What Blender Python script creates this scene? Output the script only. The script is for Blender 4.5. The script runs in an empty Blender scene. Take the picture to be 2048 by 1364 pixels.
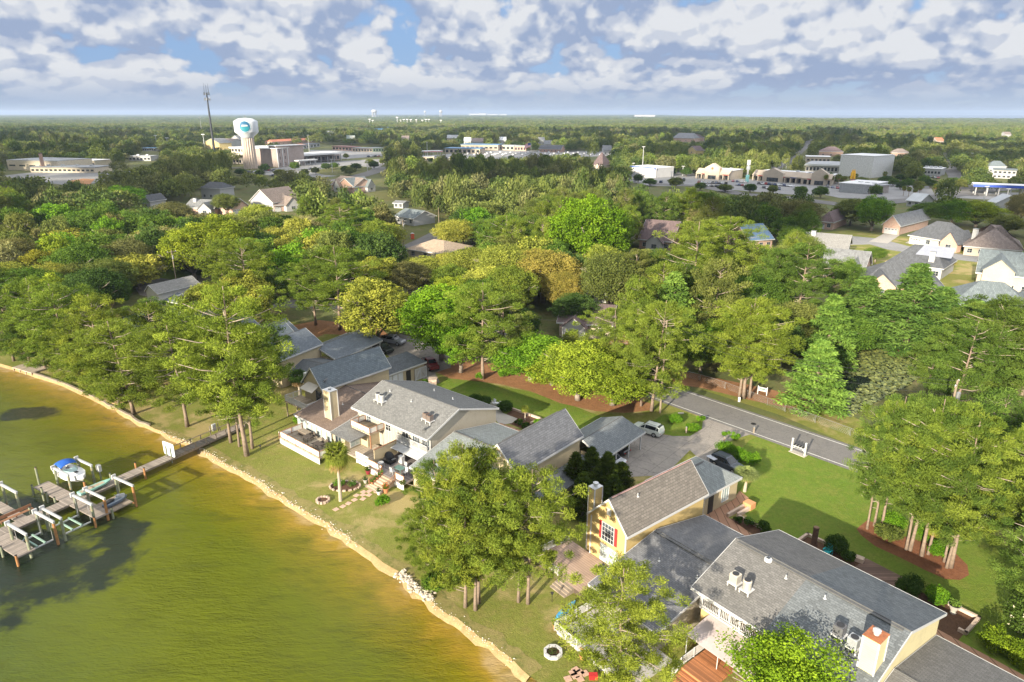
import bpy, math, random
import numpy as np
from mathutils import Vector, Matrix, noise as mnoise
R = math.radians
random.seed(7); rng = np.random.default_rng(7)
SC = bpy.context.scene; COL = SC.collection
# ------------------------------------------------------------------ camera
FPX = 1365.0; PITCH = math.atan(456 / FPX); CH = 46.0
cd = bpy.data.cameras.new('camera'); cam = bpy.data.objects.new('camera', cd); COL.objects.link(cam)
cam.location = (0, 0, CH); cam.rotation_euler = (math.pi / 2 - PITCH, 0, 0)
cd.sensor_width = 36; cd.lens = 36 * FPX / 2048; cd.clip_start = 0.5; cd.clip_end = 60000
SC.camera = cam
# ------------------------------------------------------------------ light
SUN_EL = 18.0; SHADOW_AZ = 57.5                      # shadows fall towards this bearing (from +X, anticlockwise)
sd = bpy.data.lights.new('sun', 'SUN'); sd.energy = 5.0; sd.angle = R(0.55); sd.color = (1.0, 0.89, 0.70)
sun = bpy.data.objects.new('sun', sd); COL.objects.link(sun)
SV = Vector((-math.cos(R(SHADOW_AZ)) * math.cos(R(SUN_EL)), -math.sin(R(SHADOW_AZ)) * math.cos(R(SUN_EL)), math.sin(R(SUN_EL))))
sun.rotation_euler = SV.to_track_quat('Z', 'Y').to_euler(); sun.location = (-60, -60, 90)
SC.view_settings.view_transform = 'Standard'; SC.view_settings.look = 'None'
SC.view_settings.exposure = 1.3; SC.view_settings.gamma = 1; SC.view_settings.use_curve_mapping = False
cy = SC.cycles
cy.max_bounces = 5; cy.diffuse_bounces = 2; cy.glossy_bounces = 2; cy.transmission_bounces = 3; cy.volume_bounces = 0
cy.transparent_max_bounces = 6; cy.use_denoising = True; cy.sample_clamp_indirect = 4; cy.caustics_reflective = False; cy.caustics_refractive = False
# ------------------------------------------------------------------ node helpers
class NT:
    def __init__(s, t): s.t = t
    def n(s, ty, **k):
        nd = s.t.nodes.new(ty)
        for a, b in k.items():
            if a.startswith('_'): setattr(nd, a[1:], b)
        return nd
    def l(s, a, b): s.t.links.new(a, b)
    def val(s, sock, v):
        if isinstance(v, bpy.types.NodeSocket): s.l(v, sock)
        elif v is not None: sock.default_value = v
    def m(s, op, a, b=None, c=None, clamp=False):
        nd = s.t.nodes.new('ShaderNodeMath'); nd.operation = op; nd.use_clamp = clamp
        s.val(nd.inputs[0], a); s.val(nd.inputs[1], b); s.val(nd.inputs[2], c); return nd.outputs[0]
    def vm(s, op, a, b=None):
        nd = s.t.nodes.new('ShaderNodeVectorMath'); nd.operation = op
        s.val(nd.inputs[0], a); s.val(nd.inputs[1], b); return nd.outputs[0]
    def mix(s, f, a, b, mode='MIX'):
        nd = s.t.nodes.new('ShaderNodeMix'); nd.data_type = 'RGBA'; nd.blend_type = mode; nd.clamp_factor = True
        s.val(nd.inputs[0], f); s.val(nd.inputs[6], c4(a)); s.val(nd.inputs[7], c4(b)); return nd.outputs[2]
    def noise(s, vec, scale, detail=3, rough=.55, dist=0, out=0):
        nd = s.t.nodes.new('ShaderNodeTexNoise'); s.val(nd.inputs['Vector'], vec)
        nd.inputs['Scale'].default_value = scale; nd.inputs['Detail'].default_value = detail
        nd.inputs['Roughness'].default_value = rough; nd.inputs['Distortion'].default_value = dist
        return nd.outputs[out]
    def noise2(s, vec, scale, detail=3, rough=.55, dist=0, out=0):
        o = s.noise(vec, scale, detail, rough, dist, out); o.node.noise_dimensions = '2D'; return o
    def ramp(s, f, lo, hi, a=0., b=1.):
        nd = s.t.nodes.new('ShaderNodeMapRange'); nd.interpolation_type = 'SMOOTHSTEP'
        s.val(nd.inputs[0], f); nd.inputs[1].default_value = lo; nd.inputs[2].default_value = hi
        nd.inputs[3].default_value = a; nd.inputs[4].default_value = b; return nd.outputs[0]
    def mapv(s, vec, scale=(1, 1, 1), rot=(0, 0, 0), loc=(0, 0, 0)):
        nd = s.t.nodes.new('ShaderNodeMapping'); s.l(vec, nd.inputs[0])
        nd.inputs['Scale'].default_value = scale; nd.inputs['Rotation'].default_value = rot; nd.inputs['Location'].default_value = loc
        return nd.outputs[0]
def c4(c):
    if isinstance(c, (tuple, list)): return tuple(c[:3]) + (1.,)
    return c
# ------------------------------------------------------------------ world: sky with broken cumulus
W = bpy.data.worlds.new('World'); SC.world = W; W.use_nodes = True
wt = NT(W.node_tree); W.node_tree.nodes.clear()
tc = wt.n('ShaderNodeTexCoord'); sep = wt.n('ShaderNodeSeparateXYZ'); wt.l(tc.outputs['Generated'], sep.inputs[0])
x_, y_, z_ = sep.outputs
zc = wt.m('MAXIMUM', z_, 0.004)
cmb = wt.n('ShaderNodeCombineXYZ'); wt.l(x_, cmb.inputs[0]); wt.l(y_, cmb.inputs[1]); wt.l(zc, cmb.inputs[2])
sky = wt.n('ShaderNodeTexSky', _sky_type='NISHITA', _sun_disc=False, _sun_elevation=R(SUN_EL), _altitude=50, _air_density=1.0, _dust_density=0.6, _ozone_density=2.0)
sky.sun_rotation = math.atan2(SV.x, SV.y)
wt.l(cmb.outputs[0], sky.inputs[0])
az = wt.m('ARCTAN2', x_, y_)
zp = wt.m('ADD', zc, 0.04)
def cloudvec(dz, k=1.0, off=0.0):
    zq = wt.m('ADD', zp, dz)
    X = wt.m('MULTIPLY', az, 8.5 * k); Y = wt.m('MULTIPLY', wt.m('LOGARITHM', zq, 2.718), 1.55 * k)
    c = wt.n('ShaderNodeCombineXYZ'); wt.l(X, c.inputs[0]); wt.l(Y, c.inputs[1]); c.inputs[2].default_value = off
    return c.outputs[0]
def puff(v, scale):
    vo = wt.n('ShaderNodeTexVoronoi'); vo.voronoi_dimensions = '2D'; vo.feature = 'SMOOTH_F1'; vo.inputs['Smoothness'].default_value = .35; vo.inputs['Scale'].default_value = scale
    w = wt.noise2(v, scale * 1.3, 2, .5, 0, 1); wv = wt.vm('ADD', v, wt.vm('MULTIPLY', wt.vm('SUBTRACT', w, (.5, .5, .5)), (.35 / scale * 2, .35 / scale * 2, 0))); wt.l(wv, vo.inputs['Vector'])
    return wt.m('SUBTRACT', 1.0, vo.outputs['Distance'])
def dens(dz):
    v = cloudvec(dz)
    a = wt.noise2(v, 1.05, 2, .5); b = wt.noise2(v, 4.5, 4, .55, 0)
    p1 = puff(v, 2.6); p2 = puff(v, 6.5)
    d = wt.m('ADD', wt.m('MULTIPLY', a, .95), wt.m('MULTIPLY', p1, .32)); d = wt.m('ADD', d, wt.m('MULTIPLY', p2, .13)); return wt.m('ADD', d, wt.m('MULTIPLY', b, .20))
d0 = dens(0.0); d1 = dens(0.010); d2 = dens(0.030)
cov = wt.ramp(d0, .60, .71)
top = wt.ramp(wt.m('SUBTRACT', d0, d1), -.05, .06); topb = wt.ramp(wt.m('SUBTRACT', d0, d2), -.13, .13)
whitef = wt.m('ADD', wt.m('MULTIPLY', top, .42), wt.m('MULTIPLY', topb, .62))
ccol = wt.mix(whitef, (1.42, 1.76, 2.5), (3.3, 3.35, 3.45))
lowf = wt.ramp(z_, .0, .055)
ccol = wt.mix(lowf, (1.65, 2.0, 2.68), ccol)
blue = wt.mix(lowf, (1.62, 2.0, 2.7), (.95, 1.6, 2.85))
skyc = wt.mix(.10, blue, sky.outputs[0])
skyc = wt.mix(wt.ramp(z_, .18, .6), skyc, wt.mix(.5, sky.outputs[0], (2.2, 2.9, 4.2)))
cov = wt.m('MULTIPLY', cov, wt.ramp(z_, .004, .035, .45, 1.))
ccol = wt.mix(wt.ramp(z_, .2, .5), ccol, (7.4, 7.5, 7.8))  # overhead cloud, above the camera's view, brightened to add ambient fill light
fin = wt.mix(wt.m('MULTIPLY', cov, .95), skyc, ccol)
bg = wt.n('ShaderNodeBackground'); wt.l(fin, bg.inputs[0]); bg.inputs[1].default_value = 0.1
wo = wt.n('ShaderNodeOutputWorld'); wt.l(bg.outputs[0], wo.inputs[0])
# ------------------------------------------------------------------ pixels of the photograph -> places in the world
CP, SP = math.cos(PITCH), math.sin(PITCH)
def at(u, v, z=0.0):
    x = (u - 1024) / FPX; y = -(v - 682) / FPX
    dx, dy, dz = x, CP + y * SP, -SP + y * CP
    t = (z - CH) / dz
    return Vector((dx * t, dy * t, z))
def px(p):
    dz = p[2] - CH; f = p[1] * CP - dz * SP; up = p[1] * SP + dz * CP
    return (1024 + FPX * p[0] / f, 682 - FPX * up / f, f)
def height_at(p, vt):
    lo, hi = 0.5, 80.
    for _ in range(30):
        m = (lo + hi) / 2
        if px((p[0], p[1], m))[1] > vt: lo = m
        else: hi = m
    return lo
class Frame:
    def __init__(s, az, o=(0, 0)): s.az = R(az); s.o = o; s.c, s.s = math.cos(s.az), math.sin(s.az)
    def w(s, a, b, z=0): return Vector((s.o[0] + a * s.c - b * s.s, s.o[1] + a * s.s + b * s.c, z))
    def l(s, p): dx, dy = p[0] - s.o[0], p[1] - s.o[1]; return (dx * s.c + dy * s.s, -dx * s.s + dy * s.c)
F1, F2, FP, F0, FW = Frame(-40.5), Frame(-51.5), Frame(-31), Frame(-28), Frame(0)
# ------------------------------------------------------------------ materials
MATS = {}
def newmat(name):
    m = bpy.data.materials.new(name); m.use_nodes = True; t = NT(m.node_tree); m.node_tree.nodes.clear()
    o = t.n('ShaderNodeOutputMaterial'); p = t.n('ShaderNodeBsdfPrincipled'); t.l(p.outputs[0], o.inputs[0]); MATS[name] = m
    return m, t, p, o
def bump(t, p, h, st=.3, d=.05):
    b = t.n('ShaderNodeBump'); b.inputs['Strength'].default_value = st; b.inputs['Distance'].default_value = d
    t.l(h, b.inputs['Height']); t.l(b.outputs[0], p.inputs['Normal'])
def objc(t): return t.n('ShaderNodeTexCoord').outputs['Object']
def posw(t): return t.n('ShaderNodeNewGeometry').outputs['Position']
def plain(name, col, rough=.6, var=.25, scale=1.2, metal=0., dirt=None, world=False):
    if name in MATS: return MATS[name]
    m, t, p, o = newmat(name); v = posw(t) if world else objc(t)
    n = t.noise(v, scale, 5, .6); n2 = t.noise(v, scale * 9, 3, .6)
    f = t.m('ADD', t.m('MULTIPLY', n, .6), t.m('MULTIPLY', n2, .4))
    lo = tuple(c * (1 - var) for c in col); hi = tuple(min(1, c * (1 + var)) for c in col)
    c = t.mix(t.ramp(f, .3, .7), lo, hi)
    if dirt: c = t.mix(t.ramp(t.noise(v, scale * 2.3, 4, .6), .55, .72, 0, .7), c, dirt)
    t.l(c, p.inputs['Base Color']); p.inputs['Roughness'].default_value = rough; p.inputs['Metallic'].default_value = metal
    bump(t, p, n2, .15, .02); return m
def shingle(name, col, rot=0., var=.28, rowh=.20, tint2=None):
    if name in MATS: return MATS[name]
    m, t, p, o = newmat(name); v = t.mapv(objc(t), rot=(0, 0, rot))
    br = t.n('ShaderNodeTexBrick'); t.l(v, br.inputs['Vector']); br.inputs['Scale'].default_value = 1.0
    br.inputs['Brick Width'].default_value = .40; br.inputs['Row Height'].default_value = rowh; br.inputs['Mortar Size'].default_value = .022
    br.inputs['Mortar Smooth'].default_value = .3; br.inputs['Bias'].default_value = 0
    br.inputs['Color1'].default_value = c4([c * (1 - var) for c in col]); br.inputs['Color2'].default_value = c4([c * (1 + var) for c in (tint2 or col)])
    br.inputs['Mortar'].default_value = c4([c * .45 for c in col])
    big = t.noise(v, .35, 4, .6); fine = t.noise(v, 7, 3, .7)
    streak = t.noise(t.mapv(v, (1.6, .12, 1)), 1.0, 4, .6)
    c = t.mix(t.ramp(big, .3, .7, 0, .35), br.outputs[0], tuple(x * .72 for x in col))
    c = t.mix(t.ramp(fine, .3, .7, 0, .35), c, tuple(min(1, x * 1.45) for x in col))
    c = t.mix(t.ramp(streak, .5, .75, 0, .35), c, tuple(x * .6 for x in col))
    t.l(c, p.inputs['Base Color']); p.inputs['Roughness'].default_value = .92
    bump(t, p, br.outputs[1], -.5, .03); return m
def siding(name, col, pitch=.2, dirt=.35):
    if name in MATS: return MATS[name]
    m, t, p, o = newmat(name); v = objc(t); s = t.n('ShaderNodeSeparateXYZ'); t.l(v, s.inputs[0])
    fr = t.m('FRACT', t.m('DIVIDE', s.outputs[2], pitch)); line = t.ramp(fr, .0, .16)
    n = t.noise(v, .8, 5, .65)
    c = t.mix(line, tuple(x * .62 for x in col), col); c = t.mix(t.ramp(n, .45, .75, 0, dirt), c, tuple(x * .62 for x in col))
    t.l(c, p.inputs['Base Color']); p.inputs['Roughness'].default_value = .6; bump(t, p, fr, .5, .03); return m
def brickm(name, col=(.36, .19, .13), mort=(.42, .38, .33)):
    if name in MATS: return MATS[name]
    m, t, p, o = newmat(name); v = t.mapv(objc(t), rot=(R(90), 0, 0))
    s = t.n('ShaderNodeSeparateXYZ'); t.l(objc(t), s.inputs[0])
    c_ = t.n('ShaderNodeCombineXYZ'); t.l(t.m('ADD', s.outputs[0], s.outputs[1]), c_.inputs[0]); t.l(s.outputs[2], c_.inputs[1])
    br = t.n('ShaderNodeTexBrick'); t.l(c_.outputs[0], br.inputs['Vector']); br.inputs['Scale'].default_value = 1
    br.inputs['Brick Width'].default_value = .35; br.inputs['Row Height'].default_value = .12; br.inputs['Mortar Size'].default_value = .015
    br.inputs['Color1'].default_value = c4([x * .8 for x in col]); br.inputs['Color2'].default_value = c4([x * 1.25 for x in col]); br.inputs['Mortar'].default_value = c4(mort)
    t.l(br.outputs[0], p.inputs['Base Color']); p.inputs['Roughness'].default_value = .85; return m
def planks(name, col, w=.14, rot=0., var=.35):
    if name in MATS: return MATS[name]
    m, t, p, o = newmat(name); v = t.mapv(objc(t), rot=(0, 0, rot)); s = t.n('ShaderNodeSeparateXYZ'); t.l(v, s.inputs[0])
    q = t.m('DIVIDE', s.outputs[0], w); fr = t.m('FRACT', q); fl = t.m('FLOOR', q)
    wn = t.n('ShaderNodeTexWhiteNoise'); wn.noise_dimensions = '1D'; t.l(fl, wn.inputs['W'])
    gap = t.m('MULTIPLY', t.ramp(fr, 0, .08), t.ramp(fr, 1, .92))
    n = t.noise(v, 1.3, 5, .65); c = t.mix(wn.outputs[0], tuple(x * (1 - var) for x in col), tuple(x * (1 + var) for x in col))
    c = t.mix(t.ramp(n, .4, .7, 0, .5), c, tuple(x * .7 for x in col)); c = t.mix(gap, tuple(x * .2 for x in col), c)
    t.l(c, p.inputs['Base Color']); p.inputs['Roughness'].default_value = .85; bump(t, p, gap, .4, .02); return m
def glassm(name='window_glass', col=(.03, .04, .05)):
    if name in MATS: return MATS[name]
    m, t, p, o = newmat(name); n = t.noise(objc(t), .7, 2)
    t.l(t.mix(t.ramp(n, .4, .6), tuple(x * .6 for x in col), tuple(x * 1.8 for x in col)), p.inputs['Base Color'])
    p.inputs['Roughness'].default_value = .06; p.inputs['Specular IOR Level'].default_value = .6; return m
def ground_mat(name, cols, scales=(.05, .5, 5.), rough=.95, bumpd=.06, patch=None):
    if name in MATS: return MATS[name]
    m, t, p, o = newmat(name); v = posw(t)
    a = t.noise(v, scales[0], 4, .6); b = t.noise(v, scales[1], 5, .65); c = t.noise(v, scales[2], 4, .7)
    k = t.mix(t.ramp(a, .35, .65), cols[0], cols[1]); k = t.mix(t.ramp(b, .4, .7, 0, .75), k, cols[2])
    k = t.mix(t.ramp(c, .35, .75, 0, .6), k, cols[3]); c2 = t.noise(v, scales[2] * .33, 6, .75, .5); k = t.mix(t.ramp(c2, .45, .62, 0, .45), k, tuple(x * .62 for x in cols[1])); k = t.mix(t.ramp(c2, .42, .30, 0, .4), k, tuple(min(1, x * 1.35) for x in cols[2]))
    if patch:
        k = t.mix(t.ramp(t.noise(v, patch[1], 5, .62, .3), patch[2], patch[2] + .12, 0, patch[3]), k, patch[0])
    t.l(k, p.inputs['Base Color']); p.inputs['Roughness'].default_value = rough; p.inputs['Specular IOR Level'].default_value = .15
    bump(t, p, t.m('ADD', c, t.m('MULTIPLY', c2, .8)), .8, bumpd * 1.3); return m
def carpaint(name='car_paint'):
    if name in MATS: return MATS[name]
    m, t, p, o = newmat(name); oi = t.n('ShaderNodeObjectInfo'); n = t.noise(objc(t), 2, 3)
    t.l(t.mix(t.ramp(n, .3, .8, 0, .18), oi.outputs['Color'], (.12, .11, .1)), p.inputs['Base Color'])
    p.inputs['Roughness'].default_value = .28; p.inputs['Coat Weight'].default_value = .4; return m
def leafmat(name, gn=False, var=.48):
    if name in MATS: return MATS[name]
    m = bpy.data.materials.new(name); m.use_nodes = True; t = NT(m.node_tree); m.node_tree.nodes.clear(); MATS[name] = m
    o = t.n('ShaderNodeOutputMaterial'); oi = t.n('ShaderNodeObjectInfo')
    at_ = t.n('ShaderNodeAttribute'); at_.attribute_name = 'tone'
    if gn:
        nz = t.noise(oi.outputs['Location'], .006, 3, .6); rn = oi.outputs['Random']
        base = t.mix(t.ramp(rn, .1, .6), (.075, .115, .032), (.145, .18, .045))
        base = t.mix(t.ramp(rn, .6, .8), base, (.155, .16, .07))
        base = t.mix(t.ramp(rn, .9, .97), base, (.15, .21, .04))
        base = t.mix(t.ramp(nz, .45, .62, 0, .6), base, (.18, .20, .06))
    else:
        base = oi.outputs['Color']
    hsv = t.n('ShaderNodeHueSaturation'); t.l(base, hsv.inputs['Color'])
    t.l(t.m('ADD', t.m('MULTIPLY', at_.outputs['Fac'], var * 2), 1 - var), hsv.inputs['Value'])
    t.l(t.m('ADD', .5, t.m('MULTIPLY', t.m('SUBTRACT', at_.outputs['Fac'], .5), -.03)), hsv.inputs['Hue'])
    d = t.n('ShaderNodeBsdfDiffuse'); tr = t.n('ShaderNodeBsdfTranslucent'); mx = t.n('ShaderNodeMixShader'); mx.inputs[0].default_value = .22
    t.l(hsv.outputs[0], d.inputs[0]); t.l(t.mix(1., hsv.outputs[0], (1.1, 1.12, .6), 'MULTIPLY'), tr.inputs[0])
    t.l(d.outputs[0], mx.inputs[1]); t.l(tr.outputs[0], mx.inputs[2]); t.l(mx.outputs[0], o.inputs[0]); return m
# ------------------------------------------------------------------ mesh building
ORG = {}
def link(o, parent=None):
    COL.objects.link(o)
    if parent is not None: o.parent = parent
    return o
def T(name, label, cat, F, a, b, z=0., group=None, kind=None):
    o = bpy.data.objects.new(name, None); link(o); o.empty_display_size = .5
    o.location = F.w(a, b, z); o.rotation_euler = (0, 0, F.az)
    ORG[o.name] = (a, b, z); tag(o, label, cat, group, kind); return o
def tag(o, label=None, cat=None, group=None, kind=None):
    if label: o['label'] = label
    if cat: o['category'] = cat
    if group: o['group'] = group
    if kind: o['kind'] = kind
    return o
def Tp(name, label, cat, u, v, az=0., z=0., group=None):      # a thing whose base stands at a pixel; parts in local metres
    p = at(u, v, z); F = Frame(az, (p.x, p.y)); o = T(name, label, cat, F, 0, 0, z, group)
    ORG[o.name] = (0, 0, 0); return o
class MB:
    def __init__(s): s.v = []; s.f = []; s.mi = []; s.cur = 0
    def add(s, vs, fs):
        k = len(s.v); s.v += [tuple(x) for x in vs]; s.f += [tuple(i + k for i in f) for f in fs]; s.mi += [s.cur] * len(fs); return s
    def box(s, a0, a1, b0, b1, z0, z1):
        return s.add([(a0, b0, z0), (a1, b0, z0), (a1, b1, z0), (a0, b1, z0), (a0, b0, z1), (a1, b0, z1), (a1, b1, z1), (a0, b1, z1)],
                     [(3, 2, 1, 0), (4, 5, 6, 7), (0, 1, 5, 4), (1, 2, 6, 5), (2, 3, 7, 6), (3, 0, 4, 7)])
    def cbox(s, c, sz, rz=0, rx=0, ry=0):
        M = Matrix.Translation(Vector(c)) @ Matrix.Rotation(rz, 4, 'Z') @ Matrix.Rotation(ry, 4, 'Y') @ Matrix.Rotation(rx, 4, 'X')
        h = [x / 2 for x in sz]; P = [(-1, -1, -1), (1, -1, -1), (1, 1, -1), (-1, 1, -1), (-1, -1, 1), (1, -1, 1), (1, 1, 1), (-1, 1, 1)]
        return s.add([M @ Vector((p[0] * h[0], p[1] * h[1], p[2] * h[2])) for p in P],
                     [(3, 2, 1, 0), (4, 5, 6, 7), (0, 1, 5, 4), (1, 2, 6, 5), (2, 3, 7, 6), (3, 0, 4, 7)])
    def poly(s, pts): return s.add(pts, [tuple(range(len(pts)))])
    def prism(s, pts, z0, z1):                                # plan outline, extruded upwards
        n = len(pts)
        return s.add([(p[0], p[1], z0) for p in pts] + [(p[0], p[1], z1) for p in pts],
                     [tuple(range(n))[::-1], tuple(range(n, 2 * n))] + [(i, (i + 1) % n, n + (i + 1) % n, n + i) for i in range(n)])
    def slab(s, polys, th):                                   # sloped faces given a thickness downwards
        vs = []; idx = {}; fs = []
        def gi(p):
            k = tuple(round(x, 4) for x in p)
            if k not in idx: idx[k] = len(vs); vs.append(k)
            return idx[k]
        for pl in polys: fs.append([gi(p) for p in pl])
        n = len(vs); E_ = {}
        for f in fs:
            for i in range(len(f)): e = (f[i], f[(i + 1) % len(f)]); E_[e] = 1
        out = [tuple(f) for f in fs] + [tuple(i + n for i in reversed(f)) for f in fs]
        for (i, j) in E_:
            if (j, i) not in E_: out.append((j, i, i + n, j + n))
        return s.add(vs + [(v[0], v[1], v[2] - th) for v in vs], out)
    def tube(s, pts, rad, n=8, cap=True):
        pts = [Vector(p) for p in pts]; m = len(pts)
        if not isinstance(rad, (list, tuple)): rad = [rad] * m
        vs = []; fs = []
        for i, p in enumerate(pts):
            d = (pts[min(i + 1, m - 1)] - pts[max(i - 1, 0)]).normalized()
            u = d.cross(Vector((0, 0, 1)) if abs(d.z) < .95 else Vector((0, 1, 0))).normalized(); w = d.cross(u)
            for k in range(n): a = 2 * math.pi * k / n; vs.append(p + (u * math.cos(a) + w * math.sin(a)) * rad[i])
        for i in range(m - 1):
            for k in range(n): fs.append((i * n + k, i * n + (k + 1) % n, (i + 1) * n + (k + 1) % n, (i + 1) * n + k))
        if cap: fs += [tuple(range(n))[::-1], tuple(range((m - 1) * n, m * n))]
        return s.add(vs, fs)
    def bar(s, p, q, w=.08): return s.tube([p, q], w / 2 * 1.25, 4)
    def lathe(s, c, prof, n=20):                               # profile of (radius, height)
        return s.tube([(c[0], c[1], c[2] + h) for r, h in prof], [max(r, .001) for r, h in prof], n)
    def ell(s, c, r, n=10, m=7, jit=0., seed=0):
        vs = []; fs = []; rr = random.Random(seed)
        for i in range(m + 1):
            th = math.pi * i / m
            for k in range(n):
                a = 2 * math.pi * k / n; q = 1 + rr.uniform(-jit, jit)
                vs.append((c[0] + r[0] * math.sin(th) * math.cos(a) * q, c[1] + r[1] * math.sin(th) * math.sin(a) * q, c[2] + r[2] * math.cos(th) * q))
        for i in range(m):
            for k in range(n): fs.append((i * n + k, (i + 1) * n + k, (i + 1) * n + (k + 1) % n, i * n + (k + 1) % n))
        return s.add(vs, fs)
    def build(s, name, mat, parent=None, smooth=False, origin=None):
        me = bpy.data.meshes.new(name); og = origin
        if og is None: og = ORG.get(parent.name, (0, 0, 0)) if parent is not None else (0, 0, 0)
        vs = np.array(s.v, dtype=float) - np.array(og)
        me.from_pydata(vs.tolist(), [], s.f); mats = mat if isinstance(mat, (list, tuple)) else [mat]
        for m in mats: me.materials.append(m)
        if len(mats) > 1: me.polygons.foreach_set('material_index', s.mi)
        if smooth: me.polygons.foreach_set('use_smooth', [True] * len(me.polygons))
        me.update(); o = bpy.data.objects.new(name, me); link(o, parent); ORG[o.name] = og; return o
    def sheet(s, name, mat, F, label=None, cat=None, kind=None, group=None):  # a top-level mesh in frame coordinates
        s.v = [tuple(F.w(*p)) for p in s.v]; c = np.array(s.v).mean(0); c[2] = 0
        me = bpy.data.meshes.new(name); me.from_pydata((np.array(s.v) - c).tolist(), [], s.f)
        mats = mat if isinstance(mat, (list, tuple)) else [mat]
        for m in mats: me.materials.append(m)
        if len(mats) > 1: me.polygons.foreach_set('material_index', s.mi)
        me.update(); o = bpy.data.objects.new(name, me); o.location = c; link(o)
        return tag(o, label, cat, group, kind)
def copy_tree(o, parent=None):
    c = o.copy(); COL.objects.link(c)
    if parent is not None: c.parent = parent
    for ch in o.children: copy_tree(ch, c)
    return c
def set_color(o, col):
    o.color = tuple(col[:3]) + (1.,)
    for c in o.children: set_color(c, col)
# ------------------------------------------------------------------ common materials
SIDE_CREAM = siding('siding_cream', (.48, .40, .26)); SIDE_YEL = siding('siding_yellow', (.52, .39, .17)); SIDE_BEIGE = siding('siding_beige', (.43, .385, .31))
WHITE = plain('white_paint', (.52, .52, .52), .5, .06); TRIM = plain('white_trim', (.52, .52, .52), .5, .05)
GLASS = glassm(); WOODW = plain('weathered_wood', (.27, .22, .17), .9, .3, 2.); WOODR = plain('stained_wood', (.30, .15, .08), .8, .25, 2.)
CONC = plain('concrete', (.38, .35, .31), .9, .12, .8); METG = plain('grey_metal', (.30, .31, .32), .4, .12, 2., .6)
ALU = plain('pale_aluminium', (.55, .56, .57), .35, .08, 1.5, .3); BLACK = plain('black_plastic', (.02, .02, .022), .5, .2); RUBBER = plain('rubber', (.018, .018, .018), .9, .2)
ASPH = ground_mat('asphalt', [(.15, .145, .14), (.19, .18, .17), (.13, .125, .125), (.22, .21, .20)], (.03, .4, 9.), .9, .01, ((.10, .10, .10), .25, .60, .6))
def joints(m, size, rot, st=.35):
    t = NT(m.node_tree); p = [n for n in m.node_tree.nodes if n.type == 'BSDF_PRINCIPLED'][0]; src = p.inputs['Base Color'].links[0].from_socket; v = t.mapv(posw(t), rot=(0, 0, rot))
    br = t.n('ShaderNodeTexBrick'); t.l(v, br.inputs['Vector']); br.inputs['Scale'].default_value = 1; br.inputs['Brick Width'].default_value = size; br.inputs['Row Height'].default_value = size; br.inputs['Mortar Size'].default_value = .035; br.offset = 0
    vo = t.n('ShaderNodeTexVoronoi'); vo.feature = 'DISTANCE_TO_EDGE'; vo.inputs['Scale'].default_value = .16; w = t.vm('ADD', posw(t), t.vm('MULTIPLY', t.noise(posw(t), .7, 4, .6, 0, 1), (2.2, 2.2, 0))); t.l(w, vo.inputs['Vector'])
    f = t.m('MAXIMUM', t.m('MULTIPLY', br.outputs[1], .8), t.ramp(vo.outputs['Distance'], .006, .0)); t.l(t.mix(t.m('MULTIPLY', f, st), src, (.05, .045, .04)), p.inputs['Base Color'])
DRIVE = ground_mat('driveway_paving', [(.26, .235, .215), (.31, .28, .25), (.22, .20, .19), (.33, .30, .27)], (.05, .5, 7.), .92, .01, ((.17, .155, .15), .2, .60, .6))
joints(DRIVE, 3.2, R(40), .6); joints(ASPH, 400., 0, .55)
LOT = ground_mat('parking_asphalt', [(.24, .24, .24), (.28, .275, .27), (.20, .20, .20), (.31, .30, .29)], (.012, .1, 2.), .9, .01)
GRASS = ground_mat('lawn_grass', [(.17, .195, .035), (.22, .225, .05), (.26, .215, .075), (.12, .155, .028)], (.09, .6, 6.), .95, .08, ((.34, .27, .12), .11, .50, .9))
RICHGRASS = ground_mat('rich_grass', [(.12, .19, .022), (.15, .21, .028), (.20, .21, .045), (.09, .155, .018)], (.07, .5, 6.), .95, .08, ((.22, .20, .05), .14, .60, .55))  # the greener turf of the rear lawns, island bed and yard
STRAW = ground_mat('pine_straw', [(.28, .135, .06), (.34, .17, .08), (.20, .10, .045), (.40, .23, .13)], (.15, 1.0, 8.), .95, .08, ((.13, .12, .03), .3, .62, .5))
MULCH = ground_mat('dark_mulch', [(.10, .055, .035), (.13, .07, .04), (.07, .04, .03), (.17, .10, .06)], (.3, 1.5, 9.), .95, .05)
MULCHR = ground_mat('red_mulch', [(.20, .085, .045), (.24, .10, .05), (.15, .065, .035), (.28, .13, .07)], (.3, 1.5, 9.), .95, .05)
FLOOR = ground_mat('forest_floor', [(.10, .125, .04), (.13, .145, .05), (.19, .135, .07), (.08, .10, .03)], (.02, .15, 2.), .95, .1, ((.17, .10, .05), .05, .62, .8))
SAND = ground_mat('beach_sand', [(.34, .23, .11), (.40, .29, .15), (.25, .165, .075), (.45, .35, .20)], (.2, 1.2, 9.), .95, .03, ((.25, .17, .08), .5, .62, .7))
FAIRWAY = ground_mat('open_grass', [(.10, .12, .03), (.13, .13, .04), (.16, .13, .06), (.08, .10, .025)], (.02, .15, 2.), .95, .05)
PAVER = planks('brick_paving', (.36, .22, .15), .3)
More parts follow.
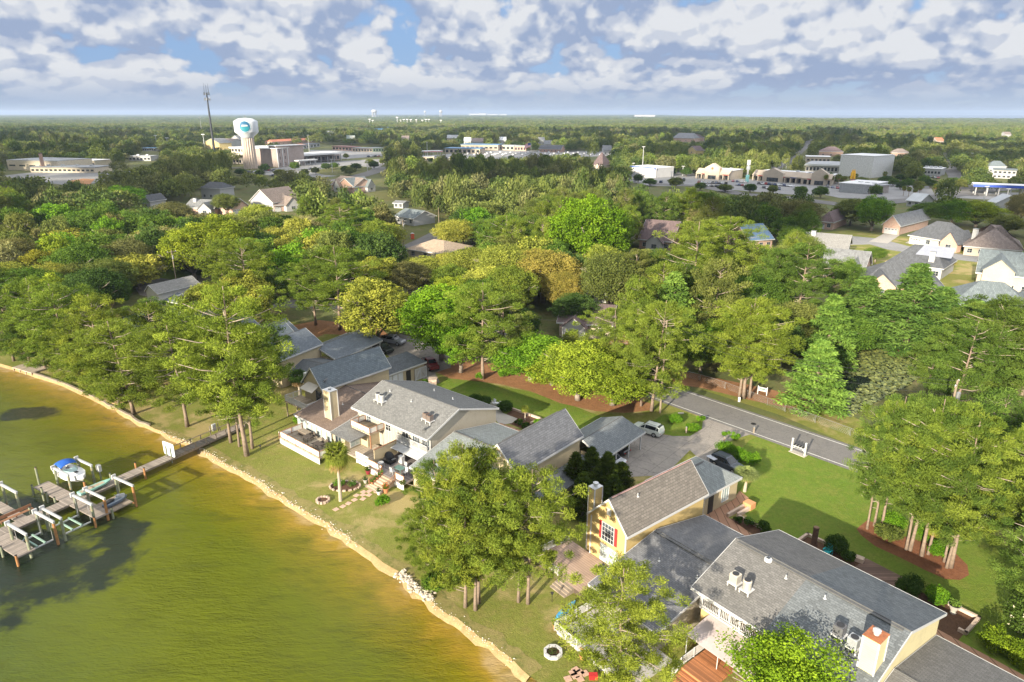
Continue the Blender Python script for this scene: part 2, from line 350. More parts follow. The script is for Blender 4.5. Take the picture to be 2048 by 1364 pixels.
# ------------------------------------------------------------------ foliage prototypes
def leaf_mesh(name, C, Rr, npc, length, width, mode, seed, tones=None):
    """C clump centres, Rr clump radii (x,y,z); quads spread through every clump."""
    g = np.random.default_rng(seed); n = len(C); tot = n * npc
    c = np.repeat(np.array(C, float), npc, 0); r = np.repeat(np.array(Rr, float), npc, 0)
    d = g.normal(size=(tot, 3)); d /= np.linalg.norm(d, axis=1)[:, None]
    rad = g.uniform(0, 1, tot) ** (.42)
    p = c + d * r * rad[:, None]
    if mode == 'needle':                                     # tufts: long thin blades pointing out and up
        dirv = d + g.normal(size=(tot, 3)) * .7; dirv[:, 2] += .55
    elif mode == 'feather':
        dirv = d * np.array([1, 1, .15]) + g.normal(size=(tot, 3)) * .45; dirv[:, 2] -= .15
    else: dirv = g.normal(size=(tot, 3)) + d * .6
    dirv /= np.linalg.norm(dirv, axis=1)[:, None]
    nrm = d + g.normal(size=(tot, 3)) * .6; nrm[:, 2] += .35
    s = np.cross(dirv, nrm); s /= (np.linalg.norm(s, axis=1)[:, None] + 1e-6)
    L = length * g.uniform(.65, 1.3, tot)[:, None]; Wd = width * g.uniform(.7, 1.25, tot)[:, None]
    v = np.stack([p - dirv * L * .5, p + s * Wd * .5 + dirv * L * .05, p + dirv * L * .5, p - s * Wd * .5 + dirv * L * .05], 1).reshape(-1, 3)
    me = bpy.data.meshes.new(name); me.vertices.add(tot * 4); me.vertices.foreach_set('co', v.ravel())
    me.loops.add(tot * 4); me.loops.foreach_set('vertex_index', np.arange(tot * 4)); me.polygons.add(tot)
    me.polygons.foreach_set('loop_start', np.arange(tot) * 4); me.polygons.foreach_set('loop_total', np.full(tot, 4))
    tn = np.repeat(g.uniform(.15, .85, n) if tones is None else tones, npc) + g.normal(size=tot) * .13
    a = me.attributes.new('tone', 'FLOAT', 'FACE'); a.data.foreach_set('value', np.clip(tn, 0, 1))
    me.update(); me.validate(); return me
BARK = plain('pine_bark', (.22, .165, .125), .95, .35, 2.5); BARKG = plain('grey_bark', (.26, .22, .18), .95, .3, 2.5)
DEADW = plain('pale_branch_wood', (.34, .28, .23), .9, .25, 3.)
LEAF = leafmat('leaf'); LEAFGN = leafmat('leaf_far', True)
def rs(seed): return random.Random(seed)
def pine(seed, H=18., Wd=11., low=.5, n=70, npc=230, L=.5, w=.13, trunkr=.3, cs=1.):
    r = rs(seed); tr = MB(); lean = (r.uniform(-.03, .03), r.uniform(-.03, .03)); ph = r.uniform(0, 6)
    def ax(t): return Vector((lean[0] * H * t + .25 * math.sin(3 * t + ph) * t, lean[1] * H * t + .25 * math.cos(2.5 * t + ph) * t, H * t))
    tr.tube([ax(i / 9) for i in range(10)], [trunkr * (1.25 if i == 0 else 1) * (1 - .82 * i / 9) for i in range(10)], 8)
    C, RR = [], []
    for i in range(n):
        t = low + (1 - low) * (i + r.random()) / n * .97
        q = (t - low) / (1 - low)
        # broad rounded top, ragged below
        env = math.sqrt(max(.03, 1 - abs(q - .42) ** 2 / .37)) if q > .42 else .66 + .34 * (q / .42)
        rad = Wd / 2 * env * r.uniform(.35, 1.02) * (1 if q < .9 else .6)
        a = i * 2.4 + r.uniform(-.7, .7)
        c0 = ax(t * .93); tip = ax(t) + Vector((math.cos(a) * rad, math.sin(a) * rad, rad * r.uniform(-.05, .28)))
        s = r.uniform(.65, 1.3) * Wd / 11 * cs
        C.append(tip); RR.append((1.2 * s, 1.2 * s, .85 * s))
        if rad > 1.8 and r.random() < .8:
            mid = c0.lerp(tip, .6) + Vector((r.uniform(-.5, .5), r.uniform(-.5, .5), r.uniform(-.3, .3)))
            C.append(mid); RR.append((1.0 * s, 1.0 * s, .75 * s))
        if r.random() < .38:
            m = c0.lerp(tip, .5) + Vector((0, 0, -.25 * r.random() - .1))
            tr.cur = 1; tr.tube([c0, m, c0.lerp(tip, .88)], [.09 * (1.3 - q), .055, .02], 5); tr.cur = 0
    for i in range(3):                                       # bare dead limbs under the crown
        t = low * r.uniform(.6, 1.1); a = r.uniform(0, 6.28); c0 = ax(t); q = r.uniform(.8, 1.8)
        tr.cur = 1; tr.tube([c0, c0 + Vector((math.cos(a) * q, math.sin(a) * q, r.uniform(-.2, .8)))], [.07, .02], 5); tr.cur = 0
    me = leaf_mesh('crown', C, RR, npc, L, w, 'needle', seed)
    return tr, me
def broad(seed, H=12., Wd=12., trunk=.3, n=60, npc=150, L=.42, w=.30, mode='leaf', flat=1.0, bark=0, rag=.25, base_r=.32):
    r = rs(seed); tr = MB(); hb = H * trunk
    tr.tube([(0, 0, 0), (.1, .05, hb * .6), (0, 0, hb)], [base_r * 1.35, base_r, base_r * .85], 8)
    for i in range(7):
        a = i * .9 + r.uniform(-.3, .3); q = Wd * .30 * r.uniform(.6, 1.1); z = H * r.uniform(.48, .70)
        m = Vector((math.cos(a) * q * .5, math.sin(a) * q * .5, hb + (z - hb) * .45)); e = Vector((math.cos(a) * q, math.sin(a) * q, z))
        tr.cur = 0; tr.tube([(0, 0, hb * .9), m, e], [base_r * .55, base_r * .35, .05], 6)
        for j in range(3):
            b = a + r.uniform(-1, 1); f = e + Vector((math.cos(b), math.sin(b), r.uniform(-.2, .4))) * Wd * .13
            tr.tube([m.lerp(e, .6), f], [.09, .03], 5)
    C, RR = [], []; cz = hb + (H - hb) * .47; rz = (H - hb) * .53
    for i in range(n):
        ga = i * 2.39996; ct = 1 - 1.75 * (i + .5) / n; st = math.sqrt(1 - min(1, ct * ct))
        k = r.uniform(1 - rag, 1.0) * .80
        lob = 1 + (.16 * math.sin(3 * ga + seed) + .12 * math.sin(5 * ga + seed * 2)) * st
        C.append((math.cos(ga) * st * Wd / 2 * k * lob, math.sin(ga) * st * Wd / 2 * k * lob, cz + ct * rz * k * flat))
        s = r.uniform(.55, 1.3) * Wd / 12; RR.append((1.25 * s, 1.25 * s, .95 * s))
    for i in range(n // 4):
        a = r.uniform(0, 6.28); q = r.uniform(0, .5) * Wd / 2; C.append((math.cos(a) * q, math.sin(a) * q, cz + r.uniform(-.4, .5) * rz)); RR.append((1.8, 1.8, 1.4))
    return tr, leaf_mesh('crown', C, RR, npc, L, w, mode, seed)
def conifer(seed, H=14., Wd=7.5, n=110, npc=110, L=.55, w=.16):
    r = rs(seed); tr = MB(); tr.tube([(0, 0, 0), (0, 0, H * .5), (0, 0, H)], [.34, .2, .03], 8)
    C, RR = [], []
    for i in range(n):
        t = .06 + .94 * (i + r.random()) / n; env = (1 - t) ** .62 * min(1, .55 + t * 3)
        a = i * 2.4 + r.uniform(-.3, .3); rad = Wd / 2 * env * r.uniform(.45, 1.05)
        c = (math.cos(a) * rad, math.sin(a) * rad, H * t - rad * .12); s = (.6 + .7 * env)
        C.append(c); RR.append((1.0 * s, 1.0 * s, .45 * s))
        if r.random() < .4: tr.tube([(0, 0, H * t * .98), c], [.05, .015], 4)
    return tr, leaf_mesh('crown', C, RR, npc, L, w, 'feather', seed)
def palm_proto(seed, H=9.):
    r = rs(seed); tr = MB(); hs = H * .72
    tr.tube([(0, 0, 0), (.08, 0, hs * .5), (0, 0, hs)], [.26, .2, .22], 10)
    cr = MB(); dead = MB()
    for i in range(64):
        a = i * 2.4; el = math.radians(75 - 150 * (i / 63) ** .85) ; m = dead if i > 48 else cr
        L = H * .21 * r.uniform(.85, 1.1); d = Vector((math.cos(a) * math.cos(el), math.sin(a) * math.cos(el), math.sin(el)))
        p0 = Vector((0, 0, hs + .1)); p1 = p0 + d * L * .5 + Vector((0, 0, .05)); side = d.cross(Vector((0, 0, 1))).normalized(); up = side.cross(d)
        m.add([p0 - side * .03, p0 + side * .03, p1 + side * .03, p1 - side * .03], [(0, 1, 2, 3)])
        for j in range(13):                                  # a fan of separate blades
            b = (j - 6) / 6 * 1.45; dd = (d * math.cos(b) + side * math.sin(b)).normalized(); LL = L * .72 * (1 - .25 * abs(j - 6) / 6)
            e = p1 + dd * LL + Vector((0, 0, -.35 * LL * r.uniform(.6, 1.3))); mm = p1 + dd * LL * .55 + up * .02
            s2 = dd.cross(up).normalized() * .075 * H / 9
            m.add([p1, mm + s2, e, mm - s2], [(0, 1, 2, 3)])
    return tr, cr, dead
PROTO = {}
def reg(key, trunkmb, crownme, cat, barks):
    tm = trunkmb.build('trunk', barks); tmesh = tm.data; bpy.data.objects.remove(tm)
    tmesh.polygons.foreach_set('use_smooth', [True] * len(tmesh.polygons))
    crownme.materials.clear(); crownme.materials.append(LEAF)
    z = max(v.co.z for v in crownme.vertices); co = np.empty(len(crownme.vertices) * 3); crownme.vertices.foreach_get('co', co); co = co.reshape(-1, 3)
    PROTO[key] = dict(t=tmesh, c=crownme, H=float(np.percentile(co[:, 2], 99.8)), W=float((np.percentile(co[:, 0], 99) - np.percentile(co[:, 0], 1) + np.percentile(co[:, 1], 99) - np.percentile(co[:, 1], 1)) / 2), cat=cat)
for i in range(3): reg('pineA%d' % i, *pine(11 + i, 18, 11, .28, 100, 210, .34, .065, .20, cs=.66), 'pine tree', [BARK, DEADW])
for i in range(2): reg('pineB%d' % i, *pine(31 + i, 18, 11, .16, 120, 215, .34, .065, .20, cs=.66), 'pine tree', [BARK, DEADW])
for i in range(2): reg('pineC%d' % i, *pine(41 + i, 17, 11, .32, 80, 110, .5, .13, .2, cs=.9), 'pine tree', [BARK, DEADW])
for i in range(2): reg('oakA%d' % i, *broad(51 + i, 13, 13, .22, 170, 170, .27, .17, rag=.4), 'oak tree', [BARKG])
for i in range(3): reg('oakC%d' % i, *broad(61 + i, 12, 13, .12, 85, 120, .46, .30, flat=1., rag=.35), 'oak tree', [BARKG])
for i in range(2): reg('gumA%d' % i, *broad(71 + i, 14, 11, .12, 170, 175, .27, .18, rag=.5), 'broadleaf tree', [BARKG])
reg('ragged', *broad(77, 14, 12, .16, 120, 190, .24, .17, rag=.75, base_r=.2), 'broadleaf tree', [BARKG])
for i in range(2): reg('magA%d' % i, *broad(81 + i, 13, 11, .08, 100, 210, .33, .2, rag=.4), 'magnolia tree', [BARKG])
for i in range(2): reg('cypA%d' % i, *conifer(91 + i), 'cypress tree', [BARK])
# ================================================================== THE SETTING
LEFTX = [(-100, 125.), (-125, 140), (-170, 163), (-240, 190), (-420, 250), (-900, 380), (-2500, 500)]
SHPX = [(0, 727), (60, 745), (130, 768), (200, 800), (240, 822), (268, 838), (300, 852), (345, 872), (400, 893), (450, 925), (520, 961), (580, 1002), (660, 1046), (720, 1090), (790, 1138), (830, 1172), (870, 1208), (930, 1248), (1000, 1300), (1060, 1352)]
SHORE = [tuple(at(u, v)[:2]) for u, v in SHPX]
rr = rs(5); fine = []
for (a, b) in zip(SHORE[:-1], SHORE[1:]):
    for k in range(4):
        t = k / 4; j = .22 if (k and len(fine) > 12) else 0
        fine.append((a[0] + (b[0] - a[0]) * t + rr.uniform(-j, j), a[1] + (b[1] - a[1]) * t + rr.uniform(-j, j)))
fine.append(SHORE[-1]); SHF = fine
tail = [(6, 42), (14, 36), (30, 26), (60, 8), (120, -40), (300, -200)]
shore_all = list(reversed(LEFTX[1:])) + SHF + tail
FARY = 17500
def far_edge():
    pts = [(300, -400), (FARY, -400), (FARY, 5200)]
    for (u, v) in [(2048, 240.5), (1900, 239.5), (1700, 238.5), (1560, 236.5), (1420, 234), (1330, 231)]:
        p = at(u, v); pts.append((p.x, min(p.y, FARY)))
    pts += [(2600, FARY), (-FARY, FARY), (-FARY, 500)]
    return pts
land = shore_all + far_edge()
MB().poly([(p[0], p[1], 0) for p in land][::-1]).sheet('ground', FLOOR, FW, kind='structure')
# banks: the slope from the lawn edge down under the water, sandy where the beach is
mb = MB()
def offs(i, P, d):
    a = Vector(P[max(i - 1, 0)]); b = Vector(P[min(i + 1, len(P) - 1)]); t = (b - a).normalized(); n = Vector((t.y, -t.x)); return Vector(P[i]) + n * -d * -1
ring0 = [(p[0], p[1], 0.) for p in SHF]; out = []
bwn = [.75 + .5 * mnoise.noise(Vector((i * .37, 1, 1))) + .35 * mnoise.noise(Vector((i * 1.3, 5, 1))) for i in range(200)]
bw = lambda i: bwn[i] * (.42 if i < 24 else (.9 if i > 32 else .42 + .48 * (i - 24) / 8))
r1 = [tuple(offs(i, SHF, bw(i) * .55)) + (-.22,) for i in range(len(SHF))]
r2 = [tuple(offs(i, SHF, bw(i) * 1.5)) + (-.75,) for i in range(len(SHF))]
nS = len(SHF); mb.v = ring0 + r1 + r2
for q in (0, 1):
    for i in range(nS - 1): mb.f.append((q * nS + i, (q + 1) * nS + i, (q + 1) * nS + i + 1, q * nS + i + 1))
mb.mi = [0] * len(mb.f); beach = mb.sheet('beach', SAND, FW, kind='structure')
# lake: body colour follows the distance from the beach (amber over sand, olive, then green) with beds of dark seagrass
def lake():
    m, t, p, o = newmat('lake_water'); a1 = t.n('ShaderNodeAttribute'); a1.attribute_name = 'shoredist'; a2 = t.n('ShaderNodeAttribute'); a2.attribute_name = 'weed'
    v = posw(t); dist = a1.outputs['Fac']
    dist = t.m('ADD', dist, t.m('MULTIPLY', t.m('SUBTRACT', t.noise(v, .18, 4, .6), .5), 7.))
    k = t.mix(t.ramp(dist, .1, 1.6), (.38, .27, .12), (.29, .19, .022))
    k = t.mix(t.ramp(dist, .8, 4.5), k, (.155, .135, .006)); k = t.mix(t.ramp(dist, 3, 10), k, (.092, .110, .004)); k = t.mix(t.ramp(dist, 18, 46), k, (.045, .078, .018))
    st = t.noise(t.mapv(v, (.35, 1.2, 1), (0, 0, R(25))), .5, 5, .65, .4)
    k = t.mix(t.ramp(st, .45, .75, 0, .6), k, (.060, .072, .004))
    wn = t.m('ADD', a2.outputs['Fac'], t.m('MULTIPLY', t.m('SUBTRACT', t.noise(v, .45, 5, .65), .5), .9))
    k = t.mix(t.ramp(wn, .32, .62, 0, .93), k, (.010, .018, .014))
    t.l(k, p.inputs['Base Color']); p.inputs['Roughness'].default_value = .10; p.inputs['IOR'].default_value = 1.33; p.inputs['Specular IOR Level'].default_value = .34
    h = t.noise(t.mapv(v, (.8, 2.4, 1), (0, 0, R(-28))), 1.15, 4, .6, .3); h2 = t.noise(t.mapv(v, (1.2, 4., 1), (0, 0, R(-10))), 2.6, 3, .6, .2)
    hh = t.m('ADD', h, t.m('MULTIPLY', h2, .45)); wp_ = t.ramp(t.noise(v, .055, 3, .6), .42, .62)
    t.l(t.m('ADD', .07, t.m('MULTIPLY', wp_, .16)), p.inputs['Roughness']); h3 = t.noise(t.mapv(v, (.3, .9, 1), (0, 0, R(-28))), .6, 3, .6)
    bump(t, p, t.m('MULTIPLY', t.m('ADD', hh, t.m('MULTIPLY', h3, .8)), t.m('ADD', .45, t.m('MULTIPLY', wp_, .55))), .85, .22)
    near = [(x, y) for x, y in SHF + tail[:3]]
    A = np.array(LEFTX[::-1][:-1] + near, float)
    xs = np.arange(-150, 32, 1.6); ys = np.arange(20, 172, 1.6); X, Y = np.meshgrid(xs, ys); Pn = np.stack([X.ravel(), Y.ravel()], 1)
    D = np.full(len(Pn), 1e9)
    for i in range(len(A) - 1):
        a, b = A[i], A[i + 1]; ab = b - a; tt = np.clip(((Pn - a) @ ab) / (ab @ ab), 0, 1); D = np.minimum(D, np.linalg.norm(Pn - (a + tt[:, None] * ab), axis=1))
    Wd = np.zeros(len(Pn))
    for (u, v_, rx, ry, s) in [(60, 826, 4.4, 2.2, 1.1), (30, 835, 3, 1.6, .8), (100, 808, 2.5, 1., .5), (245, 1070, 2.4, 3.2, 1.0), (190, 1040, 5, 2, .8), (235, 1110, 2.5, 2.2, .85), (180, 1150, 4, 1.6, .75), (120, 1180, 5, 1.8, .7), (40, 1130, 8, 4., .9), (20, 1190, 5, 2.5, .7), (60, 1010, 6, 3, .75), (10, 1240, 4, 2, .6),
                              (220, 835, 3, 1.2, .45), (350, 970, 3, 2, .35), (215, 880, 4, 1, .3), (340, 1330, 2, 1, .35), (560, 1170, 1.2, 1.6, .25), (0, 1020, 7, 4, .7), (260, 1140, 1.2, 3, .5), (30, 1085, 9, 3, .8), (100, 1110, 6, 3, .75)]:
        c = at(u, v_, -.45); q = ((Pn[:, 0] - c.x) / rx) ** 2 + ((Pn[:, 1] - c.y) / ry) ** 2; Wd = np.maximum(Wd, s * np.exp(-q * .7))
    nx, ny = len(xs), len(ys); idx = np.arange(nx * ny).reshape(ny, nx)
    fs = np.stack([idx[:-1, :-1], idx[:-1, 1:], idx[1:, 1:], idx[1:, :-1]], -1).reshape(-1, 4)
    vs = np.c_[Pn, np.full(len(Pn), -.45)]; me = bpy.data.meshes.new('lake')
    big = [(-2500, -600, -.46), (500, -600, -.46), (500, 20, -.46), (-2500, 20, -.46), (-2500, 171, -.46), (-150, 20, -.46), (-150, 171, -.46), (-2500, 600, -.46), (-150, 600, -.46), (32, 20, -.46), (500, 171, -.46), (32, 171, -.46)]
    n = len(vs); allv = vs.tolist() + big; F_ = fs.tolist() + [(n, n + 1, n + 2, n + 9, n + 5, n + 3), (n + 3, n + 5, n + 6, n + 4), (n + 4, n + 6, n + 8, n + 7)]
    me.from_pydata(allv, [], F_); me.materials.append(m)
    a = me.attributes.new('shoredist', 'FLOAT', 'POINT'); a.data.foreach_set('value', np.r_[D, np.full(len(big), 60.)])
    a = me.attributes.new('weed', 'FLOAT', 'POINT'); a.data.foreach_set('value', np.r_[Wd, np.zeros(len(big))])
    o = bpy.data.objects.new('lake', me); link(o); tag(o, kind='structure')
lake()
seaw = plain('sea_water', (.05, .09, .13), .25, .15, .002, world=True)
MB().poly([(1000, 4000, -.5), (FARY, 4000, -.5), (FARY, FARY, -.5), (1000, FARY, -.5)]).sheet('sea', seaw, FW, kind='structure')
def area(name, pxs, mat, z, kind='structure'):
    pts = [at(u, v, z) for u, v in pxs]; a = sum(pts[i].x * pts[(i + 1) % len(pts)].y - pts[(i + 1) % len(pts)].x * pts[i].y for i in range(len(pts)))
    return MB().poly([tuple(p) for p in (pts if a > 0 else pts[::-1])]).sheet(name, mat, FW, kind=kind)
VERGE = ground_mat('dry_verge', [(.23, .20, .07), (.28, .23, .09), (.18, .18, .045), (.30, .25, .11)], (.3, 1.2, 7.), .95, .05, ((.14, .15, .04), .8, .5, .8))
vb = MB(); vi = [offs(i, SHF, -(1.3 + 1.1 * mnoise.noise(Vector((i * .45, 9, 1))) + .8 * mnoise.noise(Vector((i * 1.7, 4, 1))))) for i in range(nS)]; vo_ = [offs(i, SHF, .06) for i in range(nS)]
for i in range(24, nS - 1): vb.add([tuple(vo_[i]) + (.016,), tuple(vi[i]) + (.016,), tuple(vi[i + 1]) + (.016,), tuple(vo_[i + 1]) + (.016,)], [(3, 2, 1, 0)])
vb.sheet('sandy_verge', VERGE, FW, kind='structure')
# lawns
lawnpts = [(x, y, .006) for x, y in SHF] + [(6, 42, .006), (14, 36, .006), (40, 20, .006), (75, 25, .006), (86, 40, .006)]
lawnpts += [tuple(at(u, v, .006)) for u, v in [(1740, 948), (1430, 825), (1240, 770), (1000, 735), (880, 700), (760, 672), (560, 640), (330, 605), (160, 640), (0, 680)]]
MB().poly(lawnpts[::-1]).sheet('lawn', GRASS, FW, kind='structure')
area('lawn', [(1500, 880), (1530, 868), (1740, 952), (1900, 1040), (2048, 1090), (2200, 1300), (2100, 1420), (1880, 1290), (1560, 1090), (1470, 1010), (1440, 940)], RICHGRASS, .011)
area('lawn', [(870, 770), (905, 752), (1090, 790), (1200, 832), (1235, 838), (1270, 872), (1180, 880), (1060, 845), (940, 800)], RICHGRASS, .011)
area('pine_straw_bed', [(868, 742), (905, 715), (1000, 728), (1120, 750), (1230, 790), (1300, 806), (1306, 820), (1250, 826), (1190, 822), (1120, 806), (1060, 782), (1000, 768), (950, 762), (900, 757)], STRAW, .016)
area('pine_straw_bed', [(560, 655), (640, 640), (760, 655), (800, 690), (740, 672), (650, 668), (600, 690)], STRAW, .016)
area('pine_straw_bed', [(1320, 735), (1380, 745), (1500, 770), (1640, 800), (1560, 800), (1640, 830), (1500, 800), (1400, 775), (1345, 768)], STRAW, .016)
area('roadside_grass', [(1400, 778), (1560, 800), (1700, 830), (1800, 880), (1800, 930), (1700, 890), (1560, 830)], GRASS, .012)
# curved mulch bed under the right-hand pines
mbp = [(1722, 1050), (1735, 1040), (1760, 1050), (1800, 1070), (1850, 1085), (1905, 1100), (1935, 1130), (1938, 1150), (1920, 1160), (1890, 1158), (1850, 1140), (1800, 1115), (1750, 1092), (1722, 1070), (1713, 1058)]
area('mulch_bed', mbp, MULCHR, .018)
area('mulch_bed', [(1210, 660), (1290, 640), (1290, 700), (1180, 700)], STRAW, .01)
# the road along the houses
def ribbon(name, pts, w, mat, z, kind='structure', label=None, cat=None):
    mb = MB(); P = [Vector(p) for p in pts]; L = []; Rr_ = []
    for i, p in enumerate(P):
        d = (P[min(i + 1, len(P) - 1)] - P[max(i - 1, 0)]).normalized(); n = Vector((-d.y, d.x)); L.append(p + n * w / 2); Rr_.append(p - n * w / 2)
    for i in range(len(P) - 1): mb.add([(L[i].x, L[i].y, z), (Rr_[i].x, Rr_[i].y, z), (Rr_[i + 1].x, Rr_[i + 1].y, z), (L[i + 1].x, L[i + 1].y, z)], [(0, 1, 2, 3)])
    return mb.sheet(name, mat, FW, kind=kind)
e1 = at(1310, 795).xy; e2 = at(1725, 943).xy; g1 = at(1356, 776).xy; g2 = at(1650, 880).xy
rd = (e2 - e1).normalized(); nn = Vector((-rd.y, rd.x)); wd = abs((g1 - e1).dot(nn)) ; wd2 = abs((g2 - e1).dot(nn)); RW = (wd + wd2) / 2 + 1.6
mid0 = e1 + nn * (RW / 2 - .9)
roadc = [mid0 + rd * s for s in (75, 60, 45, 30, 15, 0, -15)] + [mid0 - rd * 32 + Vector((-1, 1)) * .6, mid0 - rd * 50 + Vector((-4, 1)), mid0 - rd * 75 + Vector((-12, 1)), Vector((-60, 168)), Vector((-85, 183)), Vector((-112, 196)), Vector((-160, 220)), Vector((-230, 250))]
ribbon('road', roadc, RW, ASPH, .03)
line = plain('road_line_paint', (.62, .61, .58), .8, .2, 3., world=True)
lm = MB()
for sgn in (1, -1):
    q = []
    for i, p in enumerate(roadc[:9]):
        d = (Vector(roadc[min(i + 1, 8)]) - Vector(roadc[max(i - 1, 0)])).normalized(); n = Vector((-d.y, d.x)); q.append((p + n * sgn * (RW / 2 - .72), n))
    for (a, n), (b, n2) in zip(q[:-1], q[1:]):
        lm.add([tuple(a + n * .07) + (.036,), tuple(a - n * .07) + (.036,), tuple(b - n2 * .07) + (.036,), tuple(b + n2 * .07) + (.036,)], [(0, 1, 2, 3)])
lm.sheet('road_lines', line, FW, kind='structure')
ribbon('road', [at(780, 515).xy, at(815, 498).xy, at(850, 482).xy, at(880, 466).xy, at(960, 452).xy], 8.5, ASPH, .03)
ribbon('side_street', [at(640, 570).xy, at(780, 515).xy], 7, ASPH, .026)
area('yard_grass', [(790, 445), (880, 440), (900, 470), (860, 475), (800, 490)], FAIRWAY, .01)
area('driveway', [(815, 512), (850, 498), (880, 505), (860, 520)], DRIVE, .034)
# driveways and parking courts
area('driveway', [(1255, 900), (1262, 868), (1290, 862), (1345, 872), (1390, 852), (1408, 835), (1425, 828), (1500, 850), (1520, 862), (1490, 872), (1440, 888), (1440, 915), (1470, 925), (1480, 945), (1440, 960), (1380, 900), (1330, 950), (1235, 955), (1195, 925)], DRIVE, .022)
area('driveway', [(755, 690), (765, 672), (800, 668), (850, 680), (900, 712), (902, 735), (870, 745), (850, 760), (800, 735)], DRIVE, .022)
area('driveway', [(870, 745), (880, 765), (862, 768), (850, 756)], DRIVE, .026)
area('driveway', [(270, 575), (330, 560), (440, 545), (450, 585), (400, 620), (330, 600), (280, 590)], DRIVE, .022)
area('pine_straw_bed', [(350, 575), (440, 562), (448, 572), (360, 590)], STRAW, .03)
area('yard_grass', [(270, 545), (350, 535), (400, 540), (360, 560), (280, 565)], RICHGRASS, .026)
# pond with water lilies beyond the road
pondw = plain('pond_water', (.012, .018, .014), .06, .3, .3, world=True)
pp = [(1672, 735), (1700, 700), (1760, 695), (1830, 712), (1850, 740), (1820, 770), (1760, 800), (1700, 835), (1670, 800), (1640, 760)]
area('pond', pp, pondw, .012)
def lilies():
    m, t, p, o = newmat('lily_leaf'); a = t.n('ShaderNodeAttribute'); a.attribute_name = 'tone'
    t.l(t.mix(a.outputs['Fac'], (.06, .085, .03), (.20, .22, .06)), p.inputs['Base Color']); p.inputs['Roughness'].default_value = .5
    g = rs(3); P = [at(u, v) for u, v in pp]; vs = []; fs = []; tn = []
    def inside(x, y):
        c = False
        for i in range(len(P)):
            a, b = P[i], P[i - 1]
            if (a.y > y) != (b.y > y) and x < (b.x - a.x) * (y - a.y) / (b.y - a.y) + a.x: c = not c
        return c
    xs = [q.x for q in P]; ys = [q.y for q in P]; n = 0
    while n < 5200:
        x, y = g.uniform(min(xs), max(xs)), g.uniform(min(ys), max(ys))
        if not inside(x, y): continue
        u, v, _ = px((x, y, 0))
        if mnoise.noise(Vector((x * .18, y * .18, 2))) > .12 and u < 1740: n += 1; continue
        r = g.uniform(.14, .34); z = .03 + g.uniform(0, .16); ax = g.uniform(-.4, .4); ay = g.uniform(-.4, .4); k = len(vs)
        for j in range(6): an = j * 1.05; dx, dy = r * math.cos(an), r * math.sin(an); vs.append((x + dx, y + dy, z + dx * ax + dy * ay))
        fs.append(tuple(range(k, k + 6))); tn.append(g.random()); n += 1
    me = bpy.data.meshes.new('water_lilies'); me.from_pydata(vs, [], fs); me.materials.append(m)
    a = me.attributes.new('tone', 'FLOAT', 'FACE'); a.data.foreach_set('value', tn)
    o = bpy.data.objects.new('water_lilies', me); link(o); tag(o, 'mass of green and bronze lily leaves covering the dark pond', 'water lilies', kind='stuff')
lilies()
area('pond_bank', [(1690, 690), (1760, 672), (1850, 690), (1860, 715), (1830, 712), (1760, 695), (1700, 700)], STRAW, .008)
# town ground: car parks, streets and open grass
area('car_park', [(480, 345), (560, 335), (620, 325), (760, 318), (770, 328), (740, 345), (640, 355), (560, 352)], LOT, .08)
area('open_grass', [(615, 342), (700, 330), (745, 335), (738, 345), (690, 352), (650, 350)], FAIRWAY, .14)
ribbon('street', [at(650, 362).xy, at(700, 358).xy, at(745, 345).xy, at(775, 334).xy], 14, ASPH, .2)
area('car_park', [(620, 300), (760, 300), (765, 312), (690, 318), (620, 308)], LOT, .08)
area('car_park', [(840, 312), (1000, 300), (1220, 302), (1225, 312), (1000, 318), (860, 322)], LOT, .08)
area('car_park', [(1255, 350), (1380, 342), (1400, 355), (1400, 372), (1300, 372), (1255, 362)], LOT, .08)
area('car_park', [(1385, 355), (1500, 358), (1640, 366), (1660, 378), (1620, 392), (1440, 378), (1385, 368)], LOT, .1)
area('car_park', [(1640, 368), (1700, 362), (1860, 372), (1870, 390), (1800, 400), (1680, 396), (1630, 385)], LOT, .15)
area('car_park', [(1920, 385), (2060, 385), (2070, 402), (1940, 402), (1890, 396)], LOT, .1)
area('open_grass', [(1790, 366), (1900, 368), (1880, 385), (1840, 392), (1790, 400), (1800, 385)], FAIRWAY, .14)
area('open_grass', [(1900, 395), (1990, 400), (1960, 412), (1830, 420), (1850, 405)], FAIRWAY, .14)
ribbon('street', [at(1700, 412).xy, at(1800, 402).xy, at(1860, 398).xy, at(1935, 385).xy, at(2080, 372).xy], 13, ASPH, .2)
ribbon('street', [at(1932, 392).xy, at(1915, 352).xy, at(1897, 328).xy, at(1880, 306).xy, at(1872, 292).xy], 13, ASPH, .26)
ribbon('street', [at(1300, 368).xy, at(1400, 372).xy, at(1480, 388).xy, at(1580, 396).xy, at(1700, 412).xy], 12, ASPH, .2)
ribbon('street', [at(1535, 342).xy, at(1570, 325).xy, at(1592, 308).xy, at(1610, 292).xy, at(1622, 275).xy], 12, ASPH, .2)
area('school_yard', [(0, 352), (60, 345), (160, 340), (220, 345), (230, 360), (150, 372), (60, 362)], LOT, .08)
clay = ground_mat('infield_clay', [(.42, .20, .09), (.46, .24, .11), (.36, .17, .08), (.5, .28, .14)], (.02, .2, 2.))
area('ball_field', [(135, 362), (165, 357), (190, 358), (180, 368), (150, 371)], clay, .16)
area('residential_lot', [(1590, 470), (1700, 460), (1760, 470), (1900, 480), (2100, 500), (2150, 640), (1900, 620), (1700, 600), (1580, 540)], GRASS, .02)
ribbon('cul_de_sac', [at(1690, 476).xy, at(1740, 480).xy, at(1800, 497).xy, at(1900, 512).xy, at(2060, 530).xy], 12, LOT, .05)
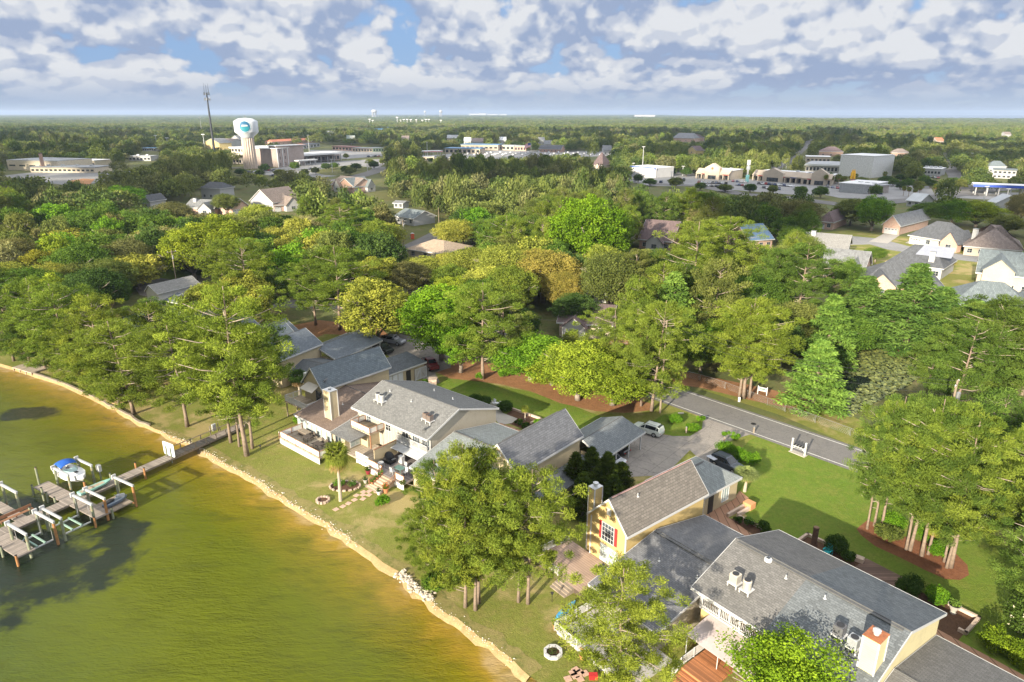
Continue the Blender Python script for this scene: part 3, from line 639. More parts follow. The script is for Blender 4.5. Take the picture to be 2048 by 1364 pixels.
cpt = at(1688, 480); MB().prism([(cpt.x + 13 * math.cos(a * .35), cpt.y + 10 * math.sin(a * .35)) for a in range(18)], .02, .056).sheet('cul_de_sac', LOT, FW, kind='structure')
area('driveway', [(1738, 483), (1775, 487), (1800, 470), (1768, 467)], CONC, .062)
area('driveway', [(1810, 486), (1842, 489), (1862, 478), (1830, 475)], CONC, .062)
area('residential_lot', [(370, 425), (500, 418), (610, 412), (620, 395), (480, 395), (370, 405)], FAIRWAY, .02)
area('residential_lot', [(740, 380), (810, 376), (840, 395), (760, 402)], FAIRWAY, .02)
area('open_grass', [(800, 440), (900, 430), (900, 455), (820, 462)], FAIRWAY, .014)
ribbon('street', [at(120, 340).xy, at(220, 345).xy, at(300, 343).xy, at(420, 336).xy, at(480, 336).xy], 11, ASPH, .2)
# off-frame cumulus whose shadow lies over the town and the right-hand neighbourhood
def cloud(groundpx, alt, name='cloud', th=55):
    off = Vector((SV.x, SV.y)) * (alt / SV.z); mb = MB(); g = rs(9)
    pts = [at(u, v).xy if isinstance(u, (int, float)) and v > 0 else Vector((u, -v)) for u, v in groundpx]
    pts = [p + off for p in pts]; dens_ = []
    for i in range(len(pts)):
        a, b = pts[i], pts[(i + 1) % len(pts)]; n = max(2, int((b - a).length / 22))
        for k in range(n):
            q = a.lerp(b, k / n); dens_.append(q + Vector((g.uniform(-9, 9), g.uniform(-9, 9))))
    lo = Vector((min(p.x for p in dens_), min(p.y for p in dens_))); hi = Vector((max(p.x for p in dens_), max(p.y for p in dens_))); q = [(p.x, p.y) for p in pts]
    yy = lo.y
    while yy < hi.y:
        xx = lo.x
        while xx < hi.x:
            px_, py_ = xx + g.uniform(-40, 40), yy + g.uniform(-40, 40); xx += 105
            c = False
            for i in range(len(q)):
                a, b = q[i], q[i - 1]
                if (a[1] > py_) != (b[1] > py_) and px_ < (b[0] - a[0]) * (py_ - a[1]) / (b[1] - a[1]) + a[0]: c = not c
            if c: r = g.uniform(27, 46) * (1.35 if px_ > -560 else 1.); mb.ell((px_, py_, alt + g.uniform(-15, 15)), (r * g.uniform(.8, 1.4), r, 16), 12, 6, .12, int(px_))
        yy += 105
    return mb.sheet(name, plain('cloud_white', (.9, .9, .9), 1., .05, .01), FW, kind='structure')
CLOUD_ON = True
if CLOUD_ON:
    cloud([(-500, 405), (0, 400), (300, 402), (560, 400), (700, 408), (850, 425), (1000, 415), (1250, 432), (1400, 470), (1560, 510), (1700, 560), (1900, 640), (2100, 700), (2700, 720), (2700, 330), (2100, 296), (1900, 290), (1700, 270), (1400, 266), (1000, 262), (500, 262), (0, 262), (-500, 270)], 420)
# ================================================================== BUILDING KIT
def mp(axis):
    return (lambda p, q, z: (p, q, z)) if axis == 'b' else (lambda p, q, z: (q, p, z))
def fixw(mb):                                                  # make faces consistently outward
    return mb
def rectify(o):
    import bmesh
    bm = bmesh.new(); bm.from_mesh(o.data); bmesh.ops.recalc_face_normals(bm, faces=bm.faces); bm.to_mesh(o.data); bm.free(); return o
def roof_house(t, axis, p0, p1, pr, q0, q1, ze0, ze1, zr, wall, roof, ov=.35, oq=.3, hip0=0, hip1=0, th=.2, z0=0., trim=TRIM, split=None, walls=True, cap=True, ov0=None):
    m = mp(axis); A, B = m(p0, q0, ze0), m(p0, q1, ze0); C_, D = m(p1, q0, ze1), m(p1, q1, ze1); r0, r1 = m(pr, q0 + hip0, zr), m(pr, q1 - hip1, zr)
    res = {}
    if walls:
        w = MB(); s0 = (zr - ze0) / (pr - p0); s1 = (zr - ze1) / (p1 - pr); a, b = p0 + (ov if ov0 is None else ov0), p1 - ov; za, zb = ze0 + s0 * (a - p0) - th - .02, ze1 + s1 * ov - th - .02; y0, y1 = q0 + oq, q1 - oq
        prof0 = [(a, z0), (b, z0), (b, zb)] + ([(pr, zr - th - .02)] if not hip0 else []) + [(a, za)]
        prof1 = [(a, z0), (b, z0), (b, zb)] + ([(pr, zr - th - .02)] if not hip1 else []) + [(a, za)]
        w.poly([m(p, y0, z) for p, z in prof0]); w.poly([m(p, y1, z) for p, z in prof1][::-1])
        w.poly([m(a, y0, z0), m(a, y0, za), m(a, y1, za), m(a, y1, z0)]); w.poly([m(b, y0, z0), m(b, y1, z0), m(b, y1, zb), m(b, y0, zb)])
        res['wall'] = rectify(w.build('wall', wall, t))
    def lerpq(P0, P1, f): return tuple(P0[i] + (P1[i] - P0[i]) * f for i in range(3))
    segs = [(0., 1., roof)] if not split else [(0., split[0], roof), (split[0], 1., split[1])]
    for f0, f1, rm in segs:
        polys = [[lerpq(A, B, f0), lerpq(r0, r1, f0), lerpq(r0, r1, f1), lerpq(A, B, f1)], [lerpq(r0, r1, f0), lerpq(C_, D, f0), lerpq(C_, D, f1), lerpq(r0, r1, f1)]]
        if hip0 and f0 == 0: polys.append([A, C_, r0])
        if hip1 and f1 == 1: polys.append([B, r1, D])
        res['roof'] = rectify(MB().slab(polys, th).build('roof', rm, t))
    if trim:
        tm = MB()
        for P0, P1 in [(A, B), (C_, D)] + ([(A, r0), (r0, C_)] if not hip0 else [(A, C_)]) + ([(B, r1), (r1, D)] if not hip1 else [(B, D)]):
            P0, P1 = Vector(P0), Vector(P1); d = (P1 - P0); c = (P0 + P1) / 2; cen = Vector(m(pr, (q0 + q1) / 2, 0)); n = Vector((-d.y, d.x, 0)).normalized()
            if (c - cen).dot(n) < 0: n = -n
            e = d.normalized() * .02
            vs = []
            for P in (P0 - e, P1 + e):
                for k in (.008, .05):
                    for z in (-th - .06, .012): vs.append(P + n * k + Vector((0, 0, z)))
            tm.add(vs, [(0, 1, 3, 2), (4, 6, 7, 5), (0, 4, 5, 1), (2, 3, 7, 6), (1, 5, 7, 3), (0, 2, 6, 4)])
        res['trim'] = tm.build('fascia', trim, t)
    if cap:
        cp_ = MB(); v0, v1 = Vector(r0), Vector(r1); cp_.tube([v0 + Vector((0, 0, -.02)), v1 + Vector((0, 0, -.02))], .07, 6); cp_.build('ridge_cap', DARKCAP, t)
    return res
DARKCAP = plain('ridge_shingle', (.10, .10, .10), .9, .2)
SH_D = shingle('shingle_light_grey', (.16, .16, .158)); SH_E = shingle('shingle_blue_grey', (.115, .14, .16), R(90)); SH_E2 = shingle('shingle_blue_grey_row', (.145, .175, .20))
SH_H = shingle('shingle_charcoal', (.125, .13, .145), R(90)); SH_G = shingle('shingle_brown', (.165, .12, .095)); SH_B = shingle('shingle_mid_grey', (.135, .138, .148))
SH_A = shingle('shingle_taupe', (.150, .134, .118), R(90)); SH_C1 = shingle('shingle_warm_grey', (.140, .136, .132)); SH_C2 = shingle('shingle_slate_mix', (.125, .138, .148), 0, .35)
SH_J = shingle('shingle_greenish_grey', (.20, .22, .22)); SH_K = shingle('shingle_slate', (.12, .14, .165), R(90))
def window(t, F, a, b, z, face, w, h, nx=2, nz=2, frame=None, glass=None, name='window', depth=.07):
    """a window centred at (a,b,z) on a wall looking along face ('-a','+a','-b','+b')."""
    s = -1 if face[0] == '-' else 1; fr = MB(); gl = MB(); ax = face[1]
    def bx(mb, u0, u1, z0, z1, d0, d1):
        d0, d1 = sorted((d0 * s, d1 * s))
        if ax == 'a': mb.box(a + d0, a + d1, b + u0, b + u1, z + z0, z + z1)
        else: mb.box(a + u0, a + u1, b + d0, b + d1, z + z0, z + z1)
    k = .07 if w > .5 else .04
    bx(fr, -w / 2, w / 2, h / 2 - k, h / 2, -.02, depth); bx(fr, -w / 2, w / 2, -h / 2, -h / 2 + k, -.02, depth)
    bx(fr, -w / 2, -w / 2 + k, -h / 2 + k, h / 2 - k, -.02, depth); bx(fr, w / 2 - k, w / 2, -h / 2 + k, h / 2 - k, -.02, depth)
    for i in range(1, nx): u = -w / 2 + w * i / nx; bx(fr, u - .02, u + .02, -h / 2 + k, h / 2 - k, .01, depth - .015)
    for i in range(1, nz): u = -h / 2 + h * i / nz; bx(fr, -w / 2 + k, w / 2 - k, u - .02, u + .02, .008, depth - .018)
    bx(gl, -w / 2 + .03, w / 2 - .03, -h / 2 + .03, h / 2 - .03, -.01, .02)
    f = fr.build(name, frame or WHITE, t); gl.build('pane', glass or GLASS, f); return f
def railing(name, t, pts, h=1., post=1.5, pick=.14, mat=None, solid=None, picks=True, railw=.07):
    """posts, rails and pickets along a line of points (frame coordinates with z)."""
    mb = MB(); pn = MB()
    for A, B in zip(pts[:-1], pts[1:]):
        A, B = Vector(A), Vector(B); L = (B - A).length; n = max(1, round(L / post)); d = (B - A) / L
        for i in range(n + 1):
            p = A + (B - A) * i / n; mb.cbox((p.x, p.y, p.z + h / 2 + .02), (.1, .1, h + .06), math.atan2(d.y, d.x))
        mb.bar(A + Vector((0, 0, h)), B + Vector((0, 0, h)), railw); mb.bar(A + Vector((0, 0, .12)), B + Vector((0, 0, .12)), railw * .8)
        if picks:
            k = max(1, int(L / pick))
            for i in range(k): p = A + (B - A) * (i + .5) / k; mb.cbox((p.x, p.y, p.z + h / 2), (.045, .03, h - .08), math.atan2(d.y, d.x))
        if solid: a2 = math.atan2(d.y, d.x); c = (A + B) / 2; pn.cbox((c.x, c.y, c.z + h / 2), (L - .1, .02, h - .14), a2)
    o = mb.build(name, mat or WHITE, t)
    if solid: pn.build('panel', solid, o)
    return o
def ac_unit(F, a, b, z, label, body, group, round_=False, s=1., platform=True):
    t = T('air_conditioner', label, 'air conditioner', F, a, b, z, group)
    h = .85 * s; m = MB()
    if round_: m.lathe((a, b, z + .25), [(.36, 0), (.38, .05), (.38, h), (.34, h + .06), (.0, h + .08)], 20)
    else: m.box(a - .38 * s, a + .38 * s, b - .38 * s, b + .38 * s, z + .25, z + .25 + h)
    m.build('casing', body, t)
    l = MB()
    for i in range(7):
        zz = z + .32 + i * (h - .1) / 7
        if not round_: l.box(a - .39 * s, a + .39 * s, b - .39 * s, b + .39 * s, zz, zz + .035)
        else: l.lathe((a, b, zz), [(.39, 0), (.395, .02), (.39, .035)], 20)
    l.build('louvre', METG, t)
    f = MB(); f.lathe((a, b, z + .25 + h + (.08 if round_ else 0)), [(.30 * s, 0), (.30 * s, .04), (.26 * s, .05), (.05, .055), (0, .055)], 20); f.build('fan_grille', BLACK, t)
    if platform:
        p = MB(); p.box(a - .5, a + .5, b - .5, b + .5, z + .16, z + .24)
        for x in (-.42, .42):
            for y in (-.42, .42): p.box(a + x - .05, a + x + .05, b + y - .05, b + y + .05, z - .35, z + .16)
        p.build('platform', WHITE, t)
    return t
def vent_pipe(t, a, b, z, h=.35, r=.06): 
    m = MB(); m.lathe((a, b, z), [(.16, 0), (.10, .06), (r, .08), (r, h), (0, h)], 10); return m.build('vent_pipe', ALU, t)
def chimney(t, a0, a1, b0, b1, z0, z1, mat, capm, flue=True, trimm=True):
    m = MB(); m.box(a0, a1, b0, b1, z0, z1); o = m.build('chimney', mat, t)
    c = MB(); c.box(a0 - .05, a1 + .05, b0 - .05, b1 + .05, z1, z1 + .06); c.build('chimney_cap', capm, o)
    if trimm:
        k = MB()
        for x in (a0, a1):
            for y in (b0, b1): k.box(x - .055, x + .055, y - .055, y + .055, z0, z1 - .005)
        k.build('corner_trim', TRIM, o)
    if flue:
        f = MB(); f.lathe(((a0 + a1) / 2, (b0 + b1) / 2, z1 + .06), [(.2, 0), (.2, .22), (.3, .24), (.3, .42), (.2, .46), (0, .5)], 16); f.build('flue', ALU, o)
    return o
def dish(F, a, b, z, label):
    t = T('satellite_dish', label, 'satellite dish', F, a, b, z)
    m = MB(); M = Matrix.Translation(Vector((a, b, z + .5))) @ Matrix.Rotation(R(200), 4, 'Z') @ Matrix.Rotation(R(50), 4, 'Y'); vs = []; fs = []
    for i in range(5):
        r = .45 * i / 4
        for k in range(16): an = k * math.pi / 8; vs.append(M @ Vector((r * math.cos(an) if i else 0.001 * math.cos(an), (r if i else .001) * math.sin(an), r * r * .5)))
    for i in range(4):
        for k in range(16): fs.append((i * 16 + k, i * 16 + (k + 1) % 16, (i + 1) * 16 + (k + 1) % 16, (i + 1) * 16 + k))
    m.add(vs, fs); m.build('reflector', ALU, t)
    p = MB(); p.tube([(a, b, z - .1), (a, b, z + .35), tuple(M @ Vector((0, 0, 0)))], .03, 6); p.tube([tuple(M @ Vector((.42, 0, .1))), tuple(M @ Vector((.1, 0, .45)))], .015, 5); p.build('arm', METG, t)
# ================================================================== TOWNHOUSES, LEFT ROW (frame F1)
a_, b_ = -69, 61
D = T('townhouse', 'large cream townhouse with a broad pale grey shingle roof and four rooftop cooling units', 'house', F1, a_, b_)
roof_house(D, 'a', 54.4, 68.7, 60.5, -77.4, -61.2, 5.2, 4.9, 7.6, SIDE_BEIGE, SH_D, ov0=.9)
for (x, w_, nm) in ((-74.5, 1.0, 1), (-70.2, 1.2, 1)): window(D, F1, x, 55.29, 3.9, '-b', w_, 1.2, 1, 2)
for i in range(26): x = -77 + i * .62; mb = MB(); mb.box(x - .03, x + .03, 55.24, 55.295, .5, 4.9); mb.build('batten', WHITE, D)
mb = MB(); mb.box(-76.6, -72.6, 55.22, 55.29, 4.55, 4.72); mb.build('louvre_strip', plain('brown_trim', (.2, .12, .09)), D)
for x in (-66.6, -64.3, -62.4): window(D, F1, x, 55.28, 3.95, '-b', 1.5, 1.9, 2, 1)
mb = MB(); mb.box(-68.0, -61.5, 54.7, 55.28, 2.72, 2.88); bal = mb.build('balcony', WHITE, D)
railing('balcony_rail', D, [(-68, 55.2, 2.88), (-68, 54.75, 2.88), (-61.6, 54.75, 2.88), (-61.6, 55.2, 2.88)], .95, 1.6, .13)
mb = MB(); mb.slab([[(-68.2, 55.26, 2.66), (-61.4, 55.26, 2.66), (-61.4, 53.4, 2.3), (-68.2, 53.4, 2.3)]], .06); rectify(mb.build('awning', plain('awning_panel', (.50, .51, .52), .3, .08), D))
for x in (-68.1, -65, -61.5): mb = MB(); mb.box(x - .06, x + .06, 53.42, 53.54, .95, 2.24); mb.build('awning_post', WHITE, D)
mb = MB(); mb.box(-67.6, -62, 55.2, 55.29, 1.0, 2.3); pd = mb.build('patio_door', WHITE, D); mb = MB()
for i in range(4): mb.box(-67.5 + i * 1.38, -66.3 + i * 1.38, 55.15, 55.2, 1.05, 2.25)
mb.build('pane', GLASS, pd)
for (x, y) in ((-74, 59), (-69, 58.7), (-66, 64), (-71, 65)): vent_pipe(D, x, y, 7.6 - abs(y - 60.5) * .33)
for (x, y, s, rd_, bm_) in ((-74.3, 57.0, 1, True, 'grey_ac'), (-73.3, 56.9, 1.05, True, 'grey_ac'), (-64.2, 57.1, .9, False, 'brown_ac'), (-63.2, 56.9, .9, False, 'brown_ac')):
    mt = plain('ac_pale', (.42, .43, .43), .5, .1) if bm_ == 'grey_ac' else plain('ac_brown', (.17, .11, .085), .6, .15)
    ac_unit(F1, x, y, 6.25 - .0, ('round pale grey' if rd_ else 'square rust-brown') + (' cooling unit, the left one of its pair,' if x in (-74.3, -64.2) else ' cooling unit, the right one of its pair,') + ' on the pale roof', mt, 'cooling units on the pale grey roof', rd_, s)
dish(F1, -62.6, 55.3, 5.5, 'satellite dish at the front right corner of the pale grey roof')
# small upper deck with wooden frames
UD = T('upper_deck', 'small raised deck with framed white mesh panels above the grey lean-to roof', 'deck', F1, -73, 53.8)
mb = MB(); mb.box(-75.3, -71.1, 52.7, 55.25, 3.25, 3.42); mb.build('deck_floor', planks('pale_deck', (.50, .40, .29), .16), UD)
MESHW = plain('white_mesh_panel', (.70, .68, .64), .6, .08)
railing('frame_rail', UD, [(-75.3, 55.2, 3.42), (-75.3, 52.7, 3.42), (-71.1, 52.7, 3.42), (-71.1, 55.2, 3.42)], .95, 1.4, .14, WOODR, MESHW, False, .09)
for x in (-75.2, -71.2): mb = MB(); mb.box(x - .07, x + .07, 52.75, 52.89, 1.1, 3.25); mb.build('post', WOODR, UD)
# brown-roofed house with chimney
G_ = T('townhouse', 'low house with a wide brown shingle roof and a tall cream chimney', 'house', F1, -79, 56)
roof_house(G_, 'a', 50.2, 68.2, 59.7, -86.2, -77.0, 2.9, 2.9, 4.7, SIDE_CREAM, SH_G)
chimney(G_, -80.9, -79.3, 52.2, 53.5, 3.1, 7.7, SIDE_CREAM, ALU, False)
mb = MB(); mb.lathe((-80.1, 52.85, 7.76), [(.22, 0), (.22, .15), (.1, .2), (0, .25)], 12); mb.build('flue', METG, G_)
for i in range(7): window(G_, F1, -85.2 + i * 1.25, 50.52, 1.85, '-b', 1.05, 1.7, 1, 1, None, plain('milky_glass', (.33, .40, .41), .15, .2))
vent_pipe(G_, -81.5, 55.8, 3.95, .3); vent_pipe(G_, -78.6, 56.6, 4.1, .3)
G2 = T('porch_roof_room', 'grey-shingled porch room joined to the brown roof in front of the cream townhouse', 'house', F1, -74.5, 52)
rectify(MB().slab([[(-76.96, 50.2, 2.88), (-72.2, 50.2, 2.88), (-72.2, 55.27, 3.15), (-76.96, 55.27, 3.72)]], .18).build('roof', SH_D, G2))
mb = MB(); mb.box(-76.9, -74.0, 50.5, 55.27, .3, 2.7); mb.box(-74.0, -72.4, 53.2, 55.27, .3, 2.7); mb.build('wall', SIDE_CREAM, G2)
window(G2, F1, -75.5, 50.5, 1.75, '-b', 1.5, 1.7, 2, 1); 
mb = MB(); mb.box(-74.02, -73.95, 51.3, 53.1, .9, 2.75); dr = mb.build('french_door', WHITE, G2); mb = MB()
for i in range(2):
    for j in range(4): mb.box(-73.96, -73.93, 51.4 + i * .85, 52.1 + i * .85, 1.1 + j * .4, 1.42 + j * .4)
mb.build('pane', plain('milky_glass', (.33, .40, .41)), dr)
# gabled house with blue-grey roof, awning and balcony; its garage behind
E_ = T('gabled_house', 'narrow gabled house with a blue-grey roof and fabric awning over its balcony', 'house', F1, -88.5, 62)
roof_house(E_, 'b', -91.5, -85.7, -88.6, 55.2, 68.9, 5.3, 5.3, 8.4, SIDE_CREAM, SH_E)
mb = MB(); mb.box(-91.25, -85.95, 55.42, 55.48, 5.0, 5.12); mb.build('band', TRIM, E_)
window(E_, F1, -87.2, 55.5, 3.7, '-b', 1.6, 2.0, 2, 1, METG)
mb = MB(); mb.slab([[(-89.8, 55.45, 5.7), (-86.9, 55.45, 5.7), (-86.7, 53.9, 5.0), (-90.0, 53.9, 5.0)]], .04); rectify(mb.build('awning', plain('awning_fabric', (.60, .55, .48), .9, .1), E_))
mb = MB(); mb.box(-92.2, -86.1, 52.4, 55.45, 2.5, 2.7)
for x in (-92, -89, -86.3): mb.box(x - .08, x + .08, 52.5, 52.66, 0, 2.5)
mb.build('balcony', planks('pale_deck', (.50, .40, .29)), E_)
railing('balcony_rail', E_, [(-92.1, 55.4, 2.7), (-92.1, 52.5, 2.7), (-86.2, 52.5, 2.7), (-86.2, 55.4, 2.7)], .95, 1.5, .13)
dish(F1, -86.3, 56.4, 6.0, 'satellite dish on the front corner of the blue-grey gabled roof')
mb = MB(); mb.box(-91.6, -90.9, 55.8, 57.2, 5.0, 6.6); mb.build('chimney', WHITE, E_)
Fg = T('garage', 'low garage with dark roof and white louvred gates behind the blue-grey gabled house', 'garage', F1, -90, 74)
roof_house(Fg, 'b', -95.0, -87.9, -91.4, 68.95, 78.9, 2.9, 2.9, 4.5, SIDE_CREAM, shingle('shingle_dark_slate', (.095, .105, .115), R(90)), hip1=1.5)
LV = plain('louvre_white', (.62, .63, .64), .5, .12)
for i in range(3):
    mb = MB(); mb.box(-88.2, -88.13, 69.8 + i * 1.25, 70.9 + i * 1.25, .5, 2.4)
    for j in range(12): mb.box(-88.13, -88.09, 69.85 + i * 1.25, 70.85 + i * 1.25, .55 + j * .155, .62 + j * .155)
    mb.build('louvred_panel', LV, Fg)
mb = MB(); mb.box(-88.24, -88.12, 74.2, 75.2, 0, 2.3); mb.build('door', BLACK, Fg)
gt = T('garden_gate', 'white lattice gate panel with diagonal brace beside the dark-roofed garage', 'gate', F1, -87.3, 77)
mb = MB(); mb.box(-88.0, -87.9, 76.0, 78.8, .05, .2); mb.box(-88.0, -87.9, 76.0, 78.8, 2.0, 2.15)
for y in (76.0, 77.3, 78.7): mb.box(-88.02, -87.88, y, y + .12, 0, 2.2)
mb.bar((-87.9, 76.1, .2), (-87.9, 77.3, 2.0), .1); mb.bar((-87.9, 78.6, .2), (-87.9, 77.4, 2.0), .1)
for j in range(11): mb.box(-87.97, -87.94, 76.1, 78.7, .25 + j * .16, .33 + j * .16)
mb.build('gate_leaf', WHITE, gt)
# far-left row (slightly turned)
def F0p(u, v, z): return F0.l(at(u, v, z))
K1 = T('gabled_house', 'cream gabled house with slate roof left of the blue-grey gabled house', 'house', F0, *F0p(600, 700, 6))
r0_ = F0p(542, 681, 7.8); r1_ = F0p(609, 655, 7.8); e0_ = F0p(562, 722, 5.3); e1_ = F0p(639, 689, 5.3)
pk = (r0_[0] + r1_[0]) / 2; pe = (e0_[0] + e1_[0]) / 2; qa, qb = min(r0_[1], e0_[1]), max(r1_[1], e1_[1])
roof_house(K1, 'b', 2 * pk - pe, pe, pk, qa, qb, 5.3, 5.3, 7.8, SIDE_CREAM, SH_K)
chimney(K1, pk - 3.4, pk - 2.6, qa + 1, qa + 2.2, 5.2, 8.4, WHITE, ALU, True)
window(K1, F0, pk, qa + .28, 4.0, '-b', 1.4, 1.3); window(K1, F0, pk + .2, qa + .28, 1.4, '-b', 2.0, 1.9)
K2 = T('carport', 'long open-sided carport with a slate roof on white posts beside the parked pickups', 'carport', F0, pe + 2, qb + 4)
roof_house(K2, 'b', pk - 1.5, pk + 8.0, pk + 3.3, qb - .8, qb + 12.5, 2.9, 2.9, 4.7, SIDE_CREAM, SH_K, walls=False)
for y in np.linspace(qb + 4, qb + 12, 4):
    for x in (pk + 7.5, pk - 1.1): mb = MB(); mb.box(x, x + .16, y, y + .16, 0, 2.75); mb.build('post', WHITE, K2)
mb = MB(); mb.box(pk - 1.0, pk + 7.4, qb - .5, qb - .3, 0, 2.9); mb.build('wall', SIDE_CREAM, K2)
K2b = T('low_wing', 'low slate-roofed wing between the two cream gabled houses', 'house', F0, pe + 1, qb - 5)
roof_house(K2b, 'a', qa + 1.5, qb - .2, (qa + qb) / 2, pe - .1, pe + 9.0, 2.6, 2.6, 3.9, SIDE_CREAM, shingle('shingle_dark_slate', (.095, .105, .115), R(90)))
K3 = T('gabled_house', 'half-hidden slate-roofed house at the far end of the left row', 'house', F0, *F0p(545, 665, 6))
r2_ = F0p(569, 643, 7.5); roof_house(K3, 'b', r2_[0] - 3, r2_[0] + 3, r2_[0], r2_[1] - 11, r2_[1], 5.2, 5.2, 7.6, SIDE_CREAM, SH_E)
for i in range(4):                                             # houses glimpsed among the shoreline pines
    p_ = F0p(500 - i * 78, 735 - i * 12, 0); tt = T('lake_house', ['cream lake house half hidden behind the tall shoreline pines', 'white-railed lake house seen through pines by the seawall', 'tan lake house with a timber stair among the pines', 'brown lake house behind the pines at the left edge'][i], 'house', F0, *p_)
    roof_house(tt, 'b', p_[0] - 4, p_[0] + 4, p_[0], p_[1] - 1, p_[1] + 10, 4.8, 4.8, 7.2, [SIDE_CREAM, WHITE, SIDE_BEIGE, plain('brown_wall', (.26, .17, .12))][i], SH_K)
    window(tt, F0, p_[0] - 1.5, p_[1] - .72, 3.6, '-b', 1.4, 1.3); window(tt, F0, p_[0] + 1.7, p_[1] - .72, 1.3, '-b', 2.2, 1.9)
    mb = MB(); mb.box(p_[0] - 4, p_[0] + 4, p_[1] - 4, p_[1] - .75, .6, .8); mb.build('deck', planks('pale_deck', (.5, .4, .29)), tt)
    railing('deck_rail', tt, [(p_[0] - 4, p_[1] - 4, .8), (p_[0] + 4, p_[1] - 4, .8)], .9, 1.5, .15)
cpv = at(400, 622); Fcp = Frame(-30, (cpv.x, cpv.y))
LC = T('carport', 'low slate-roofed carport with a white car under it near the pale gabled roof', 'carport', Fcp, 0, 0)
roof_house(LC, 'a', -4, 4, 0, -8, 6, 2.6, 2.6, 3.6, WHITE, SH_K, walls=False)
for x in (-7.4, -2.5, 2, 5.5):
    for y in (-3.6, 3.5): mb = MB(); mb.box(x, x + .15, y, y + .15, 0, 2.5); mb.build('post', WHITE, LC)
LCg = T('gabled_house', 'pale grey gabled roof end rising beside the low carport on the left', 'house', Fcp, -10.5, 1)
roof_house(LCg, 'b', -13.5, -8.3, -11.5, -5, 7, 4.4, 4.4, 6.2, WHITE, shingle('shingle_pale', (.23, .225, .215), R(90)))
# middle group
J_ = T('townhouse', 'low wing with a greenish-grey shingle roof between the pale roof and charcoal gable', 'house', F1, -57, 60)
roof_house(J_, 'a', 51.0, 67.6, 59.4, -61.0, -52.6, 2.7, 3.0, 4.7, SIDE_CREAM, SH_J)
mb = MB(); mb.box(-60.9, -52.8, 59.1, 59.3, 4.7, 4.78); mb.build('ridge_vent', DARKCAP, J_)
H_ = T('gabled_house', 'narrow gabled house with a charcoal roof and round gable vent behind the pine cluster', 'house', F1, -49.2, 62)
roof_house(H_, 'b', -52.3, -46.1, -49.2, 54.9, 68.6, 5.3, 5.3, 8.35, SIDE_CREAM, SH_H)
mb = MB(); mb.tube([(-49.2, 55.16, 6.9), (-49.2, 55.1, 6.9)], .38, 16); mb.build('gable_vent', WHITE, H_)
window(H_, F1, -50.2, 55.2, 4.0, '-b', 1.8, 1.6, 2, 2)
mb = MB(); mb.box(-49.85, -49.6, 56.5, 67.8, 7.98, 8.05); mb.build('ridge_vent', DARKCAP, H_)
Hl = T('low_wing', 'flat charcoal lean-to roof along the wall of the charcoal gabled house', 'house', F1, -44.5, 62)
rectify(MB().slab([[(-45.9, 55, 2.9), (-42.6, 55, 2.5), (-42.6, 68, 2.5), (-45.9, 68, 2.9)]], .15).build('roof', shingle('shingle_dark_slate', (.095, .105, .115), R(90)), Hl))
mb = MB(); mb.box(-46.3, -43.2, 55.4, 67.6, 0, 2.3); mb.build('wall', SIDE_CREAM, Hl)
for y in (55.3, 58.5, 62): mb = MB(); mb.box(-42.9, -42.75, y, y + .15, 0, 2.35); mb.build('post', WHITE, Hl)
I_ = T('carport', 'slate-grey carport roof with the pale sedan parked beneath its right side', 'carport', F1, -46.5, 73)
roof_house(I_, 'b', -50.4, -42.9, -46.3, 68.7, 79.6, 2.8, 2.8, 4.6, SIDE_CREAM, shingle('shingle_mid_slate', (.15, .165, .175), R(90)), walls=False, hip1=1.0)
for y in (69.2, 72.5, 75.8, 79.0): mb = MB(); mb.box(-43.4, -43.24, y, y + .16, 0, 2.6); mb.build('post', WHITE, I_)
mb = MB(); mb.box(-50.1, -43.4, 68.85, 69.05, 0, 2.8); mb.box(-50.1, -49.9, 69.05, 79.2, 0, 2.6); mb.build('wall', SIDE_CREAM, I_)
# ================================================================== TOWNHOUSES, RIGHT ROW (frame F2)
A_ = T('gabled_house', 'bright yellow gabled house with red shutters and a taupe shingle roof', 'house', F2, -41.7, 52)
roof_house(A_, 'b', -44.6, -38.85, -41.6, 45.75, 59.1, 5.5, 5.5, 8.6, SIDE_YEL, SH_A)
window(A_, F2, -41.7, 46.0, 4.35, '-b', 1.75, 2.15, 4, 4)
mb = MB(); mb.box(-42.95, -42.62, 45.97, 46.05, 3.3, 5.4); mb.build('shutter', plain('red_shutter', (.42, .03, .03), .5, .15), A_)
mb = MB(); mb.box(-40.78, -40.45, 45.97, 46.05, 3.3, 5.4); mb.build('shutter', plain('red_shutter', (.42, .03, .03)), A_)
mb = MB(); mb.box(-42.0, -41.45, 45.98, 46.05, 6.5, 7.2); mb.prism([(-42.05, 45.97), (-41.4, 45.97), (-41.4, 46.06), (-42.05, 46.06)], 7.2, 7.28); mb.build('gable_vent', WHITE, A_)
mb = MB(); mb.box(-42.7, -40.2, 45.95, 46.04, .65, 2.75); sd_ = mb.build('sliding_door', WHITE, A_)
mb = MB(); mb.box(-42.6, -41.5, 45.9, 45.95, .75, 2.65); mb.box(-41.4, -40.3, 45.91, 45.96, .75, 2.65); mb.build('pane', plain('curtained_glass', (.42, .48, .47), .12, .15), sd_)
mb = MB()
for x in (-44.2, -39.25): mb.box(x - .06, x + .06, 45.95, 46.08, .5, 5.3)
mb.build('corner_trim', WHITE, A_)
vent_pipe(A_, -40.9, 49.4, 7.8, .4)
mb = MB(); mb.box(-41.68, -41.5, 46.2, 59.0, 8.58, 8.63); mb.build('ridge_flashing', plain('pink_flashing', (.5, .28, .25)), A_)
chimney(A_, -45.05, -44.15, 46.3, 47.45, 0, 8.25, SIDE_YEL, ALU, True)
Ag = T('garage', 'hip-roofed garage with lattice screens and dark doorway behind the yellow house', 'garage', F2, -44, 64)
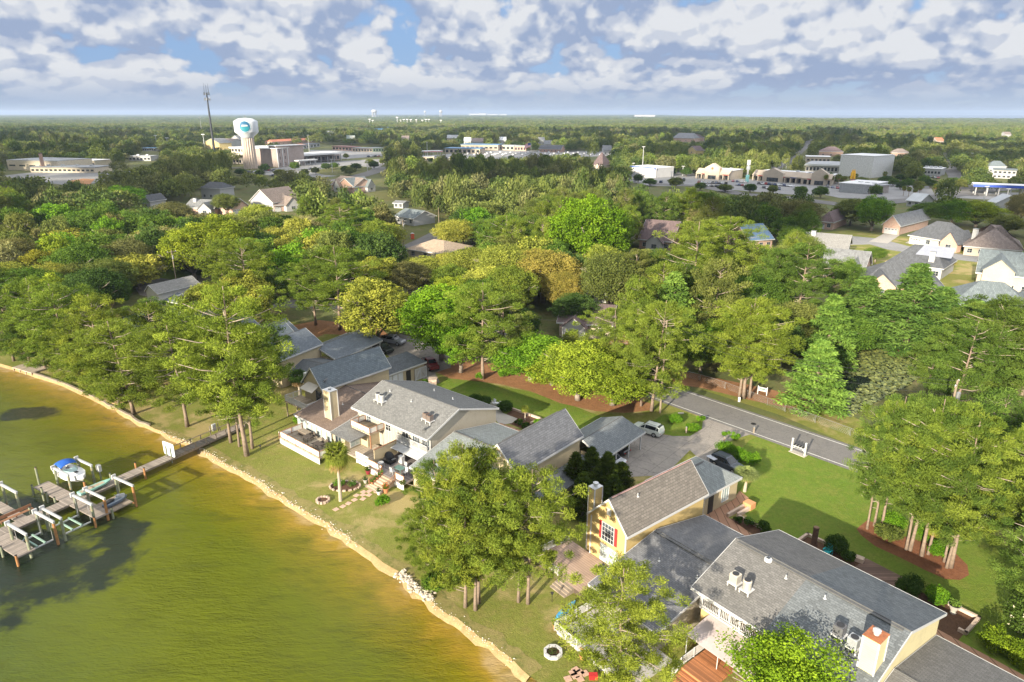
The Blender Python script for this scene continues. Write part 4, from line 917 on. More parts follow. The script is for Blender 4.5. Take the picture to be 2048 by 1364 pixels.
roof_house(Ag, 'b', -48.0, -41.0, -44.6, 59.15, 69.2, 3.0, 3.0, 4.8, SIDE_CREAM, SH_J, hip1=3.2)
mb = MB(); mb.box(-44.7, -44.45, 60, 65.7, 4.77, 4.83); mb.build('ridge_vent', DARKCAP, Ag)
lat = MB()
for k in range(9): lat.box(-41.36, -41.30, 59.5 + k * .32, 59.54 + k * .32, .5, 2.5); 
for k in range(8): lat.box(-41.37, -41.29, 59.5, 62.15, .5 + k * .27, .54 + k * .27)
lat.box(-41.4, -41.32, 59.4, 62.25, .4, .5); lat.box(-41.4, -41.32, 59.4, 62.25, 2.5, 2.62); lat.build('lattice_screen', WHITE, Ag)
mb = MB(); mb.box(-41.37, -41.3, 63.0, 64.0, 0, 2.4); mb.build('door', BLACK, Ag)
window(Ag, F2, -41.36, 66.4, 1.5, '+a', 1.5, 1.9, 3, 1, None, plain('milky_glass', (.33, .40, .41)))
mb = MB(); mb.lathe((-42.0, 68.9, 0), [(.17, 0), (.2, 1.2), (.18, 2.6)], 10); mb.build('brick_pillar', brickm('red_brick'), Ag)
B_ = T('townhouse', 'low house under a wide mid-grey roof between the yellow house and the long house', 'house', F2, -35, 49)
roof_house(B_, 'a', 40.3, 58.6, 50.2, -38.8, -30.2, 2.6, 3.0, 4.6, SIDE_BEIGE, SH_B)
mb = MB(); mb.box(-38.6, -30.6, 49.75, 49.95, 4.57, 4.63); mb.build('ridge_vent', DARKCAP, B_)
for (x, y, z) in ((-35.7, 47.0, 3.95), (-31.6, 47.6, 4.1)): vent_pipe(B_, x, y, z, .32)
def round_vent(t, a, b, z):
    m = MB(); m.lathe((a, b, z - .1), [(.36, 0), (.36, .2), (.32, .27), (.18, .31), (0, .32)], 20); o = m.build('solar_vent', WHITE, t)
    m = MB(); m.box(a - .15, a + .15, b - .15, b + .15, z + .22, z + .25); m.build('solar_panel', GLASS, o)
round_vent(B_, -36.2, 44.6, 3.5)
C_ = T('townhouse', 'long two-storey townhouse with a two-tone grey roof in the bottom right corner', 'house', F2, -22, 52)
roof_house(C_, 'a', 44.9, 59.3, 51.4, -30.3, -14.5, 5.2, 5.2, 7.6, siding('siding_pale_yellow', (.66, .58, .34)), SH_C1, split=(.46, SH_C2), ov0=2.6)
mb = MB(); mb.box(-29.9, -15, 51.0, 51.25, 7.52, 7.6); mb.build('ridge_vent', DARKCAP, C_)
round_vent(C_, -26.6, 50.9, 7.5)
for (x, y) in ((-24.4, 50.2), (-20.9, 50.3)): vent_pipe(C_, x, y, 7.6 - abs(51.4 - y) * .37, .35)
chimney(C_, -16.15, -14.95, 46.6, 48.1, 5.2, 8.8, siding('siding_pale_yellow', (.66, .58, .34)), plain('rusty_cap', (.32, .11, .04), .6, .4, 3.), True)
for (x, y, k, rd_) in ((-27.5, 47.3, 'pale beige cooling unit on a white stand, nearer the ridge end', False), (-26.3, 47.3, 'pale round cooling unit on a white stand beside the beige one', True), (-18.4, 48.0, 'dark grey cooling unit near the rusty-capped chimney', False), (-17.1, 47.7, 'light grey cooling unit against the rusty-capped chimney', False)):
    ac_unit(F2, x, y, 7.6 - (51.4 - y) * .37, k, plain('ac_cream', (.55, .50, .42), .5, .1) if x < -25 else (plain('ac_dark', (.10, .10, .11)) if x < -18 else plain('ac_grey', (.38, .40, .42))), 'cooling units on the two-tone grey roof', rd_, 1, True)
mb = MB(); mb.box(-29.9, -17.5, 46.2, 47.48, 0, 2.6); mb.build('lower_wall', SIDE_YEL, C_)
for i in range(5): mb = MB(); mb.box(-29.9 + i * 3.0 - .09, -29.9 + i * 3.0 + .09, 46.2, 46.38, 2.79, 5.25); mb.build('balcony_post', WHITE, C_)
mb = MB(); mb.box(-30.0, -17.4, 46.0, 47.49, 2.61, 2.78); mb.build('balcony', WHITE, C_)
railing('balcony_rail', C_, [(-30.0, 47.4, 2.78), (-30.0, 46.1, 2.78), (-17.6, 46.1, 2.78), (-17.6, 47.4, 2.78)], 1.0, 2.2, .17)
for i in range(4): window(C_, F2, -28.6 + i * 2.7, 47.48, 3.9, '-b', 1.7, 2.0, 2, 1)
mb = MB(); mb.slab([[(-28.9, 46.1, 2.56), (-22.4, 46.1, 2.56), (-22.4, 42.7, 2.1), (-28.9, 42.7, 2.1)]], .04); rectify(mb.build('awning', plain('pink_awning', (.52, .44, .43), .9, .08), C_))
for x in (-28.8, -25.6, -22.5): mb = MB(); mb.tube([(x, 42.8, 0), (x, 42.8, 2.06)], .04, 6); mb.build('awning_pole', WHITE, C_)
WICK = plain('wicker', (.28, .17, .09), .9, .3, 5.)
def chair(F, x, y, z, label, mat, group, face=1, s=1.):
    t = T('chair', label, 'chair', F, x, y, z, group); q = .26 * s
    mb = MB(); mb.box(x - q, x + q, y - q, y + q, z + .38 * s, z + .46 * s); mb.build('seat', mat, t)
    mb = MB(); mb.cbox((x, y + face * q, z + .75 * s), (2 * q, .05, .6 * s), 0, -.15 * face); mb.build('backrest', mat, t)
    for dx in (-q + .03, q - .03):
        for dy in (-q + .03, q - .03): mb = MB(); mb.box(x + dx - .025, x + dx + .025, y + dy - .025, y + dy + .025, z, z + .38 * s); mb.build('leg', mat, t)
    return t
for x, lb in ((-28.9, 'wicker chair nearest the left end of the long white balcony'), (-27.4, 'second wicker chair from the left end on the long white balcony'), (-26.0, 'third wicker chair from the left end on the long white balcony'), (-24.9, 'wicker chair farthest right of those on the long white balcony')):
    chair(F2, x, 46.8, 2.79, lb, WICK, 'wicker chairs on the long balcony')
L_ = T('townhouse', 'low-roofed end unit beyond the pale gable wall at the bottom right edge', 'house', F2, -10, 50)
roof_house(L_, 'a', 41.0, 58.8, 50.1, -14.7, -3.0, 2.7, 3.0, 4.6, SIDE_CREAM, SH_C1)
# ================================================================== DECKS AND YARD THINGS
DECKP = planks('deck_planks_pale', (.43, .36, .28), .15); DECKG = planks('deck_planks_grey', (.20, .175, .17), .15, R(90)); DECKR = planks('deck_planks_red', (.42, .17, .07), .15, R(90))
d1 = T('deck', 'pale timber deck with white mesh rail in front of the brown-roofed house', 'deck', F1, -80, 48.5)
mb = MB(); mb.box(-84.5, -74.6, 46.6, 50.4, .75, .95); mb.build('deck_floor', DECKP, d1)
mb = MB(); mb.box(-84.5, -74.6, 46.55, 46.6, .0, .75); mb.box(-84.55, -84.5, 46.6, 50.4, 0, .75); mb.build('skirting', WHITE, d1)
railing('rail', d1, [(-84.4, 50.3, .95), (-84.4, 46.7, .95), (-74.7, 46.7, .95), (-74.7, 49.5, .95)], .95, 1.9, .14, WOODR, MESHW, False, .09)
mb = MB()
for i in range(4): mb.box(-85.9 + i * .35, -85.5 + i * .35, 47.4, 48.6, .05 + i * .2, .2 + i * .2)
mb.build('steps', WOODW, d1); railing('stair_rail', d1, [(-86.0, 47.35, .0), (-84.6, 47.35, .75)], .85, 1.2, .14, WOODR, MESHW, False); railing('stair_rail', d1, [(-86.0, 48.65, .0), (-84.6, 48.65, .75)], .85, 1.2, .14, WOODR, MESHW, False)
DKF = plain('dark_furniture', (.07, .055, .045), .8, .3, 4.)
def table(F, x, y, z, label, mat, w=1.2, d=.8, round_=False, h=.72):
    t = T('table', label, 'table', F, x, y, z); mb = MB()
    if round_: mb.lathe((x, y, z + h), [(w / 2, 0), (w / 2, .05), (0, .05)], 18)
    else: mb.box(x - w / 2, x + w / 2, y - d / 2, y + d / 2, z + h, z + h + .05)
    mb.build('tabletop', mat, t)
    for dx in (-.38, .38):
        for dy in (-.34, .34): mb = MB(); mb.box(x + dx * w - .03, x + dx * w + .03, y + dy * d - .03, y + dy * d + .03, z, z + h); mb.build('leg', mat, t)
    return t
t = T('hot_tub', 'dark brown covered box seat against the white wall on the pale deck', 'bench', F1, -82.3, 49.4, .95); mb = MB(); mb.box(-83.4, -81.4, 49.0, 49.9, .95, 1.5); mb.build('base', DKF, t); mb = MB(); mb.box(-83.45, -81.35, 48.95, 49.95, 1.51, 1.6); mb.build('lid', WOODW, t)
t['category'] = 'bench'; t.name = 'bench'
table(F1, -80.4, 48.6, .95, 'dark square table beside the box bench on the pale deck', DKF, 1.3, 1.0)
table(F1, -77.3, 48.2, .95, 'dark dining table with metal chairs on the pale deck', DKF, 1.5, 1.1)
for i, (x, y, f, lb) in enumerate(((-77.8, 47.3, -1, 'black chair on the lake side of the deck dining table, left one'), (-76.8, 47.3, -1, 'black chair on the lake side of the deck dining table, right one'), (-77.8, 49.2, 1, 'black chair on the house side of the deck dining table, left one'), (-76.8, 49.2, 1, 'black chair on the house side of the deck dining table, right one'), (-80.4, 49.5, 1, 'dark chair tucked behind the square table on the pale deck'))):
    chair(F1, x, y, .95, lb, DKF, 'dark chairs on the pale deck', f)
d2 = T('deck', 'grey deck with grill and glass table under the white awning', 'deck', F1, -65, 51.5)
mb = MB(); mb.box(-67.6, -60.6, 49.6, 55.2, .75, .95); mb.build('deck_floor', DECKG, d2)
railing('rail', d2, [(-68.4, 49.75, .95), (-65.1, 49.75, .95)], .95, 1.1, .13, WOODR, MESHW, False, .09); railing('rail', d2, [(-62.3, 49.75, .95), (-60.7, 49.75, .95)], .95, 1.1, .13, WOODR, MESHW, False, .09)
mb = MB(); mb.box(-67.6, -60.6, 49.55, 49.6, 0, .75); mb.build('skirting', MESHW, d2)
d3 = T('deck', 'tan timber deck with low white fence left of the privacy wall', 'deck', F1, -70.5, 52)
mb = MB(); mb.box(-73.8, -67.75, 50.2, 54.5, .6, .8); mb.build('deck_floor', DECKP, d3)
railing('rail', d3, [(-71.2, 50.25, 0), (-68.5, 50.25, 0)], 1.7, 1.3, .16, MESHW, MESHW, False)
t = T('privacy_wall', 'tall cream privacy wall between the two patios', 'wall', F1, -67.8, 52.4); mb = MB(); mb.box(-67.72, -67.6, 50.6, 54.5, .8, 3.0); mb.build('panel', SIDE_CREAM, t); mb = MB(); mb.box(-67.75, -67.57, 50.55, 54.52, 3.0, 3.07); mb.build('coping', WOODR, t)
t = T('grill', 'large domed black grill with cover on the grey deck', 'grill', F1, -66.5, 52.2, .95); mb = MB(); mb.ell((-66.5, 52.2, 1.75), (.75, .6, .75), 18, 10); mb.box(-67.2, -65.8, 51.7, 52.7, .95, 1.6); mb.build('cover', plain('black_cover', (.018, .018, .02), .7, .3, 3), t, True); mb = MB(); mb.box(-65.75, -65.45, 51.9, 52.5, 1.7, 1.75); mb.build('side_shelf', METG, t)
t = T('storage_box', 'white storage bin standing beside the domed black grill', 'box', F1, -65.1, 53.2, .95); mb = MB(); mb.box(-65.5, -64.8, 52.9, 53.5, .95, 1.85); mb.build('bin', WHITE, t); mb = MB(); mb.box(-65.53, -64.77, 52.87, 53.53, 1.86, 1.95); mb.build('lid', WHITE, t)
table(F1, -66.2, 50.5, .95, 'small round white table at the edge of the grey deck', WHITE, .8, .8, True)
table(F1, -63.2, 51.2, .95, 'glass-topped table on the grey deck under the awning', plain('green_glass', (.12, .2, .18), .1, .2), 1.4, 1.0)
for x, y, f, lb in ((-63.7, 50.4, -1, 'pale metal chair on the lake side of the glass table'), (-62.2, 51.3, 1, 'pale metal chair at the right end of the glass table'), (-63.3, 52.1, 1, 'pale metal chair behind the glass table')): chair(F1, x, y, .95, lb, ALU, 'metal chairs at the glass table', f)
st = T('stairs', 'wide wooden garden stair lined with flower pots', 'stairs', F1, -63.7, 48.7)
mb = MB()
for i in range(5): mb.box(-65.0, -62.4, 47.6 + i * .42, 48.02 + i * .42, .0, .14 + i * .17)
mb.box(-65.4, -62.2, 46.9, 47.55, .02, .08); mb.build('steps', planks('stair_boards', (.55, .42, .30), .42, R(90)), st)
for x in (-65.1, -62.3): railing('handrail', st, [(x, 47.6, 0.0), (x, 49.6, .75)], .9, 2.0, .2, WOODR, None, True)
POT = plain('terracotta', (.42, .17, .08), .8, .2)
FLOWR = plain('red_flowers', (.5, .06, .04), .8, .5, 9.); GRNP = plain('pot_greenery', (.06, .14, .02), .9, .4, 9.)
def leafy(t, c, r, n, col, name='foliage', s=.12, seed=1):
    me = leaf_mesh(name, [c], [r], n, s, s * .6, 'leaf', seed); me.materials.append(LEAF); o = bpy.data.objects.new(name, me); link(o, t); org = ORG.get(t.name, (0, 0, 0))
    o.location = (-org[0], -org[1], -org[2]); set_color(o, col); return o
def pot(F, x, y, z, label, group=None, r=.22, col=(.07, .15, .02), mat=None, flower=None, sd_=1):
    t = T('flower_pot', label, 'plant pot', F, x, y, z, group); mb = MB(); mb.lathe((x, y, z), [(r * .65, 0), (r, r * 1.5), (r * 1.1, r * 1.5), (r * 1.1, r * 1.75), (r * .9, r * 1.75), (0, r * 1.6)], 14); mb.build('pot', mat or POT, t)
    leafy(t, (x, y, z + r * 2.6), (r * 1.5, r * 1.5, r * 1.2), 90, col, 'foliage', r * .6, sd_)
    if flower: leafy(t, (x, y, z + r * 3.1), (r * 1.4, r * 1.4, r * .8), 40, flower, 'blossom', r * .45, sd_ + 1)
for i, lb in enumerate(('bottom', 'second', 'third', 'fourth', 'top')): pot(F1, -64.8, 47.8 + i * .42, .16 + i * .17, 'terracotta pot on the %s step at the left side of the wide stair' % lb, 'pots down the wide stair', .18, sd_=i)
pot(F1, -62.0, 47.8, 0, 'big pot of orange and red flowers right of the wide stair', None, .38, (.12, .14, .02), None, (.6, .12, .02))
pot(F1, -65.9, 47.6, 0, 'pale stone planter standing left of the wide stair foot', None, .3, (.06, .1, .03), CONC); pot(F1, -62.3, 46.9, 0, 'white stone urn at the right foot of the wide stair', None, .3, (.06, .1, .03), WHITE)
pot(F1, -67.5, 49.3, 0, 'dark red pot against the white fence near the palm', None, .35, (.05, .08, .02), plain('dark_red_pot', (.2, .02, .03)))
def ringbed(u, v, label, r, mat, inner, cat='fire pit', n=12, name='fire_pit', h=.3):
    t = Tp(name, label, cat, u, v)
    for i in range(n): a = i * 2 * math.pi / n; mb = MB(); mb.cbox((r * math.cos(a), r * math.sin(a), h / 2), (.28 if n > 8 else r * .85, .24, h), a + math.pi / 2); mb.build('stone', mat, t)
    mb = MB(); mb.lathe((0, 0, 0), [(r - .05, 0), (r - .05, h * .4), (0, h * .45)], 16); mb.build('filling', inner, t); return t
ringbed(646, 1002, 'round stone fire pit on the lawn left of the palm', .75, plain('pit_stone', (.45, .34, .27), .9, .3, 3), MULCH)
t = ringbed(1106, 1307, 'octagonal white stone planter on the patchy lawn near the water', .7, WHITE, MULCH, 'planter', 8, 'planter'); leafy(t, (0, 0, .3), (.5, .5, .15), 150, (.07, .10, .03), 'foliage', .12, 5)
for k, (u, v) in enumerate([(672, 1019), (686, 1013), (697, 1007), (709, 1000), (713, 991), (726, 998), (727, 984), (738, 983), (738, 990), (726, 990), (745, 975), (754, 984)]):
    p = at(u, v); mb = MB(); mb.cbox((p.x, p.y, .025), (.62, .62, .05), R(-40 + 8 * (k % 3))); o = mb.sheet('stepping_stone', plain('pink_paver', (.52, .34, .26), .9, .15, 3), FW, 'square pink stepping stone in the trail from the palm to the stair', 'stepping stone', group='stepping stones by the palm')
for k, (u, v) in enumerate([(1136, 1358), (1150, 1352), (1160, 1345), (1146, 1346), (1170, 1347), (1152, 1340), (1160, 1358)]):
    p = at(u, v); mb = MB(); mb.cbox((p.x, p.y, .025), (.6, .6, .05), R(20 + 8 * (k % 3))); mb.sheet('stepping_stone', plain('pink_paver', (.52, .34, .26)), FW, 'rough pink stepping stone in the lawn near the bottom edge', 'stepping stone', group='stepping stones near the bottom edge')
t = Tp('garden_bed', 'small crescent flower bed with stone edging at the palm foot', 'flower bed', 690, 973)
mb = MB(); mb.prism([(2.4 * math.cos(a * .4) * .8, 1.2 * math.sin(a * .4)) for a in range(16)], 0, .06); mb.build('soil', MULCH, t)
mb = MB()
for a in range(16): mb.cbox((1.95 * math.cos(a * .4), 1.25 * math.sin(a * .4), .1), (.4, .2, .2), a * .4 + 1.57)
mb.build('edging', plain('pit_stone', (.45, .34, .27)), t); leafy(t, (-.8, .2, .5), (.9, .7, .5), 380, (.09, .19, .015), 'foliage', .2, 2); leafy(t, (.9, .2, .35), (.7, .6, .35), 200, (.05, .11, .02), 'foliage', .2, 3)
# yellow house patio, steps, planter wall, brick walks
PATIO = planks('patio_boards', (.42, .30, .23), .3, R(90), .12)
t = T('patio', 'tan terrace in front of the yellow gabled house with a doormat', 'patio', F2, -43, 43)
mb = MB(); mb.box(-47.5, -38.9, 40.6, 46.0, .02, .55); mb.build('floor', PATIO, t)
mb = MB(); mb.box(-42.0, -40.9, 44.9, 45.8, .56, .58); mb.build('doormat', BLACK, t)
railing('rail', t, [(-47.4, 45.9, .55), (-47.4, 40.7, .55), (-43.5, 40.7, .55)], .95, 1.5, .14)
mb = MB()
for i in range(4): mb.box(-43.2, -41.0, 39.3 + i * .33, 39.65 + i * .33, 0, .14 + i * .13)
mb.build('steps', WOODW, t)
walk = planks('terracotta_walk', (.38, .21, .13), .9, 0, .1)
area('brick_walk', [(1404, 1032), (1440, 1012), (1466, 1000), (1479, 981), (1498, 996), (1470, 1016), (1455, 1031), (1420, 1046)], walk, .04)
area('brick_walk', [(1418, 1043), (1450, 1030), (1512, 1074), (1540, 1095), (1500, 1100)], walk, .045)
MB().poly([(-16.5, 62.3, .03), (-2.0, 62.0, .03), (-2.0, 63.4, .03), (-16.5, 63.8, .03)]).sheet('brick_walk', walk, F2, kind='structure')
MB().poly([(-31.5, 62.0, .014), (-14.2, 62.0, .014), (-14.2, 68.2, .014), (-31.5, 68.2, .014)]).sheet('mulch_bed', MULCH, F2, kind='structure')
area('mulch_bed', [(1460, 1038), (1480, 1034), (1512, 1050), (1545, 1075), (1530, 1085)], MULCH, .03)
MB().poly([(-25.3, 66.8, .03), (-21.0, 66.6, .03), (-21.3, 69.2, .03), (-25.3, 69.4, .03)]).sheet('paved_patio', planks('brown_pavers', (.19, .12, .095), .3, R(90)), F2, kind='structure')
pw = T('planter_wall', 'low stucco planter wall with an orange end post beside the brick walk', 'planter', F2, -39.0, 66.5)
STUC = plain('pink_stucco', (.52, .40, .32), .9, .15, 2.)
mb = MB(); mb.box(-39.6, -39.3, 64.4, 67.7, 0, .5); mb.box(-38.9, -38.6, 65.4, 67.7, 0, .5); mb.build('wall', STUC, pw); mb = MB(); mb.box(-39.6, -38.5, 67.72, 68.8, 0, .8); mb.build('end_post', plain('orange_stucco', (.55, .26, .12), .8, .1), pw)
def edging(F, pts, label, h=.35, w=.28, name='edging_wall', mat=None, cat='low wall'):
    t = T(name, label, cat, F, *pts[0]); mb = MB()
    for (a, b), (c, d) in zip(pts[:-1], pts[1:]):
        L = math.hypot(c - a, d - b); mb.cbox(((a + c) / 2, (b + d) / 2, h / 2), (L + w, w, h), math.atan2(d - b, c - a))
    mb.build('wall', mat or STUC, t); return t
edging(F2, [(-38.5, 65.4), (-36.3, 65.4), (-34.6, 65.4)], 'thin stucco edging round the shrub bed by the yellow garage')
edging(F2, [(-31.5, 65.5), (-31.5, 68.4), (-29.4, 68.4)], 'angular stucco edging around the bed with the dark stump')
edging(F2, [(-16.6, 68.3), (-14.1, 68.3), (-14.1, 65.1), (-14.6, 65.1)], 'stucco retaining edge of the last bed beside the end unit')
edging(F1, [(-66.4, 77.8), (-60.4, 77.8), (-60.6, 75.6)], 'pale edging round the dark bed with the small palm')
MB().poly([(-65.6, 73.4, .02), (-60.4, 73.4, .02), (-60.4, 77.7, .02), (-66.3, 77.7, .02)]).sheet('mulch_bed', MULCH, F1, kind='structure')
area('stone_walk', [(960, 812), (984, 800), (1006, 826), (1035, 837), (1024, 846), (1000, 850), (985, 832)], CONC, .028)
area('brick_walk', [(988, 850), (1002, 846), (1052, 864), (1040, 868)], walk, .034)
t = T('tree_stump', 'tall dark tree stump standing in the corner bed behind the roof', 'tree stump', F2, -30.1, 67.2); mb = MB(); mb.lathe((-30.1, 67.2, 0), [(.42, 0), (.32, .3), (.3, 2.0), (.34, 2.3), (0, 2.32)], 10); mb.build('stump', plain('dark_bark', (.09, .05, .035), .95, .4, 3.), t); mb = MB(); mb.tube([(-30.1, 67.2, 2.33), (-30.1, 67.2, 2.36)], .28, 10); mb.build('cut_face', plain('cut_wood', (.2, .11, .06)), t)
t = T('adirondack_chair', 'turquoise slatted garden chair beside the round shrubs', 'chair', F2, -28.3, 66.9)
TEAL = plain('turquoise_plastic', (.02, .36, .40), .45, .1)
mb = MB(); mb.cbox((-28.3, 66.8, .38), (.6, .6, .04), 0, .15); mb.build('seat', TEAL, t); mb = MB()
for i in range(5): mb.cbox((-28.54 + i * .12, 67.13, .78), (.10, .03, .85 - abs(i - 2) * .07), 0, -.35)
mb.build('backrest', TEAL, t)
for dx in (-.36, .36): mb = MB(); mb.box(-28.3 + dx - .07, -28.3 + dx + .07, 66.45, 67.15, .6, .64); mb.box(-28.3 + dx - .04, -28.3 + dx + .04, 66.48, 66.56, 0, .6); mb.box(-28.3 + dx - .04, -28.3 + dx + .04, 67.05, 67.13, 0, .6); mb.build('armrest', TEAL, t)
t = T('stone_block', 'pale rectangular stone block between shrub and brown pavers', 'stone', F2, -25.6, 68.3); mb = MB(); mb.cbox((-25.6, 68.3, .25), (1.0, .7, .5), .2); mb.build('block', STUC, t)
t = T('urn', 'weathered garden urn with ferns in the last bed', 'urn', F2, -16.0, 67.4); mb = MB(); mb.lathe((-16.0, 67.4, 0), [(.3, 0), (.2, .2), (.25, .3), (.5, .8), (.58, .95), (.5, .95), (0, .85)], 16); mb.build('bowl', CONC, t); leafy(t, (-16.0, 67.4, 1.15), (.55, .55, .3), 160, (.10, .17, .03), 'foliage', .25)
# awning side deck at the bottom edge, kayaks, small things
t = T('deck', 'orange-stained timber deck and steps at the bottom edge', 'deck', F2, -25, 38)
mb = MB(); mb.box(-27.6, -24.6, 40.6, 46.1, .5, .7)
for i in range(3): mb.box(-27.6, -24.6, 39.4 + i * .4, 39.8 + i * .4, 0, .15 + i * .16)
mb.build('deck_floor', DECKR, t); railing('rail', t, [(-27.7, 39.5, .1), (-27.7, 40.7, .7), (-27.7, 45.9, .7)], .95, 1.5, .14)
t = T('patio', 'grey patio with loungers hidden under the low pine', 'patio', F2, -33.5, 38); mb = MB(); mb.box(-37.8, -28.9, 35.4, 41.0, .02, .35); mb.build('floor', plain('pale_patio', (.40, .38, .36), .9, .15), t)
railing('rail', t, [(-38.0, 40.9, .35), (-38.0, 35.3, .35), (-29.0, 35.3, .35)], .95, 1.5, .14)
t = T('sun_lounger', 'pale cushioned lounger on the grey patio under the low pine', 'lounger', F2, -34, 38.3); mb = MB(); mb.cbox((-34, 38.2, .75), (.8, 1.5, .14)); mb.cbox((-34, 39.2, .98), (.8, .8, .14), 0, .6); mb.build('cushion', plain('pale_cushion', (.5, .47, .45)), t)
for dx in (-.35, .35):
    for dy in (-.6, .8): mb = MB(); mb.box(-34 + dx - .04, -34 + dx + .04, 38.2 + dy - .04, 38.2 + dy + .04, .35, .68); mb.build('leg', METG, t)
def kayak(u, v, az, col, label, L=3.4, tilt=.0):
    t = Tp('kayak', label, 'kayak', u, v, az); mb = MB(); vs = []; fs = []; n = 12; m = 10
    for i in range(n + 1):
        s = i / n * 2 - 1; w = .38 * (1 - abs(s) ** 2.4) + .01; h = .17 * (1 - abs(s) ** 3) + .02
        for k in range(m): a = 2 * math.pi * k / m; vs.append((s * L / 2, w * math.cos(a), .22 + h * math.sin(a) + .12 * s * s))
    for i in range(n):
        for k in range(m): fs.append((i * m + k, i * m + (k + 1) % m, (i + 1) * m + (k + 1) % m, (i + 1) * m + k))
    mb.add(vs, fs); mb.build('hull', plain(label.split()[0] + '_hull', col, .4, .1), t, True)
    mb = MB(); mb.tube([(-.5, 0, .39), (-.2, 0, .4), (.3, 0, .4), (.5, 0, .39)], [.1, .24, .24, .1], 12); mb.build('cockpit', BLACK, t)
kayak(1131, 1224, 50, (.05, .33, .62), 'light-blue kayak lying on the lawn beside the pine patio'); kayak(1141, 1272, -52, (.35, .55, .03), 'lime-green kayak against the white patio fence')
t = Tp('cooler', 'red picnic cooler on dark legs at the bottom edge', 'cooler', 1186, 1362); mb = MB(); mb.box(-.35, .35, -.22, .22, .3, .65); mb.build('body', plain('red_plastic', (.5, .02, .02)), t); mb = MB(); mb.box(-.37, .37, -.24, .24, .66, .72); mb.build('lid', plain('red_plastic', (.5, .02, .02)), t)
pot(FW, *at(1165, 1318).xy, 0, 'terracotta pot of orange flowers by the white patio fence', None, .3, (.1, .16, .02), None, (.6, .2, .02)); pot(FW, *at(1112, 1258).xy, 0, 'terracotta pot with a spiky palm-like plant near the light-blue kayak', None, .35, (.12, .2, .02))
for u, v, lb in ((1104, 1204, 'short black garden lamp on the lawn right of the pine trunks'), (522, 905, 'short black garden lamp on the lawn beside the leaning pines')):
    t = Tp('garden_lamp', lb, 'garden lamp', u, v); mb = MB(); mb.tube([(0, 0, 0), (0, 0, .9)], .03, 6); mb.build('pole', BLACK, t); mb = MB(); mb.lathe((0, 0, .9), [(.08, 0), (.13, .2), (.18, .22), (0, .35)], 10); mb.build('lamp_head', BLACK, t)
# patio furniture behind the pale roof
WPL = plain('white_plastic', (.66, .67, .70), .4, .05); wp = F1.l(at(994, 813))
table(F1, wp[0], wp[1], .03, 'small white plastic table on the stone walk behind the pale roof', WPL, .7, .7, True, .6)
chair(F1, wp[0] - .7, wp[1], .03, 'white plastic chair left of the small round table behind the pale roof', WPL, 'white plastic chairs', 1); chair(F1, wp[0] + .7, wp[1] - .1, .03, 'white plastic chair right of the small round table behind the pale roof', WPL, 'white plastic chairs', 1)
# shrubs and hedges
def hedge(F, a0, a1, b0, b1, h, label, col, name='hedge', cat='hedge', n=26, seed=1, rnd=False):
    t = T(name, label, cat, F, (a0 + a1) / 2, (b0 + b1) / 2); cx, cy = (a0 + a1) / 2, (b0 + b1) / 2; g = rs(seed); C, RR = [], []
    w, d = (a1 - a0), (b1 - b0); k = max(6, int(w * d * h * n / 6))
    k = min(k, 150)
    for i in range(k):
        if rnd:
            v = Vector((g.gauss(0, 1), g.gauss(0, 1), abs(g.gauss(0, 1)) * .9)).normalized() * g.uniform(.6, .95)
            C.append((v.x * w * .42, v.y * d * .42, h * .42 + v.z * h * .42)); 
        else: C.append((g.uniform(-.5, .5) * (w - .3), g.uniform(-.5, .5) * (d - .3), g.uniform(.2, .9) * h))
        s = min(w, d, h) * .30; RR.append((s, s, s))
    me = leaf_mesh('foliage', C, RR, 130, .16, .11, 'leaf', seed); me.materials.append(LEAF); o = bpy.data.objects.new('foliage', me); link(o, t); set_color(o, col); return t
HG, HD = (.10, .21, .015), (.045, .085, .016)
hedge(F2, -50.6, -44.2, 77.2, 79.0, 1.6, 'bright clipped hedge along the drive behind the parked dark car', HG, seed=3)
hedge(F2, -53.4, -50.2, 82.3, 83.4, 1.0, 'short bright hedge beside the mailbox post at the road', HG, seed=4)
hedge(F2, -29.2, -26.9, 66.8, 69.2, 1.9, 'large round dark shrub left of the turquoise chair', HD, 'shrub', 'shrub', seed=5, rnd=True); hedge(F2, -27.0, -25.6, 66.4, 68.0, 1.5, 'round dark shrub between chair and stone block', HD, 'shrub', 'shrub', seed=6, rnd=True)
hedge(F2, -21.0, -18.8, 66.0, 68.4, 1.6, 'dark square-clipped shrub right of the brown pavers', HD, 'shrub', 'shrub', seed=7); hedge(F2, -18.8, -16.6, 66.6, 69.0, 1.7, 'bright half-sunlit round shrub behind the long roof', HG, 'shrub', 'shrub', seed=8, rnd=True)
hedge(F2, -13.0, -7.0, 64.1, 66.4, 1.8, 'long boxy yellow-green hedge at the bottom right edge', (.15, .22, .016), seed=9)
for i, (a, b, w, lb) in enumerate([(-38.0, 64.5, 1.3, 'small dark shrub nearest the planter wall'), (-36.7, 64.6, 1.5, 'middle dark shrub in the bed along the brick walk'), (-35.0, 64.8, 2.2, 'tall dark shrub at the far end of the brick walk')]): hedge(F2, a - w / 2, a + w / 2, b - .7, b + .7, .8 + .4 * i, lb, HD, 'shrub', 'shrub', seed=20 + i, rnd=True)
